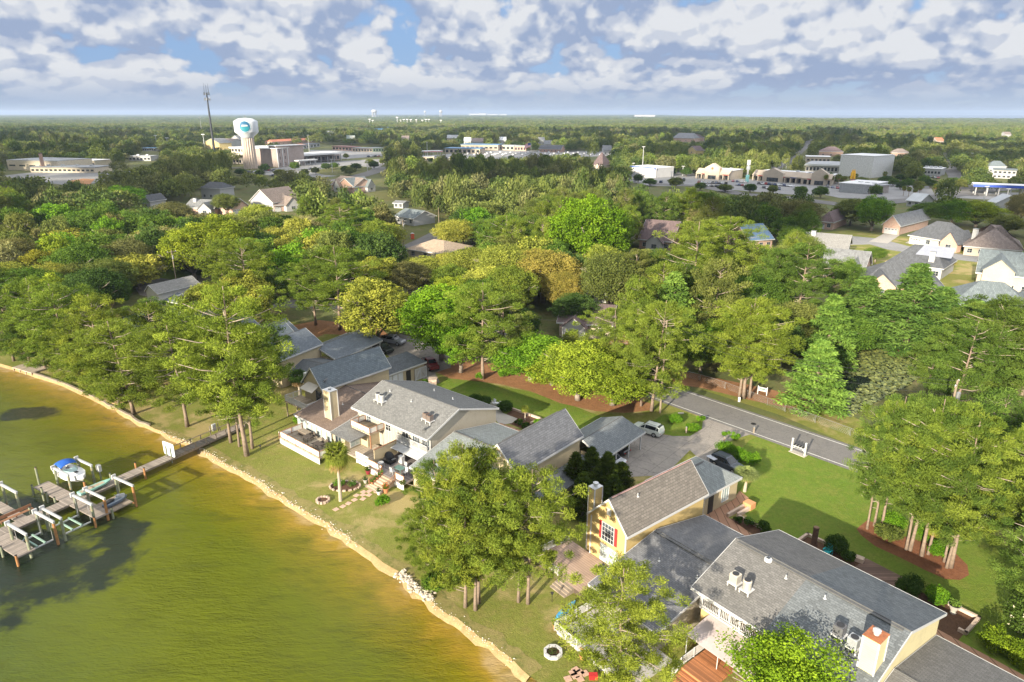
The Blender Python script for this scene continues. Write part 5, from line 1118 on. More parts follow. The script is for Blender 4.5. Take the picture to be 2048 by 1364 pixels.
for i, (u, v, w, h, col, lb) in enumerate([(951, 806, 2.4, 1.6, HD, 'dark rounded shrub left of the white plastic chairs'), (966, 814, 2.8, 1.9, HD, 'larger dark rounded shrub next to the white plastic chairs'), (1010, 822, 2.6, 1.8, HD, 'dark shrub between stone walk and small palm'), (1037, 848, 1.6, .9, HD, 'low dark shrub left in the bed with the small palm'), (1052, 856, 1.8, .9, HD, 'low dark shrub right in the bed with the small palm'), (1075, 850, 1.8, 1.0, HG, 'bright low shrub at the corner of the palm bed'), (766, 1010, 2.0, 1.3, HG, 'round bright green bush on the lawn near the stepping stones'),
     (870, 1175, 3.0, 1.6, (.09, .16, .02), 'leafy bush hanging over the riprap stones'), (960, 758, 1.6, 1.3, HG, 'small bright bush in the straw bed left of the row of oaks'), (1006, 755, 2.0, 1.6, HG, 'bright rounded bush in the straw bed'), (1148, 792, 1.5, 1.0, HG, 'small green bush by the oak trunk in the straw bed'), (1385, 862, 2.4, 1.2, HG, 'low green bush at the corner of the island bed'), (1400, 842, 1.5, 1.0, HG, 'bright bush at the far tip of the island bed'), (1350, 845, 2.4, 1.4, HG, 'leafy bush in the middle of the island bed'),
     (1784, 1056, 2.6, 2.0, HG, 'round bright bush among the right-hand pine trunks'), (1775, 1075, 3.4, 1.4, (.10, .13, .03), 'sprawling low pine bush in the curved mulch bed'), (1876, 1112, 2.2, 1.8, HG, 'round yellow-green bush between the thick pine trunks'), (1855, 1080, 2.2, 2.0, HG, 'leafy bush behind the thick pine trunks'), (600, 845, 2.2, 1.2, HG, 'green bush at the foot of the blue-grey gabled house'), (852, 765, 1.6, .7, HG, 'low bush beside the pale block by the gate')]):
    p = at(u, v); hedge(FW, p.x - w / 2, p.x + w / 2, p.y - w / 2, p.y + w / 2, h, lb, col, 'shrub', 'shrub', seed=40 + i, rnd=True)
area('island_bed', [(1325, 830), (1360, 822), (1406, 836), (1404, 858), (1380, 872), (1345, 872), (1318, 862), (1300, 845)], RICHGRASS, .03)
t = Tp('planter_box', 'pale square stone planter by the garage gate lawn', 'planter', 866, 767); mb = MB(); mb.box(-.7, .7, -.7, .7, 0, .9); mb.build('box', STUC, t); mb = MB(); mb.box(-.78, .78, -.78, .78, .9, 1.0); mb.build('coping', STUC, t)
# oleander with blossoms, bottom right edge
t = Tp('flowering_bush', 'dark bush dotted with white and orange blossoms at the right edge', 'bush', 2055, 1270); leafy(t, (0, 0, 2.2), (2.4, 2.2, 2.1), 5200, (.045, .08, .015), 'foliage', .24, 9); leafy(t, (-.2, 0, 2.4), (2.4, 2.2, 2.0), 90, (.75, .68, .5), 'blossom', .22, 10)
# ================================================================== PIER AND LIFTS (frame FP)
PW = planks('pier_boards', (.30, .255, .22), .17, R(90), .3); PILE = plain('green_piling', (.20, .22, .15), .85, .35, 1.5, 0, (.36, .14, .04)); PILER = plain('rusty_piling', (.33, .16, .06), .9, .35, 1.5)
pr_ = T('pier', 'long weathered wooden pier running from the lawn out over the lake', 'pier', FP, -84.7, 45)
mb = MB(); mb.box(-85.6, -83.9, 22, 60.5, .45, .58); mb.build('walkway', PW, pr_)
mb = MB(); mb.box(-92.2, -85.63, 34.4, 36.2, .43, .56); mb.build('branch_deck', planks('pier_boards_across', (.30, .255, .22), .17, 0, .3), pr_)
mb = MB(); mb.box(-83.87, -78.0, 34.5, 36.3, .43, .56); mb.build('branch_deck', MATS['pier_boards_across'], pr_)
mb = MB(); mb.box(-83.87, -77.8, 26.0, 27.8, .43, .56); mb.build('branch_deck', MATS['pier_boards_across'], pr_)
mb = MB(); mb.box(-95.5, -85.63, 29.4, 30.6, .43, .56); mb.build('branch_deck', MATS['pier_boards_across'], pr_)
for x in (-85.5, -84.0): mb = MB(); mb.box(x - .04, x + .04, 22, 60, .28, .45); mb.build('stringer', WOODW, pr_)
railing('handrail', pr_, [(-85.5, 49.0, .56), (-85.5, 60.4, .3)], .95, 1.7, 9, WOODW, None, False, .1); railing('handrail', pr_, [(-84.0, 48.6, .56), (-84.0, 60.4, .3)], .95, 1.7, 9, WOODW, None, False, .1)
gd = T('barrier_board', 'tall white rounded board barring the pier walkway on two posts', 'sign', FP, -84.7, 48.4, .58)
pts = []; w2, h0, h1, rr_ = 1.25, .15, 2.15, .25
for cx, cz, a0 in ((w2 - rr_, h1 - rr_, 0), (-w2 + rr_, h1 - rr_, 90), (-w2 + rr_, h0 + rr_, 180), (w2 - rr_, h0 + rr_, 270)):
    for k in range(5): a = R(a0 + k * 22.5); pts.append((-84.7 + cx + rr_ * math.cos(a), .58 + cz + rr_ * math.sin(a)))
mb = MB(); n = len(pts); mb.add([(p[0], 48.40, p[1]) for p in pts] + [(p[0], 48.46, p[1]) for p in pts], [tuple(range(n)), tuple(range(n, 2 * n))[::-1]] + [(i, n + i, n + (i + 1) % n, (i + 1) % n) for i in range(n)]); mb.build('board', plain('bluish_white_board', (.56, .62, .66), .5, .08), gd)
mb = MB()
for x in (-85.2, -84.2): mb.box(x - .06, x + .06, 48.25, 48.38, -.2, 2.1)
mb.build('post', PILE, gd)
pb = T('meter_box', 'grey electric box on a timber frame beside the pier ramp', 'electric box', FP, -86.3, 56.8)
mb = MB(); mb.box(-86.4, -86.3, 56, 56.1, 0, 1.7); mb.box(-86.4, -86.3, 57.4, 57.5, 0, 1.7); mb.build('frame', WOODW, pb); mb = MB(); mb.box(-86.5, -86.2, 56.45, 57.05, .7, 1.75); mb.build('box', ALU, pb)
def pile(a, b, h, label, mat=None, group='pilings along the pier'):
    t = T('piling', label, 'piling', FP, a, b, -.45, group); mb = MB(); mb.tube([(a, b, -2), (a, b, h * .4), (a, b, h)], [.14, .13, .12], 10); mb.build('post', mat or PILE, t); mb = MB(); mb.lathe((a, b, h), [(.13, 0), (.13, .04), (0, .1)], 10); mb.build('cap', BLACK, t)
for i, (a, b, h, m_, lb) in enumerate([(-85.9, 44.2, 1.25, PILER, 'orange-brown piling left of the walkway nearest the white board'), (-83.6, 44.0, 1.2, PILER, 'orange-brown piling right of the walkway nearest the white board'), (-85.9, 40.8, 1.3, PILE, 'green piling left of the middle of the walkway'), (-83.6, 40.4, 1.2, PILE, 'green piling right of the middle of the walkway'), (-86.0, 37.6, 1.6, PILER, 'rusty piling beside the teal rowing boat stern'), (-94.2, 35.9, 2.1, PILE, 'tall lone piling beyond the end of the boat branch'), (-92.0, 34.2, 1.0, PILE, 'short piling at the near corner of the boat branch'), (-89.5, 34.2, 1.4, PILE, 'green piling on the near side of the boat branch'),
        (-88.6, 34.25, 1.0, PILE, 'short piling midway along the boat branch'), (-86.1, 34.0, 1.2, PILE, 'piling at the junction of walkway and boat branch'), (-86.1, 31.2, 1.3, PILE, 'piling on the far side of the walkway near its bench'), (-78.0, 34.3, .9, PILER, 'rust-footed piling at the corner of the jet-ski platform'), (-78.0, 36.4, 1.0, PILE, 'piling at the far corner of the jet-ski platform'), (-77.8, 25.9, .9, PILER, 'short piling at the near corner of the lowest platform'), (-81.0, 25.85, .9, PILE, 'short piling halfway along the lowest platform')]): pile(a, b, h, lb, m_)
def lift(b, a0=-82.0, a1=-78.1, label='', group='boat lift beams over the slips', rustm=PILE):
    t = T('boat_lift', label, 'boat lift', FP, (a0 + a1) / 2, b, -.45, group)
    for x, m_ in ((a0 + .1, PILE), (a1 - .1, rustm)): mb = MB(); mb.tube([(x, b, -2), (x, b, 2.35)], .15, 10); mb.build('post', m_, t)
    mb = MB(); mb.box(a0 - .1, a1 + .1, b - .10, b + .10, 2.37, 2.62); mb.build('beam', ALU, t)
    mb = MB(); mb.tube([(a0, b + .17, 2.55), (a1, b + .17, 2.55)], .04, 6); mb.build('cable_drum', METG, t)
    mb = MB(); mb.box(a0 - .3, a0 - .1, b - .25, b + .25, 2.3, 2.85); mb.build('motor', WHITE, t)
for b, lb in ((39.4, 'lift beam farthest out from the jet ski towards the shore'), (35.9, 'lift beam standing over the jet-ski platform'), (34.4, 'lift beam on the near side of the jet-ski platform'), (31.0, 'far beam of the close pair above the empty slips'), (30.2, 'near beam of the close pair above the empty slips'), (27.4, 'lift beam at the lowest platform by the left edge')): lift(b, label=lb, rustm=PILER if b in (39.4, 35.9, 30.2) else PILE)
for b, lb in ((31.2, 'lift beam at the left edge with its far post in the water'), (28.2, 'partly cut-off lift beam nearest the left edge')): lift(b, -92.2, -88.6, lb)
for b, lb in ((36.7, 'lift beam behind the white motorboat stern'), (39.6, 'lift beam alongside the white motorboat bow')): lift(b, -91.0, -87.6, lb)
CRD = plain('teal_bunk', (.22, .33, .28), .7, .2)
for b0, b1, lb in ((31.2, 34.2, 'empty lift cradle with two green bunks, the one nearer the jet ski'), (27.6, 30.0, 'empty lift cradle with two green bunks, the one by the lowest platform')):
    t = T('lift_cradle', lb, 'boat cradle', FP, -80, (b0 + b1) / 2, 0)
    mb = MB()
    for x in (-81.4, -78.7): mb.box(x - .06, x + .06, b0, b1, .05, .2)
    mb.build('frame', ALU, t)
    for k in (0, 1): mb = MB(); y = b0 + (b1 - b0) * (.3 + .35 * k); mb.box(-81.5, -78.6, y - .08, y + .08, .21, .36); mb.build('bunk', CRD, t)
    mb = MB()
    for x in (-81.4, -78.7):
        for y in (b0, b1): mb.tube([(x, y, .2), (x, y, 2.4)], .018, 4)
    mb.build('cable', ALU, t)
jp = T('platform', 'small jet-ski platform with rusty frame between two lift beams', 'platform', FP, -79.9, 37.3); mb = MB(); mb.box(-81.6, -78.4, 36.5, 39.2, .15, .3); mb.build('deck', WOODW, jp); mb = MB()
for y in (36.5, 39.2): mb.box(-82.0, -78.1, y - .06, y + .06, .05, .2)
mb.build('frame', PILER, jp)
js = T('jet_ski', 'dark grey and blue jet ski parked on its platform', 'jet ski', FP, -79.7, 37.8, .3)
def hullmesh(st, F_a, F_b, zb, along='b'):                       # stations: (s, halfwidth, keel z, chine z, deck z)
    vs = []; fs = []; n = 7
    for (s, w, k, c, d) in st:
        for (x, z) in ((-w, d), (-w * .95, c), (-w * .5, (k + c) / 2 - .02), (0, k), (w * .5, (k + c) / 2 - .02), (w * .95, c), (w, d)): vs.append(((F_a + x, F_b + s, zb + z) if along == 'b' else (F_a + s, F_b + x, zb + z)))
    for i in range(len(st) - 1):
        for k in range(n): fs.append((i * n + k, i * n + (k + 1) % n, (i + 1) * n + (k + 1) % n, (i + 1) * n + k))
    fs += [tuple(range(n))[::-1], tuple(range((len(st) - 1) * n, len(st) * n))]; return vs, fs
v_, f_ = hullmesh([(-1.4, .45, .05, .2, .45), (-.6, .52, .0, .2, .5), (.5, .5, 0, .2, .55), (1.2, .3, .15, .35, .55), (1.5, .05, .4, .45, .55)], -79.7, 37.8, .3)
rectify(MB().add(v_, f_).build('hull', plain('jet_hull', (.09, .12, .17), .3, .1), js))
mb = MB(); mb.tube([(-79.7, 36.6, .9), (-79.7, 37.2, 1.02), (-79.7, 37.7, 1.0)], [.18, .22, .15], 8); mb.build('seat', BLACK, js); mb = MB(); mb.tube([(-79.7, 38.9, .95), (-79.7, 38.2, 1.25), (-79.7, 38.0, 1.3)], [.3, .2, .12], 8); mb.tube([(-80.1, 38.0, 1.35), (-79.3, 38.0, 1.35)], .03, 6); mb.build('handlebar', plain('silver_cowl', (.35, .37, .4), .3), js)
# white motorboat with a blue bimini, bow to the right
mbt = T('motorboat', 'white motorboat with a blue canopy hoisted on its lift', 'boat', FP, -89.9, 38.1, .6)
v_, f_ = hullmesh([(-2.6, 1.05, .2, .55, 1.15), (-1.2, 1.15, .08, .5, 1.2), (.4, 1.15, .05, .5, 1.28), (1.6, .95, .15, .65, 1.36), (2.5, .5, .5, .95, 1.42), (2.95, .08, 1.0, 1.2, 1.45)], -89.9, 38.1, .55, 'a')
HULLW = plain('boat_white', (.72, .73, .74), .25, .04)
rectify(MB().add(v_, f_).build('hull', HULLW, mbt))
mb = MB(); mb.slab([[(-92.2, 37.3, 1.76), (-90.0, 37.25, 1.76), (-90.0, 38.95, 1.76), (-92.2, 38.9, 1.76)]], .03); mb.build('cockpit', plain('boat_floor', (.42, .40, .38), .8, .2), mbt)
mb = MB(); mb.slab([[(-89.9, 37.2, 1.86), (-87.9, 37.7, 1.98), (-87.9, 38.5, 1.98), (-89.9, 39.0, 1.86)]], .05); rectify(mb.build('deck', HULLW, mbt))
mb = MB(); mb.box(-88.9, -88.4, 37.95, 38.3, 1.99, 2.03); mb.build('hatch', BLACK, mbt)
mb = MB(); mb.add([(-89.9, 37.2, 1.86), (-89.2, 37.6, 1.9), (-89.0, 38.1, 1.9), (-89.2, 38.6, 1.9), (-89.9, 39.0, 1.86), (-90.3, 37.3, 2.25), (-89.75, 37.65, 2.3), (-89.6, 38.1, 2.3), (-89.75, 38.55, 2.3), (-90.3, 38.9, 2.25)], [(0, 1, 6, 5), (1, 2, 7, 6), (2, 3, 8, 7), (3, 4, 9, 8)]); mb.build('windscreen', plain('pale_glass', (.30, .42, .42), .1, .1), mbt)
for x, y in ((-91.4, 37.7), (-91.4, 38.5), (-90.4, 37.7), (-90.4, 38.5)): mb = MB(); mb.box(x - .22, x + .22, y - .2, y + .2, 1.78, 2.05); mb.box(x - .26, x - .18, y - .2, y + .2, 2.05, 2.35); mb.build('seat', HULLW, mbt)
BLUE = plain('blue_canvas', (.01, .09, .40), .8, .12, 2.)
vs = []; fs = []
for i in range(7):
    s = i / 6; 
    for k in range(7): q = k / 6 * 2 - 1; vs.append((-92.1 + 1.9 * s, 38.1 + q * 1.05, 2.75 + .28 * math.sin(math.pi * s) - .30 * q * q))
for i in range(6):
    for k in range(6): fs.append((i * 7 + k, i * 7 + k + 1, (i + 1) * 7 + k + 1, (i + 1) * 7 + k))
mb = MB(); mb.slab([[vs[j] for j in f] for f in fs], .03); mb.build('canopy', BLUE, mbt, True)
mb = MB()
for x in (-92, -91.1, -90.3):
    for y in (37.1, 39.1): mb.tube([(x, y, 1.75), (x, y, 2.5)], .02, 5)
mb.build('canopy_frame', ALU, mbt)
mb = MB(); mb.box(-92.9, -92.5, 37.85, 38.35, .9, 2.0); mb.build('outboard_motor', BLACK, mbt)
v_, f_ = hullmesh([(-2.0, .5, .1, .25, .5), (-.5, .62, .05, .25, .5), (1., .5, .08, .3, .52), (1.8, .2, .3, .4, .58), (2.1, .03, .45, .5, .6)], -84.75, 38.2, .58)
rb = T('rowing_boat', 'flat teal rowing boat lying along the edge of the pier', 'boat', FP, -84.75, 38.2, .58); rectify(MB().add(v_, f_).build('hull', plain('teal_hull', (.22, .42, .36), .5, .1), rb)); mb = MB(); mb.slab([[(-85.1, 36.4, 1.1), (-84.4, 36.4, 1.1), (-84.45, 39.3, 1.12), (-85.05, 39.3, 1.12)]], .015); mb.build('interior', plain('boat_interior', (.36, .30, .22)), rb); mb = MB(); mb.box(-85.15, -84.35, 37.6, 37.85, 1.12, 1.17); mb.build('thwart', WOODW, rb)
bx = T('control_box', 'white control box on a post beside the motorboat bow', 'electric box', FP, -87.6, 40.4); mb = MB(); mb.tube([(-87.6, 40.4, -2), (-87.6, 40.4, 1.6)], .1, 8); mb.build('post', PILE, bx); mb = MB(); mb.box(-87.9, -87.3, 40.2, 40.6, 1.3, 2.2); mb.build('box', WHITE, bx)
bn = T('bench', 'brown slatted bench along the far edge of the pier walkway', 'bench', FP, -86.0, 29.5); mb = MB()
for i in range(3): mb.box(-86.4 + i * .17, -86.27 + i * .17, 28.0, 31.6, .95, 1.0)
mb.build('seat', WOODR, bn); mb = MB(); mb.box(-86.5, -86.45, 28.0, 31.6, 1.1, 1.5); mb.build('backrest', WOODR, bn)
for y in (28.2, 29.8, 31.4): mb = MB(); mb.box(-86.4, -86.3, y, y + .1, .5, .95); mb.build('leg', WOODR, bn)
# seawall and small landing on the left shore, stones along the beach
sw = T('seawall', 'weathered timber seawall with cap boards along the left shore', 'wall', FW, *SHF[20]); mb = MB()
for i in range(4, 24):
    a, b = Vector(SHF[i]), Vector(SHF[i + 1]); c = (a + b) / 2; L = (b - a).length; an = math.atan2((b - a).y, (b - a).x); mb.cbox((c.x, c.y, -.3), (L + .05, .12, 1.0), an); mb.cbox((c.x, c.y, .24), (L + .05, .35, .07), an)
mb.build('planking', WOODW, sw)
lp = at(60, 738); LF = Frame(-28, (lp.x, lp.y)); t = T('landing', 'flat pale timber landing at the waterline under the left pines', 'platform', LF, 0, 0); mb = MB(); mb.box(-3.2, 3.2, -1.4, 1.6, .1, .3)
for x in (-3, -1, 1, 3): mb.box(x - .08, x + .08, -1.38, -1.2, -1, .1)
mb.build('deck', DECKP, t)
lp = at(228, 800); LF = Frame(-30, (lp.x, lp.y)); t = T('landing', 'orange-brown landing with a teal chair under the overhanging pine', 'platform', LF, 0, 0); mb = MB(); mb.box(-3, 3, -1.2, 1.2, .1, .3)
for x in (-2.8, 0, 2.8): mb.box(x - .08, x + .08, -1.18, -1.0, -1, .1)
mb.build('deck', planks('orange_boards', (.42, .28, .14), .2), t); chair(LF, .6, .2, .3, 'teal chair on the orange-brown landing', TEAL, None)
chair(LF, -.8, .2, .3, 'second teal chair on the orange-brown landing, nearer the open water', TEAL, None)
def rocks(name, label, i0, i1, n, seed, spread, smin, smax, zoff=.0):
    g = rs(seed); mb = MB()
    for k in range(n):
        i = g.uniform(i0, i1); j = int(i); f = i - j; a, b = Vector(SHF[j]), Vector(SHF[min(j + 1, len(SHF) - 1)]); p = a.lerp(b, f); t = (b - a).normalized(); nrm = Vector((t.y, -t.x)); p = p + nrm * g.gauss(.1, spread); s = g.uniform(smin, smax)
        mb.ell((p.x, p.y, s * .3 + zoff), (s, s * g.uniform(.6, 1), s * g.uniform(.5, .8)), 6, 4, .25, k)
    o = mb.sheet(name, plain('limestone', (.52, .46, .38), .9, .3, 2.), FW, label, 'stones', 'stuff'); return o
rocks('shore_stones', 'scattered pale limestone rubble along the beach edge', 26, 52, 520, 3, .34, .03, .10); rocks('riprap', 'heap of white riprap stones where the lawn meets the water', 57, 63, 170, 4, .28, .10, .24)
rocks('shore_stones', 'sparse pale pebbles along the lower beach edge', 60, 74, 130, 5, .3, .03, .08)
# ================================================================== VEHICLES
TYRE = RUBBER; RIM = plain('alloy_rim', (.4, .4, .42), .3, .1, 2, .6); CGLASS = glassm('car_glass', (.02, .025, .03)); RED = plain('tail_lamp', (.4, .01, .01), .3, .1); LAMP = plain('head_lamp', (.6, .6, .58), .15, .05); PAINT = carpaint()
KINDS = {  # stations: x, sill z, belt z, top z, half width at belt, half width at top
 'suv': (4.8, [(-2.4, .42, .72, .78, .80, .74), (-2.3, .30, .95, 1.02, .92, .84), (-2.15, .28, 1.0, 1.55, .94, .74), (-1.75, .28, 1.02, 1.72, .95, .70), (.1, .26, 1.0, 1.76, .95, .70), (1.05, .26, 1.0, 1.06, .95, .80), (2.1, .30, .86, .96, .92, .80), (2.4, .40, .66, .74, .80, .70)], (2, 5), (-1.45, 1.45, .37)),
 'sedan': (4.8, [(-2.4, .38, .70, .76, .80, .72), (-2.2, .28, .88, .98, .90, .78), (-1.55, .24, .92, 1.02, .92, .76), (-.75, .24, .92, 1.44, .92, .62), (.25, .24, .92, 1.47, .92, .62), (1.15, .24, .90, .96, .92, .78), (2.1, .28, .74, .80, .88, .76), (2.4, .36, .56, .62, .76, .68)], (2, 5), (-1.42, 1.45, .34)),
 'pickup': (5.8, [(-2.9, .55, 1.0, 1.08, .90, .86), (-2.8, .45, 1.08, 1.16, .98, .94), (-1.0, .42, 1.10, 1.18, .99, .95), (-.8, .42, 1.12, 1.84, .99, .74), (.7, .42, 1.12, 1.88, .99, .74), (1.35, .42, 1.12, 1.2, .98, .84), (2.65, .45, 1.0, 1.10, .95, .84), (2.9, .55, .80, .9, .86, .76)], (2, 5), (-1.75, 1.9, .42))}
def car(kind, label, F, a, b, head, col, z=.0, group=None, small=False, cat=None):
    """a car heading along `head` degrees in frame F."""
    L, st, (ga, gb), (xr, xf, wr) = KINDS[kind]; p = F.w(a, b, z); CF = Frame(math.degrees(F.az) + head, (p.x, p.y)); t = T({'suv': 'parked_car', 'sedan': 'parked_car', 'pickup': 'pickup_truck'}[kind], label, cat or {'suv': 'car', 'sedan': 'car', 'pickup': 'pickup truck'}[kind], CF, 0, 0, z, group); ORG[t.name] = (0, 0, 0)
    vs = []; fs = []; n = 6
    for (x, s, be, tp, w, wt_) in st: vs += [(x, -w * .96, s), (x, -w, be), (x, -wt_, tp), (x, wt_, tp), (x, w, be), (x, w * .96, s)]
    for i in range(len(st) - 1):
        for k in range(n): fs.append((i * n + k, i * n + (k + 1) % n, (i + 1) * n + (k + 1) % n, (i + 1) * n + k))
    fs += [tuple(range(n))[::-1], tuple(range((len(st) - 1) * n, len(st) * n))]
    body = rectify(MB().add(vs, fs).build('body', PAINT, t)); body.color = tuple(col) + (1,)
    bv = body.modifiers.new('bevel', 'BEVEL'); bv.width = .05; bv.segments = 2; bv.limit_method = 'ANGLE'; bv.angle_limit = R(25)
    gl = MB(); e = .012
    def sidep(i, f, s): x, sl, be, tp, w, wt_ = st[i]; zz = be + (tp - be) * f; yy = (w + (wt_ - w) * f) * s; return Vector((x, yy + s * e, zz + .004))
    for s in (-1, 1):
        for i in range(ga, gb):
            A, B, C_, D = sidep(i, .12, s), sidep(i + 1, .12, s), sidep(i + 1, .86, s), sidep(i, .86, s)
            if i == ga: D = D.lerp(C_, .0); A = A.lerp(B, .08)
            ins = .06 if ga < i < gb - 1 else .10
            c = (A + B + C_ + D) / 4; q = [P.lerp(c, ins) for P in (A, B, C_, D)]; gl.add(q, [(0, 1, 2, 3)] if s < 0 else [(3, 2, 1, 0)])
    for i0, i1 in ((ga, ga + 1), (gb - 1, gb)):
        P0, P1 = st[i0], st[i1]; d = Vector((P1[0] - P0[0], 0, P1[3] - P0[3])); nrm = Vector((-d.z, 0, d.x)).normalized() * (1 if d.x > 0 else -1) * .014
        q = [Vector((P0[0] + d.x * .1, -P0[5] * .9, P0[3] + d.z * .1)), Vector((P0[0] + d.x * .92, -P1[5] * .92, P0[3] + d.z * .92)), Vector((P0[0] + d.x * .92, P1[5] * .92, P0[3] + d.z * .92)), Vector((P0[0] + d.x * .1, P0[5] * .9, P0[3] + d.z * .1))]
        gl.add([v + nrm for v in q], [(0, 3, 2, 1)])
    gl.build('window', CGLASS, t)
    for x in (xr, xf):
        for s in (-1, 1):
            y = s * .84; mb = MB(); mb.tube([(x, y - .12, wr), (x, y + .14 * (1 if s > 0 else .0) + (0 if s > 0 else .12), wr)], wr, 14)
            mb = MB(); mb.tube([(x, s * .70, wr), (x, s * .97, wr)], wr, 14); w_ = mb.build('wheel', TYRE, t)
            if not small: mb = MB(); mb.tube([(x, s * .9, wr), (x, s * .985, wr)], wr * .62, 12); mb.build('rim', RIM, w_)
    if not small:
        x0, x1 = st[0], st[-1]
        for s in (-1, 1):
            mb = MB(); mb.cbox((x0[0] + .05, s * .70, (x0[1] + x0[3]) / 2 + .12), (.12, .22, .14)); mb.build('tail_light', RED, t)
            mb = MB(); mb.cbox((x1[0] - .10, s * .62, (x1[1] + x1[3]) / 2 + .06), (.16, .28, .12)); mb.build('headlight', LAMP, t)
            mb = MB(); mb.cbox((st[gb][0] - .25, s * 1.02, st[gb][2] + .1), (.14, .16, .12)); mb.build('mirror', PAINT, t).color = tuple(col) + (1,)
        mb = MB(); mb.cbox((x1[0] - .02, 0, .48), (.1, 1.1, .16)); mb.build('grille', BLACK, t)
        if kind == 'pickup': mb = MB(); mb.box(-2.75, -1.05, -.82, .82, 1.185, 1.20); mb.build('bed_liner', BLACK, t)
        if kind == 'suv':
            mb = MB()
            for s in (-1, 1): mb.tube([(-1.6, s * .6, 1.79), (0, s * .6, 1.82)], .025, 6)
            mb.build('roof_rail', BLACK, t)
    return t
def hd(F, u0, v0, u1, v1, z=.5):
    a = F.l(at(u0, v0, z)); b = F.l(at(u1, v1, z)); return math.degrees(math.atan2(b[1] - a[1], b[0] - a[0])), ((a[0] + b[0]) / 2, (a[1] + b[1]) / 2)
h_, c_ = hd(FW, 1324, 868, 1268, 851); car('suv', 'white suv parked on the drive at the edge of the island bed', FW, c_[0], c_[1], h_, (.62, .66, .62), .03)
car('sedan', 'pale silver sedan backed under the slate-grey carport', F1, -44.6, 72.9, 180, (.60, .62, .66), .03)
car('sedan', 'dark car in the depth of the slate-grey carport', F1, -46.0, 76.2, 180, (.03, .03, .035), .03)
car('suv', 'dark blue car parked between garage and bright hedge', F2, -46.6, 74.6, 0, (.035, .05, .08), .03)
h_, c_ = hd(FW, 762, 676, 808, 684, .8); car('pickup', 'silver pickup truck parked beyond the open-sided carport', FW, c_[0], c_[1], h_, (.36, .38, .42), .03)
h_, c_ = hd(FW, 757, 690, 782, 700, .8); car('pickup', 'black pickup truck next to the silver one beside a traffic cone', FW, c_[0] - .5, c_[1], h_, (.02, .025, .025), .03)
h_, c_ = hd(FW, 850, 716, 872, 738, .8); car('pickup', 'dark red pickup truck behind the dark-roofed garage', FW, c_[0], c_[1], h_, (.16, .012, .014), .03)
t = Tp('traffic_cone', 'orange traffic cone in front of the black pickup', 'traffic cone', 777, 704); mb = MB(); mb.box(-.22, .22, -.22, .22, .03, .07); mb.lathe((0, 0, .07), [(.16, 0), (.04, .65), (0, .66)], 12); mb.build('cone', plain('cone_orange', (.75, .10, .02), .5, .1), t); mb = MB(); mb.lathe((0, 0, .33), [(.115, 0), (.09, .14), (.08, .14)], 12); mb.build('stripe', WHITE, t)
for (u, v, az, k, c, lb) in [(432, 537, 10, 'suv', (.5, .5, .5), 'light car parked under trees at the left parking court'), (262, 532, 0, 'sedan', (.7, .7, .7), 'white car half hidden by trees left of the parking court'), (405, 624, -30, 'sedan', (.6, .6, .62), 'white car under the low carport on the left'), (885, 508, -10, 'sedan', (.03, .04, .05), 'dark car beside the beige roof past the road bend'),
        (1798, 472, 12, 'suv', (.6, .6, .6), None), (1833, 480, 14, 'suv', (.6, .61, .63), 'white suv in front of the dark-roofed house with round window'), (1928, 492, 30, 'sedan', (.05, .06, .09), 'dark car parked in front of the brown hipped roof'), (1990, 955, -45, 'suv', (.02, .02, .022), 'dark car on the road behind the right-hand pines'), (522 + 215, 380, 5, 'suv', (.6, .6, .62), 'white car in the drive of the grey-roofed brick house'), (412, 423, 5, 'sedan', (.6, .6, .62), None), (428, 428, 8, 'sedan', (.55, .56, .6), 'white car left of the brick garage at mid distance'), (700, 372, 8, 'suv', (.6, .6, .6), None)]:
    if lb: p = at(u, v); car(k, lb, FW, p.x, p.y, az, c, .06)
t = T('tarpaulin', 'pale tarpaulin draped beside the dark blue parked car', 'cover', F2, -48.2, 73.6); mb = MB(); mb.slab([[(-48.9, 72.8, 1.5), (-47.6, 72.8, 1.4), (-47.6, 75.0, 1.1), (-48.9, 75.0, 1.2)]], .05)
mb.box(-48.8, -48.7, 72.9, 73, 0, 1.4); mb.box(-47.8, -47.7, 74.8, 74.9, 0, 1.1); mb.build('cloth', plain('tarp', (.45, .47, .52), .7, .1), t)
# mailbox row by the road
ms = T('mailbox_stand', 'white timber stand holding a row of black mailboxes by the road', 'mailbox', F2, -42.8, 86.0)
mb = MB(); mb.box(-44.0, -41.6, 85.6, 86.5, .0, .10); mb.build('base', CONC, ms)
for x in (-43.8, -41.8): mb = MB(); mb.box(x - .1, x + .1, 85.95, 86.15, .1, 2.0); mb.prism([(x - .13, 85.92), (x + .13, 85.92), (x + .13, 86.18), (x - .13, 86.18)], 2.0, 2.07); mb.build('post', WHITE, ms)
mb = MB(); mb.box(-43.7, -41.9, 85.98, 86.12, .95, 1.1); mb.box(-43.7, -41.9, 85.8, 86.3, 1.1, 1.15); mb.bar((-43.7, 86.05, .6), (-43.3, 86.05, .95), .1); mb.bar((-41.9, 86.05, .6), (-42.3, 86.05, .95), .1); mb.build('shelf', WHITE, ms)
for i in range(4): mb = MB(); x = -43.45 + i * .43; mb.box(x - .09, x + .09, 85.8, 86.3, 1.16, 1.3); mb.tube([(x, 85.8, 1.3), (x, 86.3, 1.3)], .09, 10); mb.build('mailbox', BLACK, ms)
for (u, v, lb) in ((1372, 866, 'small grey post at the tip of the island bed'), (1448, 886, 'brown lamp post at the end of the bright hedge'), (1507, 866, 'short brown post at the road end of the short hedge')):
    t = Tp('bollard', lb, 'post', u, v); mb = MB(); mb.box(-.1, .1, -.1, .1, 0, .95); mb.build('post', WOODW, t); mb = MB(); mb.lathe((0, 0, .96), [(.14, 0), (.14, .05), (0, .15)], 8); mb.build('cap', METG, t)
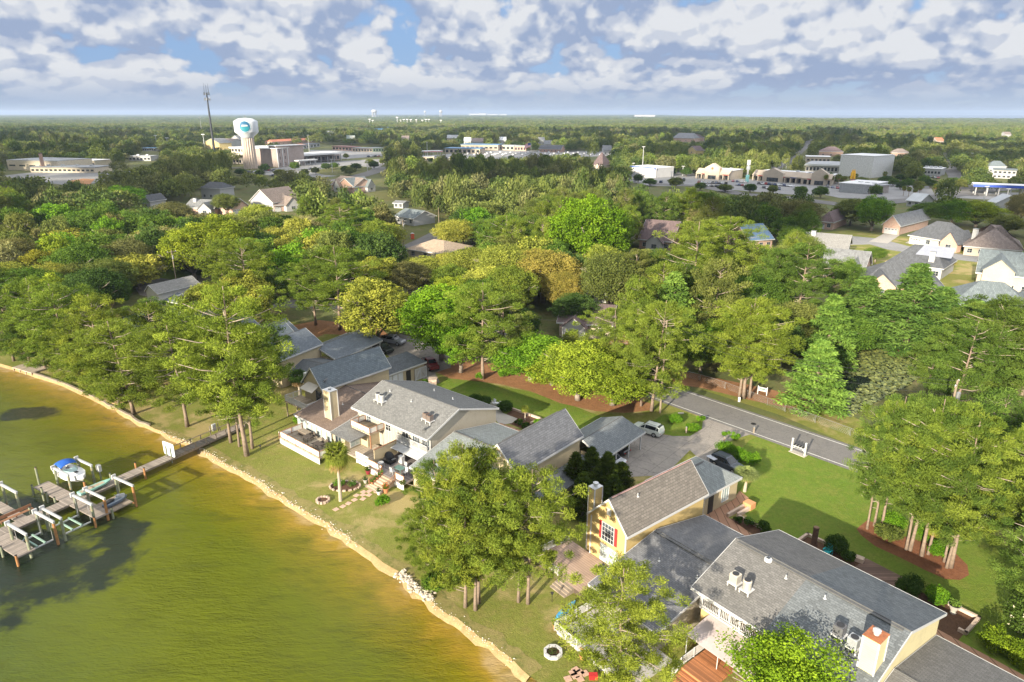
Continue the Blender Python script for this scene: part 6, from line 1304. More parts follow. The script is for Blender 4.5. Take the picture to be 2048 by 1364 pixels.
t = Tp('utility_cover', 'flat pale concrete cover in the island bed grass', 'cover', 1362, 827); mb = MB(); mb.box(-.45, .45, -.25, .25, .03, .09); mb.build('lid', CONC, t)
t = Tp('manhole', 'round dark manhole cover in the near lane of the road', 'manhole cover', 1507, 848); mb = MB(); mb.lathe((0, 0, .034), [(.42, 0), (.42, .01), (0, .012)], 18); mb.build('cover', BLACK, t)
t = Tp('sign_board', 'white subdivision sign board on two posts beyond the chain fence', 'sign', 1524, 790, -35)
mb = MB()
for x in (-.75, .75): mb.box(x - .07, x + .07, -.07, .07, 0, 1.6)
mb.build('post', WHITE, t); mb = MB(); mb.box(-.68, .68, -.04, .04, .7, 1.4); o = mb.build('board', WHITE, t); mb = MB(); mb.box(-.5, .5, -.05, -.042, 1.0, 1.2); mb.box(-.35, .35, -.05, -.042, .82, .9); mb.build('lettering', plain('sign_green', (.06, .16, .12)), o)
t = Tp('sign_board', 'small white leaning notice at the foot of the roadside pines', 'sign', 1478, 804, -20); mb = MB(); mb.cbox((0, 0, .45), (.35, .05, .8), 0, -.2); mb.build('board', WHITE, t)
t = Tp('sign_board', 'white slatted sign standing by the left parking court', 'sign', 348, 585, -15); mb = MB()
for x in (-.7, .7): mb.box(x - .07, x + .07, -.07, .07, 0, 3.0)
mb.build('post', WHITE, t); mb = MB(); mb.box(-.62, .62, -.04, .04, .8, 2.7); mb.build('board', WHITE, t)
t = Tp('bench', 'brown timber bench by the pond under the pale cypress', 'bench', 1607, 818, -35); mb = MB(); mb.box(-1.2, 1.2, -.2, .2, .4, .5); mb.build('seat', WOODR, t); mb = MB(); mb.box(-1.2, 1.2, .2, .27, .6, 1.0); mb.build('backrest', WOODR, t)
for x in (-1, 1): mb = MB(); mb.box(x - .1, x + .1, -.2, .2, 0, .4); mb.build('leg', WOODR, t)
# chain-link fence along the far verge
cf = T('chain_link_fence', 'thin grey chain-link fence along the far verge of the road', 'fence', FW, 40, 105)
fp = [at(u, v) for u, v in [(1345, 748), (1400, 762), (1450, 778), (1500, 797), (1570, 824), (1630, 846), (1700, 872), (1790, 908), (1900, 955)]]; mb = MB(); wr_ = MB()
for a, b in zip(fp[:-1], fp[1:]):
    L = (b - a).length; n = max(1, int(L / 3)); 
    for i in range(n): p = a.lerp(b, i / n); mb.tube([(p.x, p.y, 0), (p.x, p.y, 1.3)], .035, 6)
    mb.tube([(a.x, a.y, 1.28), (b.x, b.y, 1.28)], .025, 5)
    nn_ = int(L / .35)
    for i in range(nn_):
        p = a.lerp(b, i / nn_); q = a.lerp(b, min(1, (i + 3) / nn_)); wr_.add([(p.x, p.y, .05), (p.x + .02, p.y, .05), (q.x + .02, q.y, 1.27), (q.x, q.y, 1.27)], [(0, 1, 2, 3)]); wr_.add([(q.x, q.y, .05), (q.x + .02, q.y, .05), (p.x + .02, p.y, 1.27), (p.x, p.y, 1.27)], [(0, 1, 2, 3)])
mb.build('post', METG, cf); wr_.build('mesh', plain('wire_grey', (.30, .31, .30)), cf)
# utility poles and wires
PWD = plain('utility_pole_wood', (.24, .19, .14), .9, .25, 1.)
def upole(u, v, vt, label, arms=True, mat=None, r=.16, trans=True):
    p = at(u, v); h = height_at(p, vt); F = Frame(-40, (p.x, p.y)); t = T('utility_pole', label, 'utility pole', F, 0, 0); ORG[t.name] = (0, 0, 0)
    mb = MB(); mb.tube([(0, 0, 0), (0, 0, h)], [r, r * .7], 8); mb.build('pole', mat or PWD, t)
    if arms:
        mb = MB(); mb.box(-.08, .08, -1.2, 1.2, h - .6, h - .45); mb.build('crossarm', mat or PWD, t)
        for y in (-1.1, 0, 1.1): mb = MB(); mb.lathe((0, y, h - .45), [(.06, 0), (.09, .1), (.05, .2), (0, .22)], 8); mb.build('insulator', ALU, t)
    if trans: mb = MB(); mb.lathe((.35, 0, h - 2.4), [(.22, 0), (.25, .1), (.25, .9), (.1, 1.0), (0, 1.02)], 10); mb.build('transformer', METG, t)
    return Vector((p.x, p.y, h - .4))
w0 = upole(355, 578, 500, 'wooden utility pole with transformer at the left parking court'); w1 = upole(838, 660, 578, 'wooden utility pole rising between magnolia and bright tree')
w2 = upole(808, 500, 440, 'grey utility pole at the road bend near the orange toilet'); w3 = upole(878, 452, 415, 'plain tall lamp pole beside the road bend', False, None, .14, False); w4 = upole(597, 525, 498, 'thin metal lamp pole rising out of the tree canopy', False, METG, .1, False)
w5 = upole(1320, 566 + 260, 640, 'utility pole hidden among the pines at the road edge', False); w6 = upole(1860, 1010, 760, 'utility pole among the right-hand pines by the road')
wires = []
def wire(a, b, label, dz=0, off=0, sag=1.2, r=.018):
    t = T('power_line', label, 'power line', FW, a.x, a.y, 0, 'overhead power lines'); pts = []
    d = (b - a); n = Vector((-d.y, d.x, 0)).normalized() * off
    for i in range(13): s = i / 12; p = a.lerp(b, s) + n; pts.append((p.x, p.y, p.z + dz - sag * 4 * s * (1 - s)))
    MB().tube(pts, r, 4).build('wire', BLACK if r < .03 else METG, t)
for k, (dz, off) in enumerate(((0, -.9), (0, .9), (-1.6, 0))): wire(w5, w6, ['lake-side upper wire above the road among three', 'pond-side upper wire above the road among three', 'lowest wire above the road among three'][k], dz, off, 1.5, .022)
for k, (dz, off) in enumerate(((0, -.9), (0, .9), (-1.6, 0))): wire(w0, w1, ['lake-side upper wire over the left woods', 'inland upper wire over the left woods', 'lowest wire over the left woods'][k], dz, off, 2.5, .022)
wire(w1, w5, 'long wire crossing behind the bright green tree', 0, 0, 2.5, .022)
# portable toilet by the road bend
t = Tp('portable_toilet', 'orange portable toilet with white roof by the road bend', 'portable toilet', 825, 478, 20); mb = MB(); mb.box(-.6, .6, -.6, .6, 0, 2.1); mb.build('cabin', plain('toilet_orange', (.65, .12, .03), .5, .1), t); mb = MB(); mb.box(-.42, .42, -.64, -.602, .1, 1.9); mb.build('door', plain('toilet_orange2', (.55, .09, .03)), t); mb = MB(); mb.box(-.65, .65, -.65, .65, 2.1, 2.2); mb.box(-.4, .4, -.5, .5, 2.2, 2.35); mb.build('roof', WHITE, t)
# ================================================================== TOWN AND FARTHER HOUSES
FOOT = []                                                       # footprints, kept clear of trees
def base(A, B, label, cat, name, z=0.):
    a, b = at(*A), at(*B); F = Frame(math.degrees(math.atan2(b.y - a.y, b.x - a.x)), (a.x, a.y)); t = T(name, label, cat, F, 0, 0, z); ORG[t.name] = (0, 0, 0)
    return t, F, (b - a).length
def foot(F, W_, D_, h, keep=1.):
    c = [F.w(x, y) for x in (0, W_) for y in (0, D_)]; FOOT.append((F, W_, D_, h, c, keep))
FL = plain('flat_roof_white', (.66, .66, .66), .7, .1, .05); FLG = plain('flat_roof_grey', (.32, .33, .34), .8, .3, .08); DGL = glassm('dark_glass', (.03, .035, .04))
def flat(A, B, D_, h, wall, label, cat='building', name='building', roofm=None, over=.3, rows=1, cols=6, wh=1.6, ww=None, band=None, doorz=False, keep=1., rt=.4, units=0, glassmat=None):
    t, F, W_ = base(A, B, label, cat, name); foot(F, W_, D_, h, keep); I = Frame(0)
    mb = MB(); mb.box(0, W_, 0, D_, 0, h); mb.build('wall', wall, t)
    mb = MB(); mb.box(-over, W_ + over, -over, D_ + over, h + .01, h + rt); mb.build('roof', roofm or FL, t)
    if band: mb = MB(); mb.box(-over - .05, W_ + over + .05, -over - .06, -over - .005, h - .9, h + rt + .05); mb.build('fascia', band, t)
    fh = h / rows; ww = ww or W_ / cols * .6
    for r in range(rows):
        for c in range(cols):
            x = W_ * (c + .5) / cols; z = fh * (r + .5) - (.1 if not doorz else .35 * fh * .2); mb = MB(); mb.box(x - ww / 2, x + ww / 2, -.09, -.005, z - wh / 2, z + wh / 2); mb.build('window', glassmat or DGL, t)
    for i in range(units):
        x = W_ * (i + .7) / (units + .4); mb = MB(); mb.box(x - 1.1, x + 1.1, D_ * .4, D_ * .4 + 1.8, h + rt, h + rt + 1.3); mb.build('roof_unit', ALU, t)
    return t, F, W_
def hous(A, B, D_, ze, zr, wall, roof, label, axis='a', hip=0, cat='house', name='house', wing=None, garage=False, chim=None, win=3, keep=1., brick=None):
    t, F, W_ = base(A, B, label, cat, name); foot(F, W_, D_, zr, keep)
    if axis == 'a': roof_house(t, 'a', -.6, D_ + .6, D_ / 2, -.5, W_ + .5, ze, ze, zr, wall, roof, .6, .5, hip, hip, .25, cap=False)
    else: roof_house(t, 'b', -.5, W_ + .5, W_ / 2, -.5, D_ + .5, ze, ze, zr, wall, roof, .5, .5, hip, hip, .25, cap=False)
    I = Frame(0)
    for i in range(win):
        x = W_ * (i + .5) / win
        if garage and i == 0: continue
        window(t, I, x, -.02, min(1.7, ze * .55), '-b', 1.5, 1.5, 2, 2)
    if garage:
        gx = W_ * .5 / win; mb = MB(); gw = min(5, W_ / win * .9); mb.box(gx - gw / 2, gx + gw / 2, -.08, -.005, 0, 2.3); g = mb.build('garage_door', WHITE, t); mb = MB()
        for i in range(4): mb.box(gx - gw / 2 + gw * (i + .2) / 4, gx - gw / 2 + gw * (i + .8) / 4, -.1, -.085, 1.75, 2.05)
        mb.build('garage_window', DGL, g)
    if wing:                                                    # a front-facing gable wing: (x0, x1, projection, eave, ridge, material)
        x0, x1, pj, e, r, wm = wing; w = MB(); xm = (x0 + x1) / 2
        w.poly([(x0, -pj, 0), (x1, -pj, 0), (x1, -pj, e), (xm, -pj, r), (x0, -pj, e)]); w.poly([(x0, -pj, 0), (x0, -pj, e), (x0, .0, e), (x0, .0, 0)]); w.poly([(x1, -pj, 0), (x1, 0, 0), (x1, 0, e), (x1, -pj, e)]); w.build('wing_wall', wm, t)
        s = (r - e) / (xm - x0); q = D_ * .5; rectify(MB().slab([[(x0 - .4, -pj - .4, e - .4 * s + .12), (xm, -pj - .4, r + .12), (xm, q, r + .12), (x0 - .4, q, e - .4 * s + .12)], [(xm, -pj - .4, r + .12), (x1 + .4, -pj - .4, e - .4 * s + .12), (x1 + .4, q, e - .4 * s + .12), (xm, q, r + .12)]], .2).build('wing_roof', roof, t))
        window(t, I, xm, -pj - .01, min(1.7, e * .6), '-b', min(2, (x1 - x0) * .5), 1.5, 2, 2)
    if chim: cx, cy, ch = chim; mb = MB(); mb.box(cx - .7, cx + .7, cy - .5, cy + .5, 0, ch); c_ = mb.build('chimney', WHITE, t); mb = MB(); mb.box(cx - .8, cx + .8, cy - .6, cy + .6, ch, ch + .15); mb.build('cap', METG, c_)
    return t, F, W_
BRK = brickm('red_brick'); BRKP = brickm('pink_brick', (.46, .27, .20), (.5, .45, .4)); STU = plain('cream_stucco', (.46, .39, .31), .9, .1, .3); STW = plain('white_stucco', (.38, .38, .385), .8, .06, .3)
GR1 = shingle('shingle_far_dark', (.085, .09, .10), 0, .3, .6); GR2 = shingle('shingle_far_grey', (.17, .175, .18), 0, .3, .6); GR3 = shingle('shingle_far_brown', (.20, .16, .14), 0, .3, .6); GR4 = shingle('shingle_far_teal', (.13, .155, .165), 0, .3, .6); GR5 = shingle('shingle_far_purple', (.12, .085, .085), 0, .3, .6); GR6 = plain('metal_roof_light', (.42, .44, .45), .5, .1, .3); BLU = plain('blue_metal_roof', (.07, .20, .36), .5, .12, .1)
# water tower
p = at(502, 337); t = Tp('water_tower', 'white water tower with a fluted cream shaft and round blue-green emblem', 'water tower', 502, 337); htop = height_at(p, 235.5); sc_ = px((p.x, p.y, 0))[2] / FPX
rT = 22.5 * sc_; rS = 12.6 * sc_; mb = MB()
n = 18; vs = []; fs = []
for z, k in ((0, 1.12), (htop * .3, 1.0), (htop * .62, .96)):
    for i in range(n * 2): a = math.pi * i / n; r = rS * k * (1.0 if i % 2 else .86); vs.append((r * math.cos(a), r * math.sin(a), z))
m2 = n * 2
for j in range(2):
    for i in range(m2): fs.append((j * m2 + i, j * m2 + (i + 1) % m2, (j + 1) * m2 + (i + 1) % m2, (j + 1) * m2 + i))
mb.add(vs, fs); mb.build('shaft', plain('fluted_cream', (.52, .43, .36), .8, .08, .05), t)
mb = MB(); mb.lathe((0, 0, 0), [(rS * .92, htop * .60), (rS * 1.0, htop * .635), (rT * .97, htop * .715), (rT * 1.0, htop * .73), (rT * 1.0, htop * .925), (rT * .97, htop * .94), (rT * .6, htop * .985), (0, htop)], 40); mb.build('tank', plain('tank_white', (.62, .65, .69), .4, .04, .02), t, True)
mb = MB(); mb.tube([(0, 0, htop), (0, 0, htop + 1.8)], .3, 8); mb.build('vent', METG, t)
def disc_on(t, rr, z, ang, R_, col, name, off, mat=None, n=24, parent=None, y0=-1, y1=1, sx=1, cx=0, cz=0):
    mb = MB(); K = 7
    def P(i, k): a = 2 * math.pi * i / n; q = R_ * k / K; x = cx + q * sx * math.cos(a); y = max(y0 * R_, min(y1 * R_, q * math.sin(a))) + cz; th = ang + x / rr; return ((rr + off) * math.cos(th), (rr + off) * math.sin(th), z + y)
    for i in range(n):
        for k in range(K): mb.add([P(i, k), P(i + 1, k), P(i + 1, k + 1), P(i, k + 1)], [(0, 1, 2, 3)])
    return mb.build(name, mat or plain(name + '_paint', col, .5, .05, .1), parent or t)
ang = math.atan2(-p.y, -p.x) - .12; ze = htop * .835
em = disc_on(t, rT, ze, ang, 5.0, (.55, .66, .68), 'emblem', .12); disc_on(t, rT, ze, ang, 4.3, (.015, .12, .25), 'emblem_sky', .22, parent=em); disc_on(t, rT, ze, ang, 3.9, (.01, .20, .26), 'emblem_water', .32, parent=em, y0=-1, y1=.0, cz=-.2)
disc_on(t, rT, ze, ang, 1.7, (.6, .6, .58), 'emblem_sail', .42, parent=em, sx=1.5, y0=-.1, y1=.6, cz=.3)
for k in range(14):                                             # ring of lettering marks round the emblem
    a = R(200 + k * 10.8); disc_on(t, rT, ze, ang, .24, (.03, .17, .30), 'emblem_letter', .25, parent=em, cx=4.65 * math.cos(a), cz=4.65 * math.sin(a), n=8)
# cell tower
p = at(431, 321); h = height_at(p, 186); t = Tp('cell_tower', 'dark slender cell tower with crowded antennas and whips on top', 'cell tower', 431, 321)
mb = MB(); mb.tube([(0, 0, 0), (0, 0, h * .5), (0, 0, h)], [1.35, 1.05, .6], 10); mb.build('mast', plain('dark_mast', (.025, .03, .04), .6, .2, .1), t)
for j, zz in enumerate((h - 1, h - 6)):
    mb = MB(); mb.lathe((0, 0, zz), [(2.6, 0), (2.6, .35), (0, .36)], 12); mb.build('platform', METG, t)
    for i in range(9): a = i * 2 * math.pi / 9; mb = MB(); mb.cbox((2.7 * math.cos(a), 2.7 * math.sin(a), zz + .3), (.35, .6, 2.8), a); mb.build('antenna', METG, t)
for i in range(6): a = i * 1.05; L = (9, 6, 8, 5, 9, 7)[i]; mb = MB(); mb.tube([(2.2 * math.cos(a), 2.2 * math.sin(a), h), (2.2 * math.cos(a), 2.2 * math.sin(a), h + L)], .14, 5); mb.build('whip_antenna', METG, t)
# school on the left with brick smokestack
flat((17, 340), (118, 343), 34, 8.2, plain('pale_tan_wall', (.60, .52, .40)), 'flat-roofed tan school hall on the far left', 'school', 'school_hall', FLG, 0, 1, 5, 1.2)
flat((62, 345), (190, 346), 22, 4.2, plain('pale_tan_wall', (.60, .52, .40)), 'low brick and tan school wing in front of the hall', 'school', 'school_wing', FLG, .5, 1, 14, 1.4, units=4)
flat((128, 331), (190, 333), 18, 5, plain('pale_tan_wall', (.60, .52, .40)), 'long low school wing behind the smokestack', 'school', 'school_wing', FL, .4, 1, 9, 1.3)
t = Tp('smokestack', 'square red brick smokestack beside the tan school hall', 'chimney', 88, 344); hh = height_at(at(88, 344), 307); mb = MB(); mb.tube([(0, 0, 0), (0, 0, hh)], [2.0, 1.5], 4); mb.build('stack', BRK, t); mb = MB(); mb.tube([(0, 0, hh), (0, 0, hh + .5)], 1.75, 4); mb.build('cap', plain('dark_cap', (.08, .05, .04)), t)
flat((258, 322), (302, 322), 16, 4.5, STW, 'low white field house among the trees left of the cell tower', roofm=FLG, units=2); flat((285, 302), (312, 302), 12, 3.5, STW, 'small pavilion with bright blue hip roof near the light poles', roofm=BLU, over=1.)
for i, (u, v, vt) in enumerate([(315, 298, 270), (337, 300, 275), (410, 300, 268), (405, 275, 234)]):
    p = at(u, v); hh = height_at(p, vt); t = Tp('light_mast', ['sports light mast with a double lamp bar, leftmost of three', 'sports light mast, the thinner one in the middle of three', 'sports light mast just left of the cell tower', 'distant pale lattice mast seen behind the cell tower'][i], 'light mast', u, v); mb = MB(); mb.tube([(0, 0, 0), (0, 0, hh)], [.45, .25], 6); mb.build('pole', ALU, t); mb = MB(); mb.box(-2.2, 2.2, -.2, .2, hh - .9, hh); mb.build('lamp_bar', FL, t)
# hotel
YW = plain('yellow_wall', (.58, .46, .22))
hous((412, 297), (440, 300), 16, 9, 14, YW, GR2, 'yellow and white gabled hotel wing left of the water tower', 'b', cat='hotel', name='hotel', win=2)
hous((440, 298), (462, 299), 22, 9, 13.5, STW, GR3, 'white hotel wing with brown roof between two gables', 'a', cat='hotel', name='hotel', win=4)
hous((462, 296), (484, 297), 18, 11, 17, STW, GR2, 'tall white hotel gable just behind the water tower', 'b', cat='hotel', name='hotel', win=2)
# three-storey office with white roofs
CRB = plain('office_grey_brick', (.34, .28, .255), .9, .2, .1); t, F, W_ = flat((466, 327), (545, 333), 34, 15, plain('office_pale_wall', (.55, .49, .44)), 'three-storey pale office wing with ribbon windows and white roof', 'office', 'office_building', FL, 1.5, 3, 12, 2.2, keep=1., band=FL)
t, F, W_ = flat((541, 333), (556, 334), 30, 18, CRB, 'grey brick corner block of the office with a raised white roof', 'office', 'office_building', FL, 1.2, 3, 2, 2.4)
t, F, W_ = flat((557, 335), (597, 330), 30, 16, CRB, 'grey brick office wing with white vertical piers', 'office', 'office_building', FL, .8, 3, 4, 2.6, .9)
for i in range(5): x = W_ * i / 4; mb = MB(); mb.box(x - .4, x + .4, -.5, -.1, 0, 15.9); mb.build('pier', FL, t)
def canopy(A, B, D_, h, label, fascia, cols=5, roofm=None, th=.9, cat='canopy', stripes=None):
    t, F, W_ = base(A, B, label, cat, 'canopy'); foot(F, W_, D_, h + 1); mb = MB(); mb.box(0, W_, 0, D_, h, h + th); mb.build('roof', roofm or FL, t); mb = MB(); mb.box(-.05, W_ + .05, -.08, -.01, h - .1, h + th + .1); mb.build('fascia', fascia, t)
    if stripes: mb = MB(); mb.box(-.06, W_ + .06, -.14, -.085, h + th * .15, h + th * .55); mb.build('stripe', stripes, t)
    for i in range(cols):
        for y in (D_ * .1, D_ * .85): x = W_ * (i + .3) / (cols - .4); mb = MB(); mb.box(x - .3, x + .3, y, y + .6, 0, h); mb.build('column', STW, t)
    return t, F, W_
canopy((518, 334), (560, 334), 8, 4.5, 'low white entrance canopy in front of the office', FL, 5); canopy((600, 329), (690, 322), 26, 7.5, 'large flat white canopy on slim columns right of the office', FL, 7, th=1.4); canopy((598, 333), (636, 330), 6, 4.5, 'small white porch canopy before the large flat canopy', FL, 4)
flat((605, 326), (680, 320), 14, 6, CRB, 'dark glazed bank hall under the large white canopy', 'bank', 'bank', FL, 0, 1, 10, 3, rt=.2)
# shops across the highway
OR = plain('orange_tile_roof', (.42, .14, .07), .8, .2, .1)
hous((545, 290), (645, 284), 14, 4.5, 7.5, BRKP, OR, 'long low building with an orange tile roof beyond the office', 'a', 3, 'shop', 'shop', win=12); hous((592, 299), (612, 297), 12, 5, 6.5, plain('tan_wall2', (.55, .38, .18)), OR, 'small tan shop in front of the orange-roofed building', 'a', 2, 'shop', 'shop')
flat((606, 298), (640, 293), 18, 4.5, STW, 'dark-roofed workshop with blue trim right of the tan shop', 'shop', 'shop', GR1, .4, 1, 5, 2.5)
flat((665, 300), (704, 302), 15, 4.8, BRKP, 'brick shop row with a red-brown mansard roof', 'shop', 'shop', plain('red_brown_roof', (.25, .10, .08)), .8, 1, 6, 2.4); flat((705, 303), (745, 304), 15, 4.2, STU, 'cream shop row between brick shops and green-painted shop', 'shop', 'shop', FLG, .3, 1, 7, 2.4); flat((746, 304), (768, 303), 15, 4.5, plain('pale_green_wall', (.35, .45, .30)), 'pale green shop at the right end of the shop row', 'shop', 'shop', FLG, .3, 1, 4, 2.2)
t, F, W_ = base((694, 290), (711, 290), 'large roadside billboard on a single post behind the shop row', 'billboard', 'billboard'); mb = MB(); mb.box(0, W_, 0, .5, 6, 14); o = mb.build('panel', plain('billboard_face', (.35, .42, .42)), t); mb = MB(); mb.box(W_ * .4, W_ * .95, -.08, -.01, 7, 13.4); mb.build('picture', plain('billboard_pic', (.62, .64, .6)), o); mb = MB(); mb.tube([(W_ / 2, .3, 0), (W_ / 2, .3, 6)], .5, 8); mb.build('post', METG, t)
REDP = plain('red_stripe', (.55, .03, .03), .5, .05)
canopy((848, 314), (886, 313), 12, 5, 'fuel station canopy with a red and white edge', FL, 3, stripes=REDP, th=1.3); flat((844, 322), (868, 322), 12, 4, STU, 'small tan fuel station shop below the red-edged canopy', 'shop', 'shop', FLG, .3, 1, 3, 2)
flat((890, 307), (960, 308), 22, 6, STU, 'front shop under a wide bright blue metal roof', 'shop', 'shop', BLU, 1, 1, 8, 3); flat((922, 300), (996, 301), 22, 7, STU, 'rear hall under a second bright blue metal roof', 'shop', 'shop', BLU, 1, 1, 8, 2)
for A, B, l, m_ in (((996, 300), (1028, 301), 'tan shop with red-brown piers right of the blue roofs', STU), ((1029, 302), (1052, 302), 'small tan shop with orange panels left of the flag', BRKP)): flat(A, B, 14, 6, m_, l, 'shop', 'shop', FLG, .2, 1, 4, 3)
hous((1078, 304), (1122, 305), 14, 4, 8.5, BRK, GR1, 'brick hall with a long dark roof right of the flag', 'a', 0, 'building', 'building', win=6)
t = Tp('flagpole', 'tall flagpole flying a striped red, white and blue flag', 'flagpole', 1062, 306); hh = height_at(at(1062, 306), 285); mb = MB(); mb.tube([(0, 0, 0), (0, 0, hh)], [.25, .12], 6); mb.build('pole', FL, t); fw, fh = 8.5, 5.
def flagpt(s, q): return (-.3 - fw * s * .86, .5 * math.sin(s * 5), hh - .3 - fh * q - 2.4 * s * s)
mb = MB()
for i in range(13):
    for j in range(6): mb.cur = i % 2; mb.add([flagpt(j / 6, i / 13), flagpt((j + 1) / 6, i / 13), flagpt((j + 1) / 6, (i + 1) / 13), flagpt(j / 6, (i + 1) / 13)], [(0, 1, 2, 3)])
fl_ = mb.build('flag', [plain('flag_red', (.5, .03, .05)), plain('flag_white', (.7, .7, .7))], t); mb = MB()
for j in range(3): mb.add([(x, y - .05, z) for x, y, z in (flagpt(j / 6, 0), flagpt((j + 1) / 6, 0), flagpt((j + 1) / 6, 7 / 13), flagpt(j / 6, 7 / 13))], [(0, 1, 2, 3)])
mb.build('canton', plain('flag_blue', (.02, .04, .2)), fl_)
# small white vehicles and campers in the sales lot
vanm = car('suv', 'tiny white van parked in the crowded sales lot behind the trees', FW, *at(1010, 309).xy, 85, (.66, .66, .67), .1, 'white vans in the sales lot', True, 'van'); g = rs(77); src_vans = [vanm]
for i in range(46):
    c = copy_tree(vanm); p = at(930 + i * 6.4 + g.uniform(-1.5, 1.5), 311 - (i % 3) * 2.3, .1); c.location = p; c.rotation_euler = (0, 0, R(g.choice([80, 90, 5, 95]))); c.scale = (1.15, 1.1, 1.3)
t, F, W_ = hous((1184, 342), (1205, 343), 16, 5, 15, STU, GR5, 'steep brown-roofed chapel with an arched cream front', 'a', 5, cat='chapel', name='chapel', win=3, wing=(3, 8, 2, 3.5, 6.5, STU))
BLT = plain('blue_trim', (.05, .10, .35), .5, .1)
flat((1259, 351), (1310, 356), 20, 7, STW, 'blue and white car wash building left of the cream strip mall', 'shop', 'shop', FL, .2, 1, 4, 3.6, band=BLT); flat((1312, 356), (1334, 350), 20, 6.4, STW, 'right wing of the blue and white car wash', 'shop', 'shop', FL, .2, 1, 3, 3.6, band=BLT)
t, F, W_ = base((1276, 352), (1284, 352), 'square yellow sign board in front of the blue and white building', 'sign', 'sign_board'); mb = MB(); mb.box(0, W_, 0, .3, 1.2, 4.6); mb.build('board', plain('yellow_sign', (.6, .42, .03)), t); mb = MB(); mb.box(W_ * .45, W_ * .55, .05, .25, 0, 1.2); mb.build('post', METG, t)
# cream strip malls with gabled centre pieces
ROOFC = plain('cream_metal_roof', (.44, .36, .28), .8, .12, .2)
def mall(A, B, D_, label, gables, nwin, units=0, circ=False):
    t, F, W_ = base(A, B, label, 'strip mall', 'strip_mall'); foot(F, W_, D_, 9); mb = MB(); mb.box(0, W_, 3, D_, 0, 6.2); mb.build('wall', STU, t)
    rectify(MB().slab([[(-.5, -.3, 4.3), (W_ + .5, -.3, 4.3), (W_ + .5, 4.5, 7.4), (-.5, 4.5, 7.4)]], .3).build('mansard_roof', ROOFC, t)); mb = MB(); mb.box(-.2, W_ + .2, 4.6, D_ + .2, 6.25, 6.6); mb.build('roof', FL, t); mb = MB(); mb.box(-.3, W_ + .3, -.05, .25, 3.4, 4.25); mb.build('fascia', STU, t)
    for i in range(nwin + 1): x = W_ * i / nwin; mb = MB(); mb.box(x - .45, x + .45, 0, .8, 0, 3.4); mb.build('column', STU, t)
    for i in range(nwin): x = W_ * (i + .5) / nwin; mb = MB(); mb.box(x - W_ / nwin * .38, x + W_ / nwin * .38, 2.85, 2.99, .3, 3.1); mb.build('shop_window', DGL, t)
    for i in range(nwin):
        if i % 2: x = W_ * (i + .5) / nwin; mb = MB(); mb.box(x - 2.2, x + 2.2, -.12, -.06, 3.55, 4.05); mb.build('shop_sign', REDP if i % 4 == 1 else BLT, t)
    for (c, w, h) in gables:
        x0, x1 = W_ * c - w / 2, W_ * c + w / 2; mb = MB(); mb.add([(x0, -.5, 0), (x1, -.5, 0), (x1, -.5, h - 3.2), (W_ * c, -.5, h), (x0, -.5, h - 3.2), (x0, 4, 0), (x1, 4, 0), (x1, 4, h - 3.2), (W_ * c, 4, h), (x0, 4, h - 3.2)], [(0, 1, 2, 3, 4), (5, 9, 8, 7, 6), (0, 5, 6, 1), (1, 6, 7, 2), (2, 7, 8, 3), (3, 8, 9, 4), (4, 9, 5, 0)]); gb = mb.build('gable', STU, t); mb = MB(); mb.box(W_ * c - w * .28, W_ * c + w * .28, -.56, -.51, .3, 3.0); mb.build('entrance', DGL, gb)
        if circ: mb = MB(); mb.tube([(W_ * c, -.52, h - 3.6), (W_ * c, -.62, h - 3.6)], .9, 14); mb.build('round_emblem', plain('bronze', (.25, .12, .05)), gb)
    for i in range(units): mb = MB(); x = W_ * (i + .5) / units; mb.box(x - 1, x + 1, D_ * .5, D_ * .5 + 1.8, 6.6, 7.9); mb.build('roof_unit', ALU, t)
mall((1392, 357), (1456, 361), 26, 'left cream strip mall with one tall gable and round emblem', [(.5, 11, 11.5)], 6, 3, True); mall((1505, 361), (1602, 368), 24, 'long cream strip mall with a flat raised centre', [(.42, 15, 9.5)], 9, 2); mall((1603, 369), (1660, 372), 22, 'right end of the cream malls with a gabled tower among palms', [(.6, 10, 11)], 5)
t, F, W_ = base((1490, 366), (1497, 366), 'tall white pylon sign with teal lower panel between the two malls', 'sign', 'pylon_sign'); mb = MB(); mb.box(W_ * .3, W_ * .7, 0, .5, 0, 15); mb.build('post', ALU, t)
for z0, z1, m_ in ((12, 15.5, WHITE), (9, 11.5, plain('grey_panel', (.4, .42, .45))), (0.5, 5.5, plain('teal_panel', (.18, .42, .42)))): mb = MB(); mb.box(0, W_, -.15, -.02, z0, z1); mb.build('panel', m_, t)
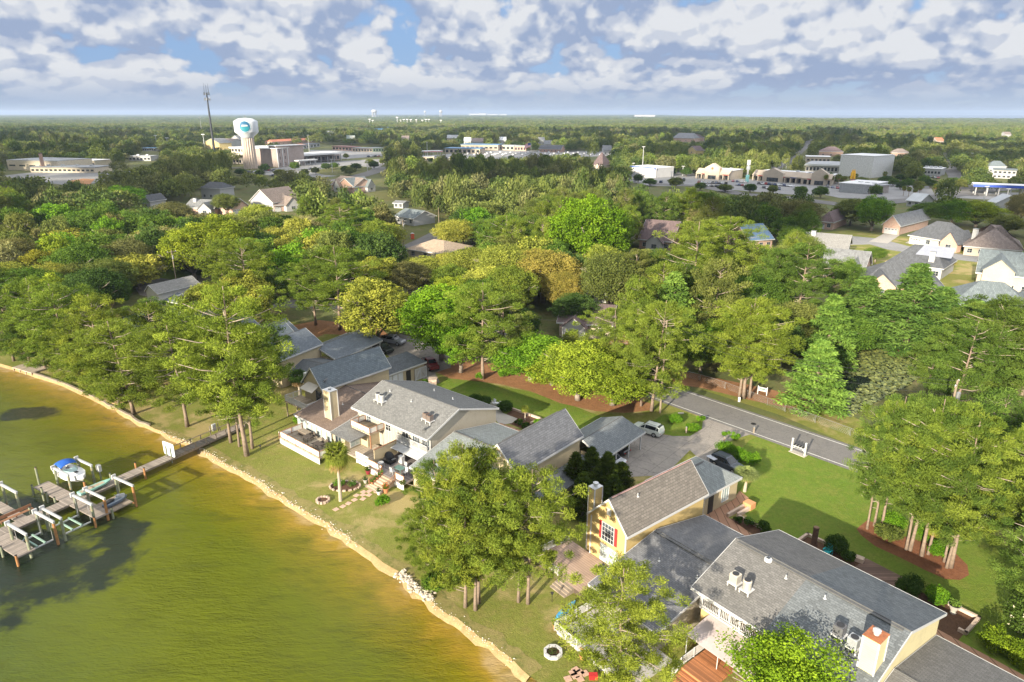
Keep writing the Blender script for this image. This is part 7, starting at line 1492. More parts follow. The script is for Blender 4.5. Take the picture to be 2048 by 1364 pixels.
# big store, tall white block, restaurant with yellow double arch
flat((1610, 345), (1742, 350), 42, 6.5, plain('store_wall', (.42, .40, .38)), 'very long flat-roofed store with stained grey roof', 'store', 'store', FLG, 1, 1, 18, 2.6, band=FL); flat((1612, 325), (1660, 326), 18, 5.5, STU, 'low cream hall behind the long store', 'building', 'building', FL, .3, 1, 6, 1.5)
flat((1742, 356), (1783, 352), 26, 15.5, plain('tall_white_wall', (.62, .62, .62)), 'tall windowless white block at the end of the long store', 'building', 'building', FL, .2, 1, 1, .2, .2); hous((1638, 312), (1685, 313), 24, 5, 10, BRKP, GR5, 'wide brown hipped roof beyond the long store', 'a', 9, 'building', 'building'); hous((1778, 312), (1815, 313), 20, 4, 8, BRKP, GR3, 'brown hipped roof among trees right of the white block', 'a', 7, 'building', 'building')
t, F, W_ = flat((1692, 384), (1738, 389), 18, 4.6, plain('warm_grey_wall', (.26, .23, .21)), 'dark grey fast-food restaurant below the tall white block', 'restaurant', 'restaurant', FLG, .4, 1, 5, 2., units=3); flat((1739, 389), (1773, 382), 18, 5.4, plain('grey_block', (.30, .31, .32)), 'grey rear wing of the fast-food restaurant', 'restaurant', 'restaurant', FL, .2, 1, 3, 1.2)
YEL = plain('bright_yellow', (.75, .42, .02), .4, .05); t, F, W_ = base((1699, 379), (1708, 379), 'yellow double-arch roof sign standing on a grey stone tower', 'sign', 'arch_sign'); mb = MB(); mb.box(0, W_ * .9, 0, 2, 0, 6.5); mb.build('tower', plain('stone_tower', (.22, .18, .15), .9, .3, 1.), t)
for c in (.24, .66): mb = MB(); mb.tube([(W_ * (c - .19), .8, 6.5), (W_ * (c - .13), .8, 10.5), (W_ * c, .8, 12), (W_ * (c + .13), .8, 10.5), (W_ * (c + .19), .8, 6.5)], .55, 6); mb.build('arch', YEL, t)
mb = MB(); mb.box(.2, W_ * .85, -.15, -.02, 4.6, 6.0); mb.build('red_panel', REDP, t)
flat((1840, 350), (1880, 352), 18, 5, STW, 'low white building cluster with roof units by the street', 'building', 'building', FL, .3, 1, 6, 1.6, units=4); edging(FW, [tuple(at(1826, 366).xy), tuple(at(1902, 369).xy)], 'long brown board fence right of the restaurant trees', 2.4, .15, 'fence', plain('brown_fence', (.16, .11, .08)), 'fence')
flat((1984, 356), (2030, 358), 16, 6, STW, 'white two-level building with blue-grey roofs at the right edge', 'building', 'building', GR4, .8, 2, 5, 1.3); hous((1975, 345), (2010, 346), 14, 5, 9, STW, GR4, 'blue-grey hipped roof behind the white two-level building', 'a', 4)
canopy((1943, 391), (2075, 397), 13, 5.2, 'long fuel station canopy with a deep blue edge', BLT, 6, th=1.4, stripes=plain('vivid_blue', (.01, .06, .5), .4, .05))
# distant skyline pieces
for (u, v, w, h, l) in ((948, 226, 30, 18, 'distant white hangar on the horizon, leftmost'), (965, 225.6, 22, 24, 'distant white block on the horizon beside the hangar'), (985, 226, 30, 12, 'low distant white building on the horizon'), (1006, 226.2, 22, 12, 'low distant white building on the horizon, rightmost'), (1290, 232, 60, 10, 'distant long white roof in the forest before the sea')):
    p = at(u, max(v + 3.5, 232)); F = Frame(0, (p.x, p.y)); t = T('building', l, 'building', F, 0, 0); ORG[t.name] = (0, 0, 0); k = px((p.x, p.y, 0))[2] / FPX; mb = MB(); mb.box(-w * k / 3, w * k / 3, 0, 60, 0, h + 18); mb.build('wall', STW, t)
for (u, v, vt, wpx, l, st) in ((749, 236, 218, 6, 'distant water tower on legs, leftmost on the skyline', 1), (850, 233, 216, 2.2, 'distant thin white water tower on the skyline', 0), (882, 235, 214, 3.2, 'distant white bulb water tower, tallest on the skyline', 1)):
    p = at(u, v); h = height_at(p, vt); t = Tp('water_tower', l, 'water tower', u, v); k = px((p.x, p.y, 0))[2] / FPX; r = wpx * k; mb = MB(); mb.lathe((0, 0, 0), [(.0, h * .55), (r * .8, h * .62), (r, h * .75), (r * .8, h * .93), (0, h)], 14); mb.build('tank', STW, t, True); mb = MB()
    for a in range(6): mb.tube([(r * .7 * math.cos(a * 1.05), r * .7 * math.sin(a * 1.05), 0), (r * .7 * math.cos(a * 1.05), r * .7 * math.sin(a * 1.05), h * .66)], r * .12, 5)
    mb.build('legs', STW, t)
p = at(757, 236); h = height_at(p, 181); t = Tp('radio_mast', 'very thin tall radio mast rising above the skyline', 'radio mast', 757, 236); mb = MB(); mb.tube([(0, 0, 0), (0, 0, h)], px((p.x, p.y, 0))[2] / FPX * .3, 4); mb.build('mast', plain('mast_grey', (.3, .3, .32)), t)
g = rs(8)
lmast = None
for i, u in enumerate([795, 802, 808, 815, 822, 833, 845, 852, 858, 882, 740, 746]):
    v = 252 + g.uniform(-1, 1); p = at(u, v); h = height_at(p, 239 + g.uniform(-1, 1.5))
    if lmast is None: lmast = Tp('stadium_light', 'distant pale stadium light mast over the far pines', 'light mast', u, v, group='stadium lights in the far distance'); mb = MB(); mb.tube([(0, 0, 0), (0, 0, 30)], .8, 4); mb.build('pole', FL, lmast); mb = MB(); mb.box(-4, 4, -.5, .5, 29, 32); mb.build('lamp_bar', FL, lmast); h0 = 31
    else: c = copy_tree(lmast); c.location = p; c.scale = (1, 1, h / h0)
# houses at mid distance, left
hous((404, 397), (442, 399), 11, 6, 9, STW, GR1, 'white two-storey house with a black roof below the cell tower', 'a', 3, win=3); hous((372, 428), (430, 430), 12, 3.2, 6.5, BRKP, GR2, 'low grey-roofed house with white gables left of the brick garage', 'a', 0, wing=(9, 16, 3, 3, 6, STW), chim=(3, 4, 7))
hous((466, 430), (497, 424), 14, 3.2, 7.2, BRKP, GR2, 'brick garage house with white gable at mid distance', 'b', 0, garage=True, win=2); hous((503, 420), (548, 424), 18, 4.5, 10.5, STW, GR3, 'large white-gabled house with brown roof behind yellow-green trees', 'b', 0, win=3); hous((549, 424), (592, 420), 16, 3.2, 8, BRKP, GR3, 'brick and white garage wing joined to the large white-gabled house', 'a', 3, wing=(5, 12, 3, 3.2, 6.8, STW), garage=True)
hous((664, 380), (708, 386), 15, 3.5, 8.5, BRKP, GR3, 'house with double white gables and brown roof left of the street', 'a', 0, wing=(7, 14, 3, 3.4, 7.6, STW)); hous((709, 386), (745, 382), 16, 3.5, 8.5, BRK, GR4, 'brick house with green-grey roof and white gable right of the brown roof', 'a', 0, wing=(8, 14, 3, 3.4, 7.4, STW), garage=True)
hous((284, 418), (302, 419), 10, 4, 7, STW, GR1, 'small white gable half hidden among the left woods', 'b', win=1, keep=.5); hous((792, 446), (828, 452), 12, 3.2, 6, STW, GR4, 'low slate-roofed white house left of the road bend', 'a', 0); hous((788, 416), (806, 417), 6, 2.6, 3.6, STW, GR2, 'white garden shed near the left of the big brown oaks', 'a', 0, 'shed', 'shed', win=2)
hous((815, 515), (888, 525), 15, 3.0, 5.6, STU, shingle('shingle_beige', (.34, .26, .19), 0, .2, .5), 'beige hip-roofed house beside the road bend', 'a', 6)
# mid trees houses
hous((1278, 497), (1342, 503), 16, 3.5, 9.5, BRK, GR5, 'purple-brown roofed house with white gable trim behind the bright tree', 'a', 0, wing=(3, 9, 2, 3, 6, STW)); hous((1498, 500), (1543, 497), 14, 3.5, 8, BRKP, plain('slate_blue_roof', (.10, .17, .27), .8, .15, 1.), 'slate-blue gable roof between pines and white house', 'a', 0)
hous((1172, 604), (1212, 606), 8, 5.5, 7.5, STW, GR2, 'white cottage with a small cupola glimpsed between the oaks', 'b', 0, win=2); hous((1118, 672), (1220, 680), 12, 3.3, 6.2, STU, GR5, 'cream house with dark red doors hidden under the oaks', 'a', 0, wing=(1, 6, 2, 3, 5, STW))
# right-hand neighbourhood
hous((1634, 457), (1664, 460), 20, 3.2, 7, BRKP, GR5, 'brown-roofed house with white garage at the left of the cul-de-sac', 'b', 3, garage=True, win=2); hous((1764, 466), (1797, 470), 30, 3.5, 7.5, BRKP, GR2, 'long pale grey roofed house with white double garage door', 'b', 0, garage=True, win=1)
t, F, W_ = hous((1817, 487), (1893, 500), 15, 3.2, 8.5, STW, GR1, 'dark-roofed white and brick house with a round-topped entrance', 'a', 5, wing=(13, 19, 2.5, 3.2, 6.8, BRKP), garage=True, chim=(21, 3, 8.2)); hous((1926, 510), (2040, 520), 22, 3.2, 9.5, STU, GR3, 'broad brown-grey hipped roof with white chimney at the right', 'a', 10, chim=(19, 5, 9), win=5)
hous((1604, 512), (1690, 520), 15, 3.2, 7.2, STW, shingle('shingle_pale', (.23, .225, .215)), 'white house with pale grey roof facing the cul-de-sac', 'a', 0, chim=(2, 6, 7.8)); t, F, W_ = hous((1640, 556), (1722, 566), 14, 3.2, 8, BRKP, GR2, 'grey double-gabled brick house below the cul-de-sac', 'a', 0, wing=(6, 11, 2, 3.2, 6.6, plain('pale_yellow_wall', (.6, .52, .35))), win=4)
t, F, W_ = hous((1772, 545), (1880, 560), 16, 3.4, 8.2, STW, GR1, 'white house whose dark roof has a large pale membrane patch', 'a', 5, chim=(11, 2, 7.5), win=5); rectify(MB().slab([[(6.2, 3.7, 5.95), (15.5, 3.7, 5.95), (15.5, 7.9, 8.33), (7.2, 7.9, 8.33)]], .05).build('membrane', plain('pale_membrane', (.25, .265, .32), .6, .1, .5), t))
hous((1718, 588), (1884, 602), 15, 3.2, 8, BRKP, GR1, 'pink brick house with a dark slate hipped roof', 'a', 7, wing=(1, 8, 2.5, 3.2, 6.4, BRKP), win=6, garage=True); hous((1948, 580), (2120, 600), 18, 5, 10, STU, GR4, 'large cream and grey house at the right edge', 'a', 0, wing=(1, 8, 3, 6.5, 9.5, STU), chim=(15, 2, 9.5), win=6)
hous((1900, 632), (2060, 650), 15, 3.2, 7.8, BRKP, GR4, 'brick house with teal-grey roof and white arched entrance', 'a', 6, wing=(11, 17, 2, 3.4, 6.2, STW), win=6); hous((2030, 900), (2150, 960), 14, 3.2, 6.5, plain('tan_wall3', (.4, .33, .26)), GR6, 'tan outbuilding with a pale roof at the right edge', 'a', 0, win=2)
hous((1345, 283), (1388, 284), 26, 6, 14, BRKP, GR2, 'large clustered grey roofs of an estate amid the far trees', 'a', 6, win=4); hous((1384, 283), (1408, 282), 20, 6, 12, BRKP, GR5, 'brown wing of the estate with clustered roofs', 'b', 4, win=2); hous((1374, 307), (1392, 308), 14, 4, 9, YW, GR5, 'pale yellow gable alone in the dense trees above the malls', 'b', 0, win=1)
for i, (u, v, w, m_, r_, l) in enumerate([(755, 262, 22, STU, BLU, 'pale blue roofed hall in the far trees'), (780, 258, 12, STW, BLU, 'small blue roof right of the pale blue hall'), (720, 262, 10, STU, OR, 'tiny tan building in the far trees'), (862, 262, 18, STW, GR2, 'far grey roof over the dark trees'), (905, 278, 22, STU, FLG, 'far flat tan building above the blue roofs'), (935, 284, 14, STW, GR6, 'far pale round roof above the blue roofs'), (955, 286, 22, STW, GR3, 'far cluster house with steep grey roof'), (1005, 283, 14, STW, GR6, 'far white gabled hall right of the steep grey roof'), (1083, 284, 12, STW, GR2, 'far grey house in the trees above the dark roof'), (1096, 292, 16, STW, GR2, 'far pale house just above the dark-roofed hall'), (1215, 305, 16, STW, GR2, 'far grey roof half hidden left of the tall pole'), (1955, 250, 10, STW, OR, 'sunlit white house on the far right horizon, left one'), (1968, 253, 10, STW, GR6, 'sunlit white house on the far right horizon, right one'), (810, 280, 14, STU, GR3, 'far brown roof in the trees beyond the shops'), (1880, 285, 14, STU, OR, 'orange-roofed house in the far right trees'), (660, 268, 12, STU, GR2, 'faint grey roof in the far woods behind the billboard'), (2016, 270, 12, STW, GR3, 'faint roof in the far right trees')]):
    k = px(tuple(at(u, v)))[2] / FPX; hous((u - w / 2, v + 4), (u + w / 2, v + 4), 16, 5, 10, m_, r_, l, 'a', 0, win=2, keep=.6)
hous((1975, 420 - 6), (1990, 418), 12, 3, 7, STW, GR6, 'white shed roof beyond the bright trees at the right', 'a', 0, win=1); hous((1812, 412), (1838, 415), 12, 3, 6.5, STW, GR6, 'pale low roof beside the highway above the long grey roof', 'a', 0, win=2)
# town lamp posts and poles
for i, (u, v, vt, l) in enumerate([(1284, 352, 293, 'very tall thin pole left of the cream malls'), (1265, 350, 326, 'short light pole at the blue and white building'), (1342, 368, 343, 'light pole at the front of the mall car park'), (1365, 352, 332, 'light pole with white head behind the cars'), (1230, 343, 320, 'utility pole left of the blue and white building'), (855, 318, 284, 'light pole near the red-edged canopy'), (665, 345, 318, 'light pole on the open grass by the office'), (735, 342, 322, 'light pole at the edge of the office car park'), (619, 308, 270, 'tall pole in front of the dark workshop'), (655, 255, 244, 'distant thin pole in the woods'), (1565, 337, 318, 'utility pole at the side street corner'), (1572, 337, 317, 'second utility pole at the side street corner'), (1886, 398, 375, 'white fuel price sign pole by the highway'), (1968, 402, 372, 'utility pole in front of the long canopy left'), (2012, 402, 377, 'utility pole in front of the long canopy right'), (1940, 330, 306, 'leaning utility pole by the right street, nearest the camera'), (1932, 318, 298, 'utility pole by the right street, middle'), (1925, 308, 294, 'utility pole by the right street, farthest')]):
    p = at(u, v); h = height_at(p, vt); t = Tp('light_pole', l, 'pole', u, v); mb = MB(); mb.tube([(0, 0, 0), (0, 0, h)], [.3, .2], 6); mb.build('pole', ALU, t); mb = MB(); mb.box(-1.2, 1.2, -.25, .25, h - .3, h); mb.build('lamp_head', FL, t)
# parked cars over the town, each a copy of one small car
proto = {k: car(k, 'x', FW, 0, 900, 0, (.5, .5, .5), .1, 'cars parked across the town', True) for k in ('sedan', 'suv')}
cols = [('silver', (.42, .43, .45)), ('white', (.66, .66, .66)), ('dark grey', (.07, .07, .08)), ('black', (.02, .02, .02)), ('dark blue', (.03, .05, .12)), ('red', (.28, .02, .02)), ('pale grey', (.52, .53, .55))]
lots = [([(1395, 366), (1455, 368), 9], 'in front of the left cream mall'), ([(1405, 372), (1450, 375), 6], 'in the near row before the left cream mall'), ([(1462, 363), (1494, 366), 4], 'between the two cream malls'), ([(1470, 370), (1500, 373), 5], 'beside the teal pylon sign'), ([(1515, 368), (1590, 374), 12], 'in front of the long cream mall'), ([(1525, 376), (1560, 380), 6], 'in the near row before the long cream mall'), ([(1650, 374), (1680, 378), 3], 'by the palms at the right mall'), ([(1755, 388), (1765, 389), 1], 'beside the fast-food restaurant'), ([(1875, 389), (1878, 389), 1], 'on the highway bend'), ([(1990, 402), (2035, 404), 4], 'under the deep blue fuel canopy'), ([(1348, 359), (1372, 361), 3], 'at the left edge of the mall car park'), ([(525, 341), (560, 343), 6], 'before the office entrance'), ([(612, 340), (645, 337), 2], 'on the drive right of the office'), ([(672, 330), (680, 329), 1], 'in the bank car park'), ([(735, 314), (760, 313), 4], 'across the highway from the office'), ([(470, 344), (515, 345), 6], 'beside the foot of the water tower'), ([(1925, 343), (1935, 343), 2], 'on the right-hand street'), ([(880, 318), (920, 316), 5], 'near the fuel station with the red edge'), ([(1262, 362), (1330, 366), 4], 'before the blue and white building'), ([(540, 352), (600, 351), 6], 'in the near row of the office car park'), ([(1848, 355), (1880, 357), 4], 'behind the board fence'), ([(1620, 358), (1650, 360), 3], 'beside the long store')]
g = rs(21)
for (A, B, n), lb in lots:
    for i in range(n):
        f = (i + .5) / n; u = A[0] + (B[0] - A[0]) * f + g.uniform(-1, 1); v = A[1] + (B[1] - A[1]) * f; nm, cc = g.choice(cols); k = g.choice(['sedan', 'suv']); c = copy_tree(proto[k]); c.location = at(u, v, .12); c.rotation_euler = (0, 0, R(g.choice([70, 75, 250]) + g.uniform(-4, 4))); set_color(c, cc); c['label'] = 'small %s %s%s %s' % (nm, 'car' if k == 'sedan' else 'van', '' if n == 1 else ', %s from left,' % ['first', 'second', 'third', 'fourth', 'fifth', 'sixth', 'seventh', 'eighth', 'ninth', 'tenth', 'eleventh', 'twelfth'][i], lb)
for o in proto.values():
    for c in list(o.children_recursive) + [o]: bpy.data.objects.remove(c)
# ================================================================== TREES
PINE = (.150, .205, .030); PINED = (.098, .155, .028); PINEY = (.200, .252, .034); OLV = (.140, .168, .042); DRK = (.068, .118, .028); BRT = (.135, .265, .022); BRY = (.215, .28, .028); YEL_ = (.27, .285, .050); GLD = (.29, .25, .055); TAN = (.27, .26, .11); CYP = (.150, .25, .045); CYPD = (.098, .175, .035); MAG = (.22, .25, .040); MID = (.098, .168, .026); BRN = (.165, .165, .06)
FORCE = {}
HAND = []
def tree(kind, x, y, h, w, col, label, group=None, z=0., rot=None, vary=.12, flat=False):
    ks = [k for k in PROTO if k.startswith(kind)]; g = rs(int(abs(x * 31 + y * 17)) + 3); P = PROTO[g.choice(ks)]
    nm = {'pine': 'pine_tree', 'oakA': 'oak_tree', 'oakC': 'oak_tree', 'gumA': 'broadleaf_tree', 'ragg': 'broadleaf_tree', 'magA': 'magnolia_tree', 'cypA': 'cypress_tree'}[kind[:4]]
    t = bpy.data.objects.new(nm, None); link(t); t.location = (x, y, z); t.rotation_euler = (0, 0, g.uniform(0, 6.28) if rot is None else rot); s = w / P['W']; t.scale = (s, s, h / P['H'])
    tag(t, label, P['cat'], group)
    a = bpy.data.objects.new('trunk', P['t']); link(a, t); b = bpy.data.objects.new('crown', P['c']); link(b, t); a.scale = (1, 1, 1)
    q = 1 + g.uniform(-vary, vary); b.color = (col[0] * q * (1 + g.uniform(-.06, .06)), col[1] * q, col[2] * q, 1); return t
def tp(kind, u, v, vt, wp, col, label, group=None, hmax=27.):
    p = at(u, v); f = px((p.x, p.y, 8))[2]; h = min(hmax, height_at(p, vt)); w = wp * f / FPX; HAND.append((p.x, p.y, w / 2, h)); return tree(kind, p.x, p.y, h, w, col, label, group)
hand = [  # kind, u base, v base, v top, width px, colour, label
 ('pineB', 28, 722, 538, 110, PINED, 'tall pine at the left edge with its trunk at the waterline'), ('pineB', 92, 738, 560, 120, PINE, 'pine behind the pale timber landing on the left shore'),
 ('pineB', 146, 762, 566, 150, PINE, 'broad bright pine with its trunk on bare sand by the seawall'), ('pineB', 205, 785, 590, 130, PINEY, 'rounded light pine right of the broad bright pine'),
 ('pineB', 176, 780, 640, 110, PINE, 'low pine leaning over the seawall left of the landing'), ('pineB', 238, 812, 690, 100, PINE, 'small pine at the water edge beside the orange-brown landing'), ('pineB', 60, 736, 610, 100, PINED, 'low dark pine by the pale timber landing'),
 ('pineB', 268, 828, 640, 170, PINE, 'pine with drooping boughs over the water beside the landing'), ('pineB', 310, 770, 606, 120, PINE, 'pine behind the drooping shoreline pine'),
 ('pineA', 375, 853, 650, 170, PINE, 'pine with the thick short-looking trunk left of the pier ramp'), ('pineB', 330, 745, 602, 120, PINED, 'dark pine between the low carport and the shoreline pines'), ('pineB', 415, 750, 605, 130, PINE, 'pine with pale dead limbs above the left houses'),
 ('pineA', 462, 885, 640, 140, PINE, 'leaning pine at the end of the pier ramp'), ('pineA', 494, 911, 578, 210, PINEY, 'tallest pine of the group right of the pier ramp'), ('pineA', 479, 893, 650, 110, PINE, 'slim pine behind the tallest pine right of the pier ramp'), ('pineA', 505, 897, 660, 140, PINE, 'thin pale-trunked pine farthest right near the pier ramp'), ('pineC', 548, 800, 650, 110, PINED, 'dark pine in front of the leftmost gabled houses'),
 ('pineB', 931, 1214, 885, 170, PINEY, 'pine with a bent trunk, left of the shoreline cluster'), ('pineA', 951, 1220, 935, 175, PINE, 'straight thick-trunked pine in the middle of the shoreline cluster'), ('pineA', 957, 1206, 905, 180, PINE, 'slim pine right behind the thick-trunked one'),
 ('pineA', 1037, 1204, 950, 150, PINE, 'slim right-hand pine of the shoreline cluster'), ('pineA', 1056, 1207, 935, 180, PINEY, 'stout right-hand pine with bare soil at its foot'), ('pineB', 862, 1160, 1010, 110, PINE, 'low pine leaning out over the riprap stones'), ('pineB', 885, 1110, 920, 120, PINED, 'shaded pine behind the bent trunk'),
 ('pineB', 1240, 1385, 1152, 225, PINEY, 'dense low pine over the grey patio at the bottom'), ('ragged', 1562, 1460, 1288, 225, (.16, .27, .018), 'vivid green leafy tree at the bottom edge'),
 ('pineA', 1734, 1058, 830, 100, PINED, 'leftmost pine trunk in the curved mulch bed'), ('pineA', 1748, 1052, 805, 109, PINE, 'second pine trunk from the left in the curved mulch bed'), ('pineA', 1763, 1056, 795, 126, PINED, 'forked pine in the left part of the curved mulch bed'), ('pineA', 1812, 1100, 820, 126, PINE, 'straight pine left of the middle in the curved mulch bed'), ('pineA', 1820, 1101, 798, 159, PINED, 'leaning pine joined at the foot to a straight one in the curved bed'),
 ('pineA', 1843, 1112, 805, 168, PINE, 'thickest pine trunk in the curved mulch bed'), ('pineA', 1856, 1109, 850, 126, PINED, 'slim pine right of the thickest trunk in the curved bed'), ('pineA', 1888, 1124, 880, 117, PINED, 'thin bare pine in the right part of the curved bed'), ('pineA', 1901, 1135, 845, 193, PINE, 'right-leaning thick pine at the right end of the curved bed'), ('pineA', 1893, 1136, 900, 126, PINED, 'pine sharing its foot with the right-leaning pine'),
 ('pineB', 2010, 1085, 860, 170, PINE, 'pine at the right edge behind the curved bed'), ('pineB', 2080, 1250, 985, 210, PINED, 'pine boughs reaching in from the right edge over the lawn'), ('pineB', 2070, 1120, 900, 160, PINE, 'pine at the right edge above the lawn'),
 ('pineA', 1900, 860, 640, 170, PINED, 'broad dark pine above the white outbuilding'), ('pineA', 1965, 845, 596, 210, PINED, 'tallest dark pine on the right with pale bare limbs'), ('pineA', 2035, 820, 615, 170, PINED, 'dark pine cut by the right edge above the outbuilding'), ('pineC', 1850, 800, 680, 90, PINED, 'small dark pine right of the lily pond'), ('pineC', 1985, 930, 790, 130, PINED, 'dark pine between road and outbuilding'), ('oakA', 2040, 960, 860, 110, DRK, 'dark oak at the right edge beside the outbuilding'),
 ('pineA', 1478, 798, 610, 130, PINEY, 'left trunk of the three roadside pines'), ('pineA', 1487, 797, 597, 165, PINEY, 'middle trunk of the three roadside pines'), ('pineA', 1499, 796, 625, 130, PINE, 'right trunk of the three roadside pines'),
 ('cypA', 1625, 822, 682, 112, CYP, 'pale feathery cypress beside the bench at the pond'), ('cypA', 1648, 738, 590, 92, CYP, 'narrow tall cypress left of the lily pond'), ('cypA', 1714, 690, 553, 115, CYPD, 'blue-green cypress with a flared trunk behind the pond'), ('cypA', 1808, 705, 528, 122, CYPD, 'tall pointed cypress in front of the pink brick house'), ('cypA', 1765, 672, 580, 70, CYPD, 'small cypress between the two taller ones behind the pond'), ('cypA', 1868, 690, 575, 110, CYPD, 'cypress left of the arched white entrance'), ('cypA', 1925, 720, 600, 110, CYPD, 'cypress below the arched white entrance'), ('oakA', 1990, 660, 605, 90, DRK, 'round dark tree at the right below the arched entrance'),
 ('pineA', 1385, 640, 444, 150, PINE, 'big rounded pine crown in the middle distance'), ('pineA', 1440, 600, 432, 130, PINE, 'dark domed pine right of the big rounded crown'), ('pineC', 1495, 620, 485, 100, PINE, 'thin-trunked pine right of the domed crown'), ('pineA', 1590, 660, 486, 140, PINED, 'pine with a long bare leaning trunk near the middle right'), ('pineC', 1540, 640, 500, 80, PINED, 'ragged pine with bare limbs in the middle right'), ('pineC', 1662, 620, 520, 70, PINED, 'small pine in front of the grey double-gabled house'), ('cypA', 1340, 700, 545, 90, CYP, 'feathery light tree in the centre right woods'), ('pineA', 1265, 640, 500, 110, OLV, 'olive pine behind the roadside row'), ('oakA', 1220, 640, 505, 120, OLV, 'broad olive oak with pale limbs behind the roadside row'), ('gumA', 1422, 660, 585, 62, BRT, 'vine-covered bright green tree in the dark gap'), ('oakA', 1440, 725, 640, 70, MID, 'dark mid-green tree left of the three roadside pines'), ('oakA', 1560, 735, 640, 70, DRK, 'small dark tree between the roadside pines and pale cypress'), ('oakA', 1400, 745, 660, 90, MID, 'leafy tree beside the far verge of the road'),
 ('pineB', 1303, 822, 602, 150, PINE, 'tall roadside pine with a pale trunk by the island bed'), ('pineA', 1282, 812, 625, 110, PINE, 'pine with a reddish trunk just left of the tall roadside pine'), ('pineA', 1222, 775, 618, 150, PINE, 'pine rising from behind the bright oak row'), ('gumA', 1156, 800, 690, 140, BRY, 'yellow-green oak with pale trunk in the straw bed'), ('gumA', 1105, 770, 700, 121, BRY, 'yellow-green oak left of the pale-trunked one'), ('gumA', 1062, 762, 672, 140, BRT, 'bright green oak at the left of the row in the straw bed'), ('gumA', 1225, 810, 715, 140, BRY, 'yellow-green oak at the right end of the straw bed row'), ('gumA', 1180, 770, 680, 90, BRY, 'low oak behind the pale-trunked one'), ('gumA', 1265, 800, 745, 80, BRT, 'low leafy oak at the foot of the roadside pines'),
 ('pineA', 966, 758, 566, 165, PINE, 'tall pine with a long exposed trunk behind the pale roof'), ('pineA', 1010, 745, 590, 120, OLV, 'olive pine right of the long exposed trunk'), ('gumA', 922, 745, 630, 100, BRT, 'bright green tree with a pale trunk beside the drive'), ('gumA', 885, 720, 575, 150, (.12, .22, .015), 'large vivid green tree behind the drive'), ('gumA', 905, 640, 555, 90, BRY, 'light green tree top behind the vivid tree'),
 ('gumA', 1165, 560, 393, 130, (.14, .24, .016), 'tallest bright green tree in the centre of the woods'), ('gumA', 1128, 540, 430, 90, (.11, .22, .014), 'bright green tree at the left of the tallest bright one'), ('gumA', 1215, 545, 415, 90, (.12, .20, .02), 'pale green tree at the right of the tallest bright one'), ('magA', 1205, 585, 492, 85, MAG, 'yellowish magnolia below the tallest bright tree'),
 ('oakA', 1085, 605, 502, 130, GLD, 'orange-gold oak in the centre of the woods'), ('oakA', 1010, 600, 492, 120, YEL_, 'pale yellow oak left of the orange-gold one'), ('oakA', 945, 590, 497, 100, YEL_, 'yellow-green oak below the beige hip roof'), ('oakA', 1125, 625, 545, 80, GLD, 'small golden oak under the orange-gold crown'), ('pineA', 1015, 530, 432, 100, PINE, 'pine with an orange trunk above the gold oaks'), ('oakA', 910, 500, 440, 80, YEL_, 'pale olive oak right of the road bend'), ('pineC', 965, 500, 440, 70, PINED, 'green pine between the pale oak and the bright tree'), ('oakA', 1150, 660, 590, 90, DRK, 'dark oak shading the cream house with red doors'), ('oakA', 1050, 690, 620, 60, DRK, 'dark oak under the olive pine'), ('oakA', 1290, 560, 500, 80, OLV, 'olive oak below the purple-brown roof'),
 ('pineA', 680, 660, 492, 160, PINE, 'broad pine with dark trunk left of the magnolia'), ('pineA', 632, 650, 520, 110, PINE, 'pine at the left side of the broad pine'), ('magA', 752, 690, 560, 125, MAG, 'large yellow-leaved magnolia beside the pickups'), ('magA', 790, 670, 590, 100, MAG, 'right-hand magnolia crown beside the utility pole'), ('magA', 757, 600, 515, 90, MAG, 'tall magnolia top behind the large magnolia'), ('oakA', 820, 600, 525, 80, BRN, 'dim brown oak left of the light green tree top'), ('pineA', 690, 510, 408, 90, PINE, 'dark-domed pine left of the road bend'), ('oakA', 760, 510, 445, 90, YEL_, 'yellow oak with grey limbs left of the road bend'), ('oakA', 612, 500, 432, 80, TAN, 'tan feathery oak in the left middle distance'), ('oakA', 550, 510, 455, 80, YEL_, 'yellow-green oak left of the tan feathery one'), ('pineA', 505, 640, 480, 110, PINE, 'rounded pine above the left gabled houses'), ('magA', 498, 650, 545, 100, MAG, 'glossy magnolia below the rounded pine'), ('magA', 520, 480, 410, 90, MAG, 'magnolia with white blossoms below the large white-gabled house'), ('pineC', 560, 630, 540, 70, PINED, 'dark pine between the left magnolia and broad pine'),
 ('gumA', 455, 555, 432, 110, BRY, 'bright yellow-green oak in the left middle distance'), ('gumA', 390, 560, 450, 110, BRY, 'bright oak hanging over the left parking court'), ('gumA', 510, 560, 480, 80, YEL_, 'sunlit oak right of the left utility pole'), ('oakA', 330, 530, 455, 110, TAN, 'mossy grey-tan oak left of the parking court'), ('oakA', 262, 570, 480, 100, BRN, 'brownish oak left of the parking court lawn'), ('magA', 100, 590, 500, 95, (.21, .20, .025), 'golden-leaved magnolia at the far left'), ('oakA', 40, 570, 478, 100, BRN, 'brown oak left of the golden magnolia'), ('oakA', 170, 590, 490, 110, MID, 'dark green oak right of the golden magnolia'), ('oakA', 225, 610, 520, 100, OLV, 'olive oak behind the broad bright pine'), ('magA', 420, 640, 570, 90, MAG, 'magnolia right of the low carport'), ('oakA', 12, 640, 560, 80, MID, 'dark oak at the left edge behind the shoreline pines'),
 ('gumA', 848, 566, 514, 80, YEL_, 'yellow-green oak in front of the beige hip roof'), ('oakA', 900, 560, 505, 70, YEL_, 'pale yellow oak at the right end of the beige hip roof'),
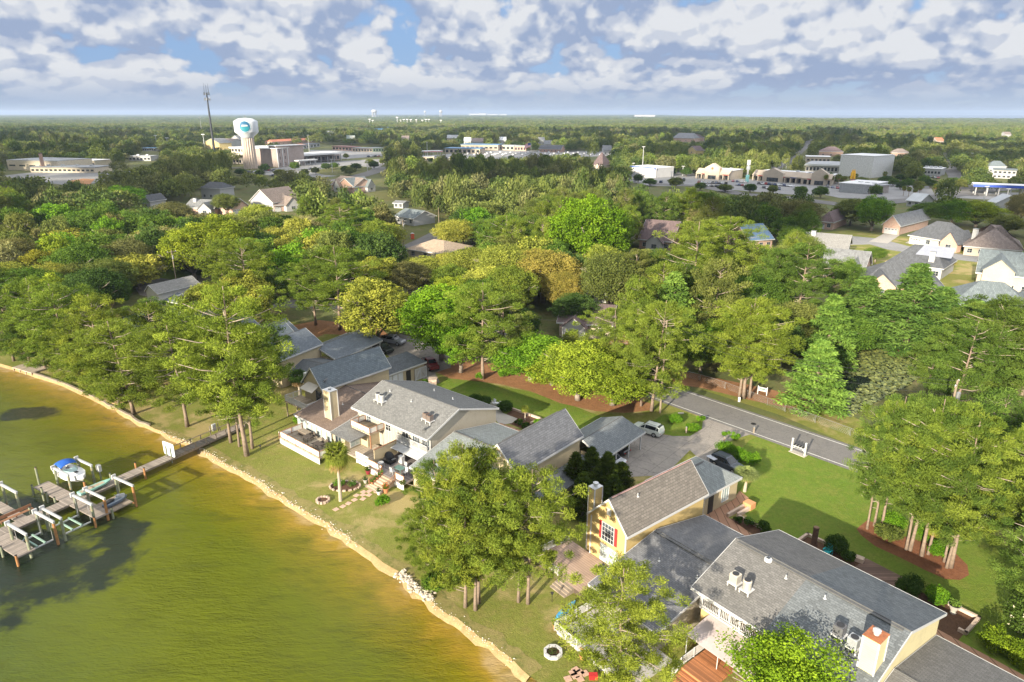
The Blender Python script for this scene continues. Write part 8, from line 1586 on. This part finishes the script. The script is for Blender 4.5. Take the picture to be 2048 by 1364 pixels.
 ('gumA', 250, 425, 372, 75, BRT, 'bright rounded tree in the left distance'), ('oakA', 160, 440, 385, 90, TAN, 'pale tan oak left of the bright rounded tree'), ('oakA', 453, 430, 388, 48, OLV, 'round olive oak before the brick garage house'), ('oakA', 280, 480, 420, 90, OLV, 'sunlit olive oak in the left distance'), ('oakA', 350, 470, 405, 80, BRN, 'grey-brown oak in the left distance'),
 ('gumA', 1742, 462, 392, 62, BRT, 'bright green tree beside the long pale grey roof'), ('oakA', 1700, 450, 398, 60, OLV, 'olive oak left of the bright green one at the cul-de-sac'), ('oakA', 1590, 470, 400, 90, BRN, 'dark bronze oak left of the cul-de-sac'), ('oakA', 1520, 465, 405, 80, DRK, 'dark oak left of the bronze one'), ('gumA', 1905, 455, 400, 60, (.10, .19, .012), 'bright tree left of the yellow-tipped one by the highway'), ('gumA', 1950, 455, 402, 80, BRY, 'yellow-tipped tree by the highway at the right'), ('oakA', 1850, 450, 405, 60, MID, 'dark green tree behind the dark-roofed house'), ('oakA', 2035, 455, 385, 50, TAN, 'pinkish tan bare-looking tree at the right edge'), ('gumA', 2010, 470, 430, 60, OLV, 'olive tree behind the brown hipped roof'), ('oakA', 1600, 540, 470, 70, OLV, 'olive oak left of the white pale-roofed house'), ('oakA', 1750, 525, 495, 40, MID, 'small dark tree by the membrane-patched roof'), ('oakA', 1385, 460, 385, 110, MID, 'dark domed oak in the middle of the woods'), ('gumA', 1690, 580, 520, 50, MID, 'small leafy tree beside the grey double-gabled house'), ('oakA', 1885, 540, 515, 35, GLD, 'small yellowish tree beside the membrane-patched roof'),
]
for h_ in hand: tp(*h_)
# cedar-like dark conifers between the charcoal house and the yellow house
for i, (u, v, vt, w) in enumerate([(1150, 985, 905, 55), (1180, 1000, 895, 60), (1212, 995, 905, 60), (1240, 985, 925, 55), (1165, 1030, 945, 55), (1225, 1020, 950, 50)]):
    tp('cypA', u, v, vt, w, (.05, .075, .012), ['dark cedar nearest the charcoal lean-to roof', 'tallest dark cedar by the pale sedan', 'dark cedar right of the tallest by the pale sedan', 'dark cedar closest to the yellow house ridge', 'lower dark cedar in front of the cedar row', 'dark cedar just behind the yellow house chimney'][i])
# palms
def make_palm(x, y, h, w, label, seed, col=(.16, .19, .03), dcol=(.34, .22, .10)):
    tr, cr, dead = palm_proto(seed, 9.); t = bpy.data.objects.new('palm_tree', None); link(t); t.location = (x, y, 0); t.scale = (w / 4.6, w / 4.6, h / 9.); tag(t, label, 'palm tree'); HAND.append((x, y, w / 2, h))
    tr.build('trunk', plain('palm_trunk', (.36, .31, .25), .9, .2, 3), t); c = cr.build('crown', LEAF, t); a = c.data.attributes.new('tone', 'FLOAT', 'FACE'); a.data.foreach_set('value', np.random.default_rng(seed).uniform(.2, .8, len(c.data.polygons))); c.color = tuple(col) + (1,)
    d = dead.build('dead_fronds', LEAF, c); a = d.data.attributes.new('tone', 'FLOAT', 'FACE'); a.data.foreach_set('value', np.random.default_rng(seed).uniform(.2, .8, len(d.data.polygons))); d.color = tuple(dcol) + (1,)
def palm_px(u, v, vt, wp, label, seed, **k):
    p = at(u, v); f = px((p.x, p.y, 4))[2]; make_palm(p.x, p.y, height_at(p, vt), wp * f / FPX, label, seed, **k)
palm_px(681, 1002, 874, 66, 'fan palm with a skirt of dry fronds on the shore lawn', 5); palm_px(1050, 840, 809, 22, 'small young palm in the dark walled bed', 6); palm_px(1489, 983, 932, 62, 'bushy pale palm at the corner of the garage', 7, col=(.20, .24, .08)); palm_px(1140, 720, 658, 45, 'palm top behind the bright oak row', 8); palm_px(600, 800, 735, 45, 'dark palm beside the blue-grey gabled house', 9, col=(.05, .09, .02)); palm_px(1857, 1105, 1030, 40, 'brown-skirted palm between the pine trunks', 10, dcol=(.4, .22, .08)); palm_px(1852, 530, 492, 20, 'small palm by the membrane-patched roof', 11)
for i, (u, v, vt) in enumerate([(1650, 372, 347), (1662, 371, 350), (1676, 373, 346), (1688, 370, 350), (1700, 371, 349), (1768, 362, 341), (1806, 392, 370), (1816, 394, 372), (1838, 392, 369), (1710, 366, 345), (1868, 390, 366), (1828, 396, 374)]): palm_px(u, v, vt, 13, 'small palm %s' % ['at the left end of the mall palms', 'second in the mall palm row', 'tallest in the mall palm row', 'fourth in the mall palm row', 'beside the yellow arch sign', 'behind the grey restaurant wing', 'leftmost on the highway island', 'second on the highway island', 'right of centre on the highway island', 'behind the yellow arch sign', 'at the right end of the highway island', 'lowest on the highway island'][i], 20 + i % 3)
lotg = rs(61); LOTT = []
for i, (u, v) in enumerate([(652, 341), (668, 338), (690, 347), (712, 341), (700, 351), (640, 318), (692, 318), (741, 331), (1660, 367), (1674, 368), (1722, 374), (1786, 373), (1801, 363), (1821, 361), (1846, 373), (1860, 377), (1781, 346), (1796, 341), (1813, 346), (1831, 341), (1500, 386), (1450, 384), (1400, 381), (1350, 376), (1600, 393), (1640, 396), (862, 326), (905, 323), (962, 320), (1022, 321), (1092, 319), (1152, 321), (560, 353), (520, 353), (482, 351), (1381, 341), (1372, 353), (1702, 346), (590, 341), (530, 345), (1545, 388), (1345, 352), (1905, 372), (1918, 380), (1860, 345), (1800, 380), (1815, 377), (1835, 383), (1770, 370), (1750, 395), (1300, 372), (1276, 366), (1240, 352), (1215, 348), (610, 352), (632, 349), (748, 338), (765, 330)]):
    p = at(u, v); side_ = 'office side' if u < 780 else ('fuel station side' if u < 1180 else 'mall side')
    LOTT.append((u, v, tree('oakC', p.x, p.y, lotg.uniform(4.5, 7.5), lotg.uniform(5, 9), lotg.choice([MID, DRK, OLV]), 'small dark street tree planted among the car parks on the %s' % side_, 'street trees %s' % side_)))
# the woods in between: individual trees near, one mass of crowns farther off
def poly_in(P, x, y):
    c = False
    for i in range(len(P)):
        a, b = P[i], P[i - 1]
        if (a[1] > y) != (b[1] > y) and x < (b[0] - a[0]) * (y - a[1]) / (b[1] - a[1]) + a[0]: c = not c
    return c
OPEN = [  # screen outlines that stay free of crowns
 [(280, 560), (300, 545), (440, 540), (445, 590), (400, 600), (330, 595)], [(800, 470), (870, 462), (905, 475), (890, 500), (815, 515)], [(600, 345), (640, 332), (760, 322), (775, 335), (740, 360), (640, 358)],
 [(455, 345), (470, 325), (600, 335), (700, 320), (700, 332), (560, 350)], [(1255, 372), (1255, 348), (1380, 345), (1400, 385), (1300, 380)], [(1385, 385), (1385, 350), (1660, 365), (1680, 390), (1560, 392)], [(1640, 398), (1660, 370), (1800, 350), (1870, 380), (1800, 402)],
 [(1850, 400), (1920, 395), (1938, 390), (1925, 350), (1905, 325), (1885, 300), (1876, 300), (1893, 330), (1905, 360), (1900, 385)], [(1530, 345), (1548, 345), (1600, 312), (1628, 275), (1618, 275), (1590, 308)], [(1680, 512), (1600, 500), (1640, 455), (2048, 440), (2048, 560), (1900, 560), (1700, 560)],
 [(1940, 402), (1940, 378), (2048, 385), (2048, 410)], [(0, 352), (0, 330), (190, 330), (230, 350), (190, 370), (130, 370)], [(850, 320), (850, 300), (1220, 300), (1220, 312), (1000, 318)], [(600, 310), (600, 284), (768, 290), (768, 318), (650, 318)],
 [(365, 430), (400, 370), (600, 385), (600, 428), (480, 432)], [(660, 385), (680, 355), (770, 358), (765, 390)], [(740, 400), (800, 395), (790, 385), (750, 380)], [(1625, 455), (1630, 415), (1665, 415), (1665, 455)],
 [(1282, 480), (1290, 462), (1340, 462), (1335, 480)], [(1503, 480), (1505, 466), (1540, 466), (1540, 480)], [(800, 445), (800, 422), (905, 430), (905, 455)], [(1720, 590), (1720, 520), (2048, 540), (2048, 600), (1880, 590)], [(1355, 283), (1400, 262), (1405, 283)], [(1690, 700), (1850, 700), (1830, 780), (1700, 800)],
 [(225, 365), (130, 372), (140, 356), (190, 356)], [(1190, 345), (1187, 318), (1204, 318), (1204, 345)], [(300, 345), (240, 345), (240, 330), (310, 320)], [(870, 495), (820, 525), (880, 528), (900, 510)], [(1880, 625), (1900, 560), (2048, 560), (2048, 625)]]
SHX = np.array(LEFTX[::-1] + SHF + tail)
def on_land(x, y):
    if x < -100: return y > np.interp(x, [q[0] for q in LEFTX[::-1]], [q[1] for q in LEFTX[::-1]]) + 6
    return True
def roadd(x, y):
    d = 1e9
    for a, b in zip(roadc[:-1], roadc[1:]):
        a, b = Vector(a), Vector(b); ab = b - a; t = max(0, min(1, (Vector((x, y)) - a).dot(ab) / ab.length_squared)); d = min(d, (Vector((x, y)) - a - ab * t).length)
    return d
cand = []; g = rs(101)
FOOTPX = []
for F, W_, D_, h, c, keep in FOOT:
    pts = [px((q.x, q.y, zz)) for q in c for zz in (0, h)]; u0, u1 = min(q[0] for q in pts), max(q[0] for q in pts); v0, v1 = min(q[1] for q in pts), max(q[1] for q in pts); m = (v1 - v0) * .12
    FOOTPX.append((u0 + 1, u1 - 1, v0 + m, v1 - (v1 - v0) * (.35 if keep < 1 else .15), min(q[2] for q in pts), F, W_, D_))
def try_tree(x, y, h, w):
    bx = px((x, y, 0)); tz = px((x, y, h * .97)); 
    if bx[2] < 20: return False
    hw = w / 2 / bx[2] * FPX; lo = px((x, y, h * .2))[1]
    if bx[0] < -hw - 30 or bx[0] > 2048 + hw + 30: return False
    ct = (tz[1] * .5 + lo * .5)
    for (su, sv) in ((0, .12), (-.7, .5), (.7, .5), (0, .5), (0, 1.), (-.45, .2), (.45, .2)):
        u, v = bx[0] + su * hw, tz[1] + (lo - tz[1]) * sv
        for P in OPEN:
            if poly_in(P, u, v): return False
    for (u0, u1, v0, v1, dz, F, W_, D_) in FOOTPX:
        if bx[2] < dz + 25:
            if bx[0] - hw * .85 < u1 and bx[0] + hw * .85 > u0 and tz[1] < v1 and lo > v0: return False
        if abs(bx[2] - dz) < 80:
            a, b = F.l((x, y))
            if -w * .35 < a < W_ + w * .35 and -w * .35 < b < D_ + w * .35: return False
    return True
y = 118.
while y < 1500:
    sp = 7.4 if y < 330 else (8.5 if y < 600 else 10.5); hw_ = y * .80 + 25; x = -hw_
    while x < hw_:
        X, Y = x + g.uniform(-.42, .42) * sp, y + g.uniform(-.42, .42) * sp; x += sp
        rdist = 99
        if Y < 260:
            rdist = roadd(X, Y); lx, ly = F1.l((X, Y)); kx, ky = F2.l((X, Y))
            side = None
            # near side of the road only beyond the left row of houses
            if rdist < RW / 2 + 2.5: continue
            if Y < 170 and X > -60:
                # which side of the road: keep woods on the inland side only
                k = min(range(len(roadc) - 1), key=lambda i: (Vector(roadc[i]) - Vector((X, Y))).length); a, b = Vector(roadc[k]), Vector(roadc[k + 1]); cr_ = (b - a).x * (Y - a.y) - (b - a).y * (X - a.x)
                if cr_ > 0: continue
                if rdist < 9 and X > 15: continue
            elif X <= -60 and Y < 150: continue
            if poly_in([(q.x, q.y) for q in [at(u, v) for u, v in pp]], X, Y): continue
            if min(((X - q.x) ** 2 + (Y - q.y) ** 2) for q in [at(u, v) for u, v in pp]) < 16: continue
        if not on_land(X, Y): continue
        w = g.uniform(8.5, 14.5); h = g.uniform(8.5, 14.5); u, v, dd = px((X, Y, 0))
        pine_ = mnoise.noise(Vector((X * .012, Y * .012, 5))) > .12 and g.random() < .6
        if pine_: h = g.uniform(15, 20); w = g.uniform(7, 10)
        if Y < 400 and any((X - a) ** 2 + (Y - b) ** 2 < (r * .62 + w * .30) ** 2 for a, b, r, hh in HAND): continue
        if Y < 400:                                             # do not hide the hand-placed crowns behind: stay lower
            pass
        if not try_tree(X, Y, h, w): continue
        cand.append((dd, X, Y, h, w, pine_))
    y += sp * .9
cand.sort(); print('woods candidates', len(cand))
NIND = 300
near_, far_ = cand[:NIND], cand[NIND:]; LABS = []
LANDM = []
for (u_, v_, n_) in [(836, 520, 'beige hip roof'), (825, 478, 'orange portable toilet'), (700, 384, 'double-gabled houses'), (548, 425, 'large white-gabled house'), (400, 430, 'low house with white gables'), (424, 398, 'white two-storey house'), (355, 570, 'left parking court'), (503, 340, 'white water tower'), (90, 345, 'brick smokestack'), (540, 340, 'three-storey office'), (640, 330, 'large flat canopy'), (810, 450, 'slate-roofed white house'), (797, 416, 'white garden shed'), (1310, 500, 'purple-brown roof'), (1520, 498, 'slate-blue gable roof'), (1165, 500, 'tallest bright tree'), (1085, 560, 'orange-gold oak'), (1296, 355, 'blue and white building'), (1425, 360, 'left cream mall'), (1560, 368, 'long cream mall'), (1648, 458, 'brown-roofed white-garage house'), (1780, 468, 'long pale grey roof'), (1850, 490, 'round-topped entrance'), (1650, 515, 'white pale-roofed house'), (1680, 560, 'grey double-gabled house'), (1800, 595, 'pink brick house'), (1980, 515, 'brown-grey hipped roof'), (2000, 640, 'arched white entrance'), (1720, 385, 'fast-food restaurant'), (860, 320, 'red-edged fuel canopy'), (940, 306, 'bright blue roofs'), (1195, 343, 'brown chapel'), (1000, 430, 'centre woods'), (1480, 440, 'domed pines'), (150, 440, 'far-left woods'), (30, 480, 'left edge'), (200, 520, 'golden magnolia'), (1190, 600, 'white cupola cottage'), (1760, 760, 'lily pond'), (1400, 620, 'vine-covered tree'), (640, 470, 'tan feathery oak'), (900, 400, 'brown oaks above the road bend'), (1150, 400, 'upper centre woods'), (740, 420, 'yard above the road bend')]: LANDM.append((u_, v_, n_))
def hue(X, Y, g):
    n = mnoise.noise(Vector((X * .02, Y * .02, 1))); r = g.random()
    if Y < 230: return g.choice([OLV, MID, YEL_, BRY, YEL_, OLV, PINE, BRT, DRK, TAN] if X < 30 else [MID, MID, OLV, DRK, BRT, MID])
    return g.choice([OLV, MID, DRK, MID, BRN, OLV, (.07, .12, .02)] + ([BRT] if n > .1 else []) + ([TAN] if n < -.2 else []))
for (dd, X, Y, h, w, pine_) in near_:
    col = hue(X, Y, g); k = 'pineC' if pine_ else g.choice(['oakC', 'oakC', 'oakC', 'gumA' if Y < 220 else 'oakC'])
    if Y < 170 and k == 'oakC': k = 'oakA'
    if pine_: col = g.choice([PINE, PINED, OLV])
    cn = 'bright' if col in (BRT, BRY) else ('yellowish' if col in (YEL_, GLD, TAN) else ('brownish' if col == BRN else ('dark' if col == DRK else 'green')))
    u, v, _ = px((X, Y, 0)); kn = 'pine' if pine_ else 'tree'
    L0 = min(LANDM, key=lambda q: (q[0] - u) ** 2 + (2.2 * (q[1] - v)) ** 2); du, dv = u - L0[0], v - L0[1]
    rel = ('left of' if du < 0 else 'right of') if abs(du) > 2.2 * abs(dv) else ('in front of' if dv > 0 else 'behind')
    nr_ = 'close ' if math.hypot(du, 2.2 * dv) < 55 else ''
    sz = ('low' if h < 10.5 else 'tall') + (' wide' if w > 12 else '')
    lb = '%s %s %s %s%s the %s' % (sz, cn, kn, nr_, rel, L0[2]); LABS.append((lb, math.hypot(du, 2.2 * dv), tree(k, X, Y, h, w, col, lb, '%ss of the unbroken woods' % kn)))
ORD = ['nearest', 'second', 'third', 'fourth', 'fifth', 'sixth', 'seventh', 'eighth', 'ninth', 'tenth', 'eleventh', 'twelfth', 'thirteenth', 'fourteenth']
from collections import defaultdict
byl = defaultdict(list)
for u, v, o in LOTT:
    L0 = min(LANDM, key=lambda q: (q[0] - u) ** 2 + (2.2 * (q[1] - v)) ** 2); du, dv = u - L0[0], v - L0[1]; rel = ('left of' if du < 0 else 'right of') if abs(du) > 2.2 * abs(dv) else ('in front of' if dv > 0 else 'behind')
    o['label'] = 'small dark street tree %s the %s' % (rel, L0[2]); LABS.append((o['label'], math.hypot(du, 2.2 * dv), o))
for lb, d_, o in LABS: byl[lb].append((d_, o))
for lb, L0 in byl.items():
    if len(L0) > 1:
        for n_, (d_, o) in enumerate(sorted(L0, key=lambda q: q[0])): o['label'] = lb + (', nearest one' if n_ == 0 else ', %s nearest' % ORD[min(n_, 13)])
# far woods as instances of small crowns on one point cloud
def far_woods():
    hid = bpy.data.collections.new('crown_shapes'); protos = []
    for i in range(4):
        g2 = rs(300 + i); C, RR = [], []
        n = 26
        for j in range(n):
            ga = j * 2.4; ct = 1 - 1.5 * (j + .5) / n; st = math.sqrt(max(0, 1 - ct * ct)); k = g2.uniform(.6, .85); C.append((math.cos(ga) * st * .5 * k, math.sin(ga) * st * .5 * k, .52 + ct * .42 * k)); q = g2.uniform(.12, .19); RR.append((q, q, q * .8))
        me = leaf_mesh('far_crown', C, RR, 26, .085, .062, 'leaf', 300 + i); me.materials.append(LEAFGN); o = bpy.data.objects.new('far_crown', me); hid.objects.link(o)
    pts, sc, rz = [], [], []
    for (dd, X, Y, h, w, pine_) in far_:
        pts.append((X, Y, 0)); vq = g.uniform(.7, 1.45); sc.append((w * vq, w * vq, h * g.uniform(.75, 1.3))); rz.append(g.uniform(0, 6.28))
    y = 1500.
    while y < 16500:
        sp = max(11, y * .0085); hw_ = y * .78 + 50; n = int(2 * hw_ / sp)
        for i in range(n):
            X, Y = -hw_ + sp * (i + g.uniform(0, 1)), y + g.uniform(-.5, .5) * sp; u, v, _ = px((X, Y, 0))
            if u > 1330 and v < np.interp(u, [1330, 1420, 1560, 1700, 1900, 2048, 2300], [231.5, 234.5, 237, 239, 240, 241, 241]): continue
            k = 1 if y < 2500 else 1.25
            if mnoise.noise(Vector((X * .0016, Y * .0016, 3))) > .42: continue
            pts.append((X, Y, 0)); sc.append((sp * 1.35, sp * 1.35, g.uniform(9, 15) * (1.15 if mnoise.noise(Vector((X * .001, Y * .0012, 7))) > 0 else .9))); rz.append(g.uniform(0, 6.28))
        y += sp * .9
    print('far crowns', len(pts))
    me = bpy.data.meshes.new('far_woods'); me.from_pydata(pts, [], []); a = me.attributes.new('sc', 'FLOAT_VECTOR', 'POINT'); a.data.foreach_set('vector', np.array(sc).ravel()); a = me.attributes.new('rz', 'FLOAT_VECTOR', 'POINT'); a.data.foreach_set('vector', np.array([(0, 0, r) for r in rz]).ravel())
    o = bpy.data.objects.new('far_woods', me); link(o); tag(o, 'continuous mass of far tree crowns stretching to the horizon', 'woods', kind='stuff')
    ng = bpy.data.node_groups.new('scatter', 'GeometryNodeTree'); ng.interface.new_socket('Geometry', in_out='INPUT', socket_type='NodeSocketGeometry'); ng.interface.new_socket('Geometry', in_out='OUTPUT', socket_type='NodeSocketGeometry')
    N = ng.nodes; gi = N.new('NodeGroupInput'); go = N.new('NodeGroupOutput'); ip = N.new('GeometryNodeInstanceOnPoints'); ci = N.new('GeometryNodeCollectionInfo'); ci.inputs['Collection'].default_value = hid; ci.inputs['Separate Children'].default_value = True; ci.inputs['Reset Children'].default_value = True
    n1 = N.new('GeometryNodeInputNamedAttribute'); n1.data_type = 'FLOAT_VECTOR'; n1.inputs[0].default_value = 'sc'; n2 = N.new('GeometryNodeInputNamedAttribute'); n2.data_type = 'FLOAT_VECTOR'; n2.inputs[0].default_value = 'rz'
    Lk = ng.links.new; Lk(gi.outputs[0], ip.inputs['Points']); Lk(ci.outputs[0], ip.inputs['Instance']); ip.inputs['Pick Instance'].default_value = True; Lk(n1.outputs[0], ip.inputs['Scale']); Lk(n2.outputs[0], ip.inputs['Rotation']); Lk(ip.outputs[0], go.inputs[0])
    md = o.modifiers.new('scatter', 'NODES'); md.node_group = ng
far_woods()
# ================================================================== AIR
HAZE = True
if HAZE:
    m = bpy.data.materials.new('haze_air'); m.use_nodes = True; t = NT(m.node_tree); m.node_tree.nodes.clear(); o = t.n('ShaderNodeOutputMaterial'); v = t.n('ShaderNodeVolumePrincipled'); v.inputs['Color'].default_value = (.56, .70, .93, 1); v.inputs['Density'].default_value = .000085; v.inputs['Anisotropy'].default_value = .2; t.l(v.outputs[0], o.inputs['Volume'])
    MB().box(-18500, 18500, -700, 17900, -4, 96).sheet('haze', m, FW, 'thin even haze over the whole landscape', kind='stuff')
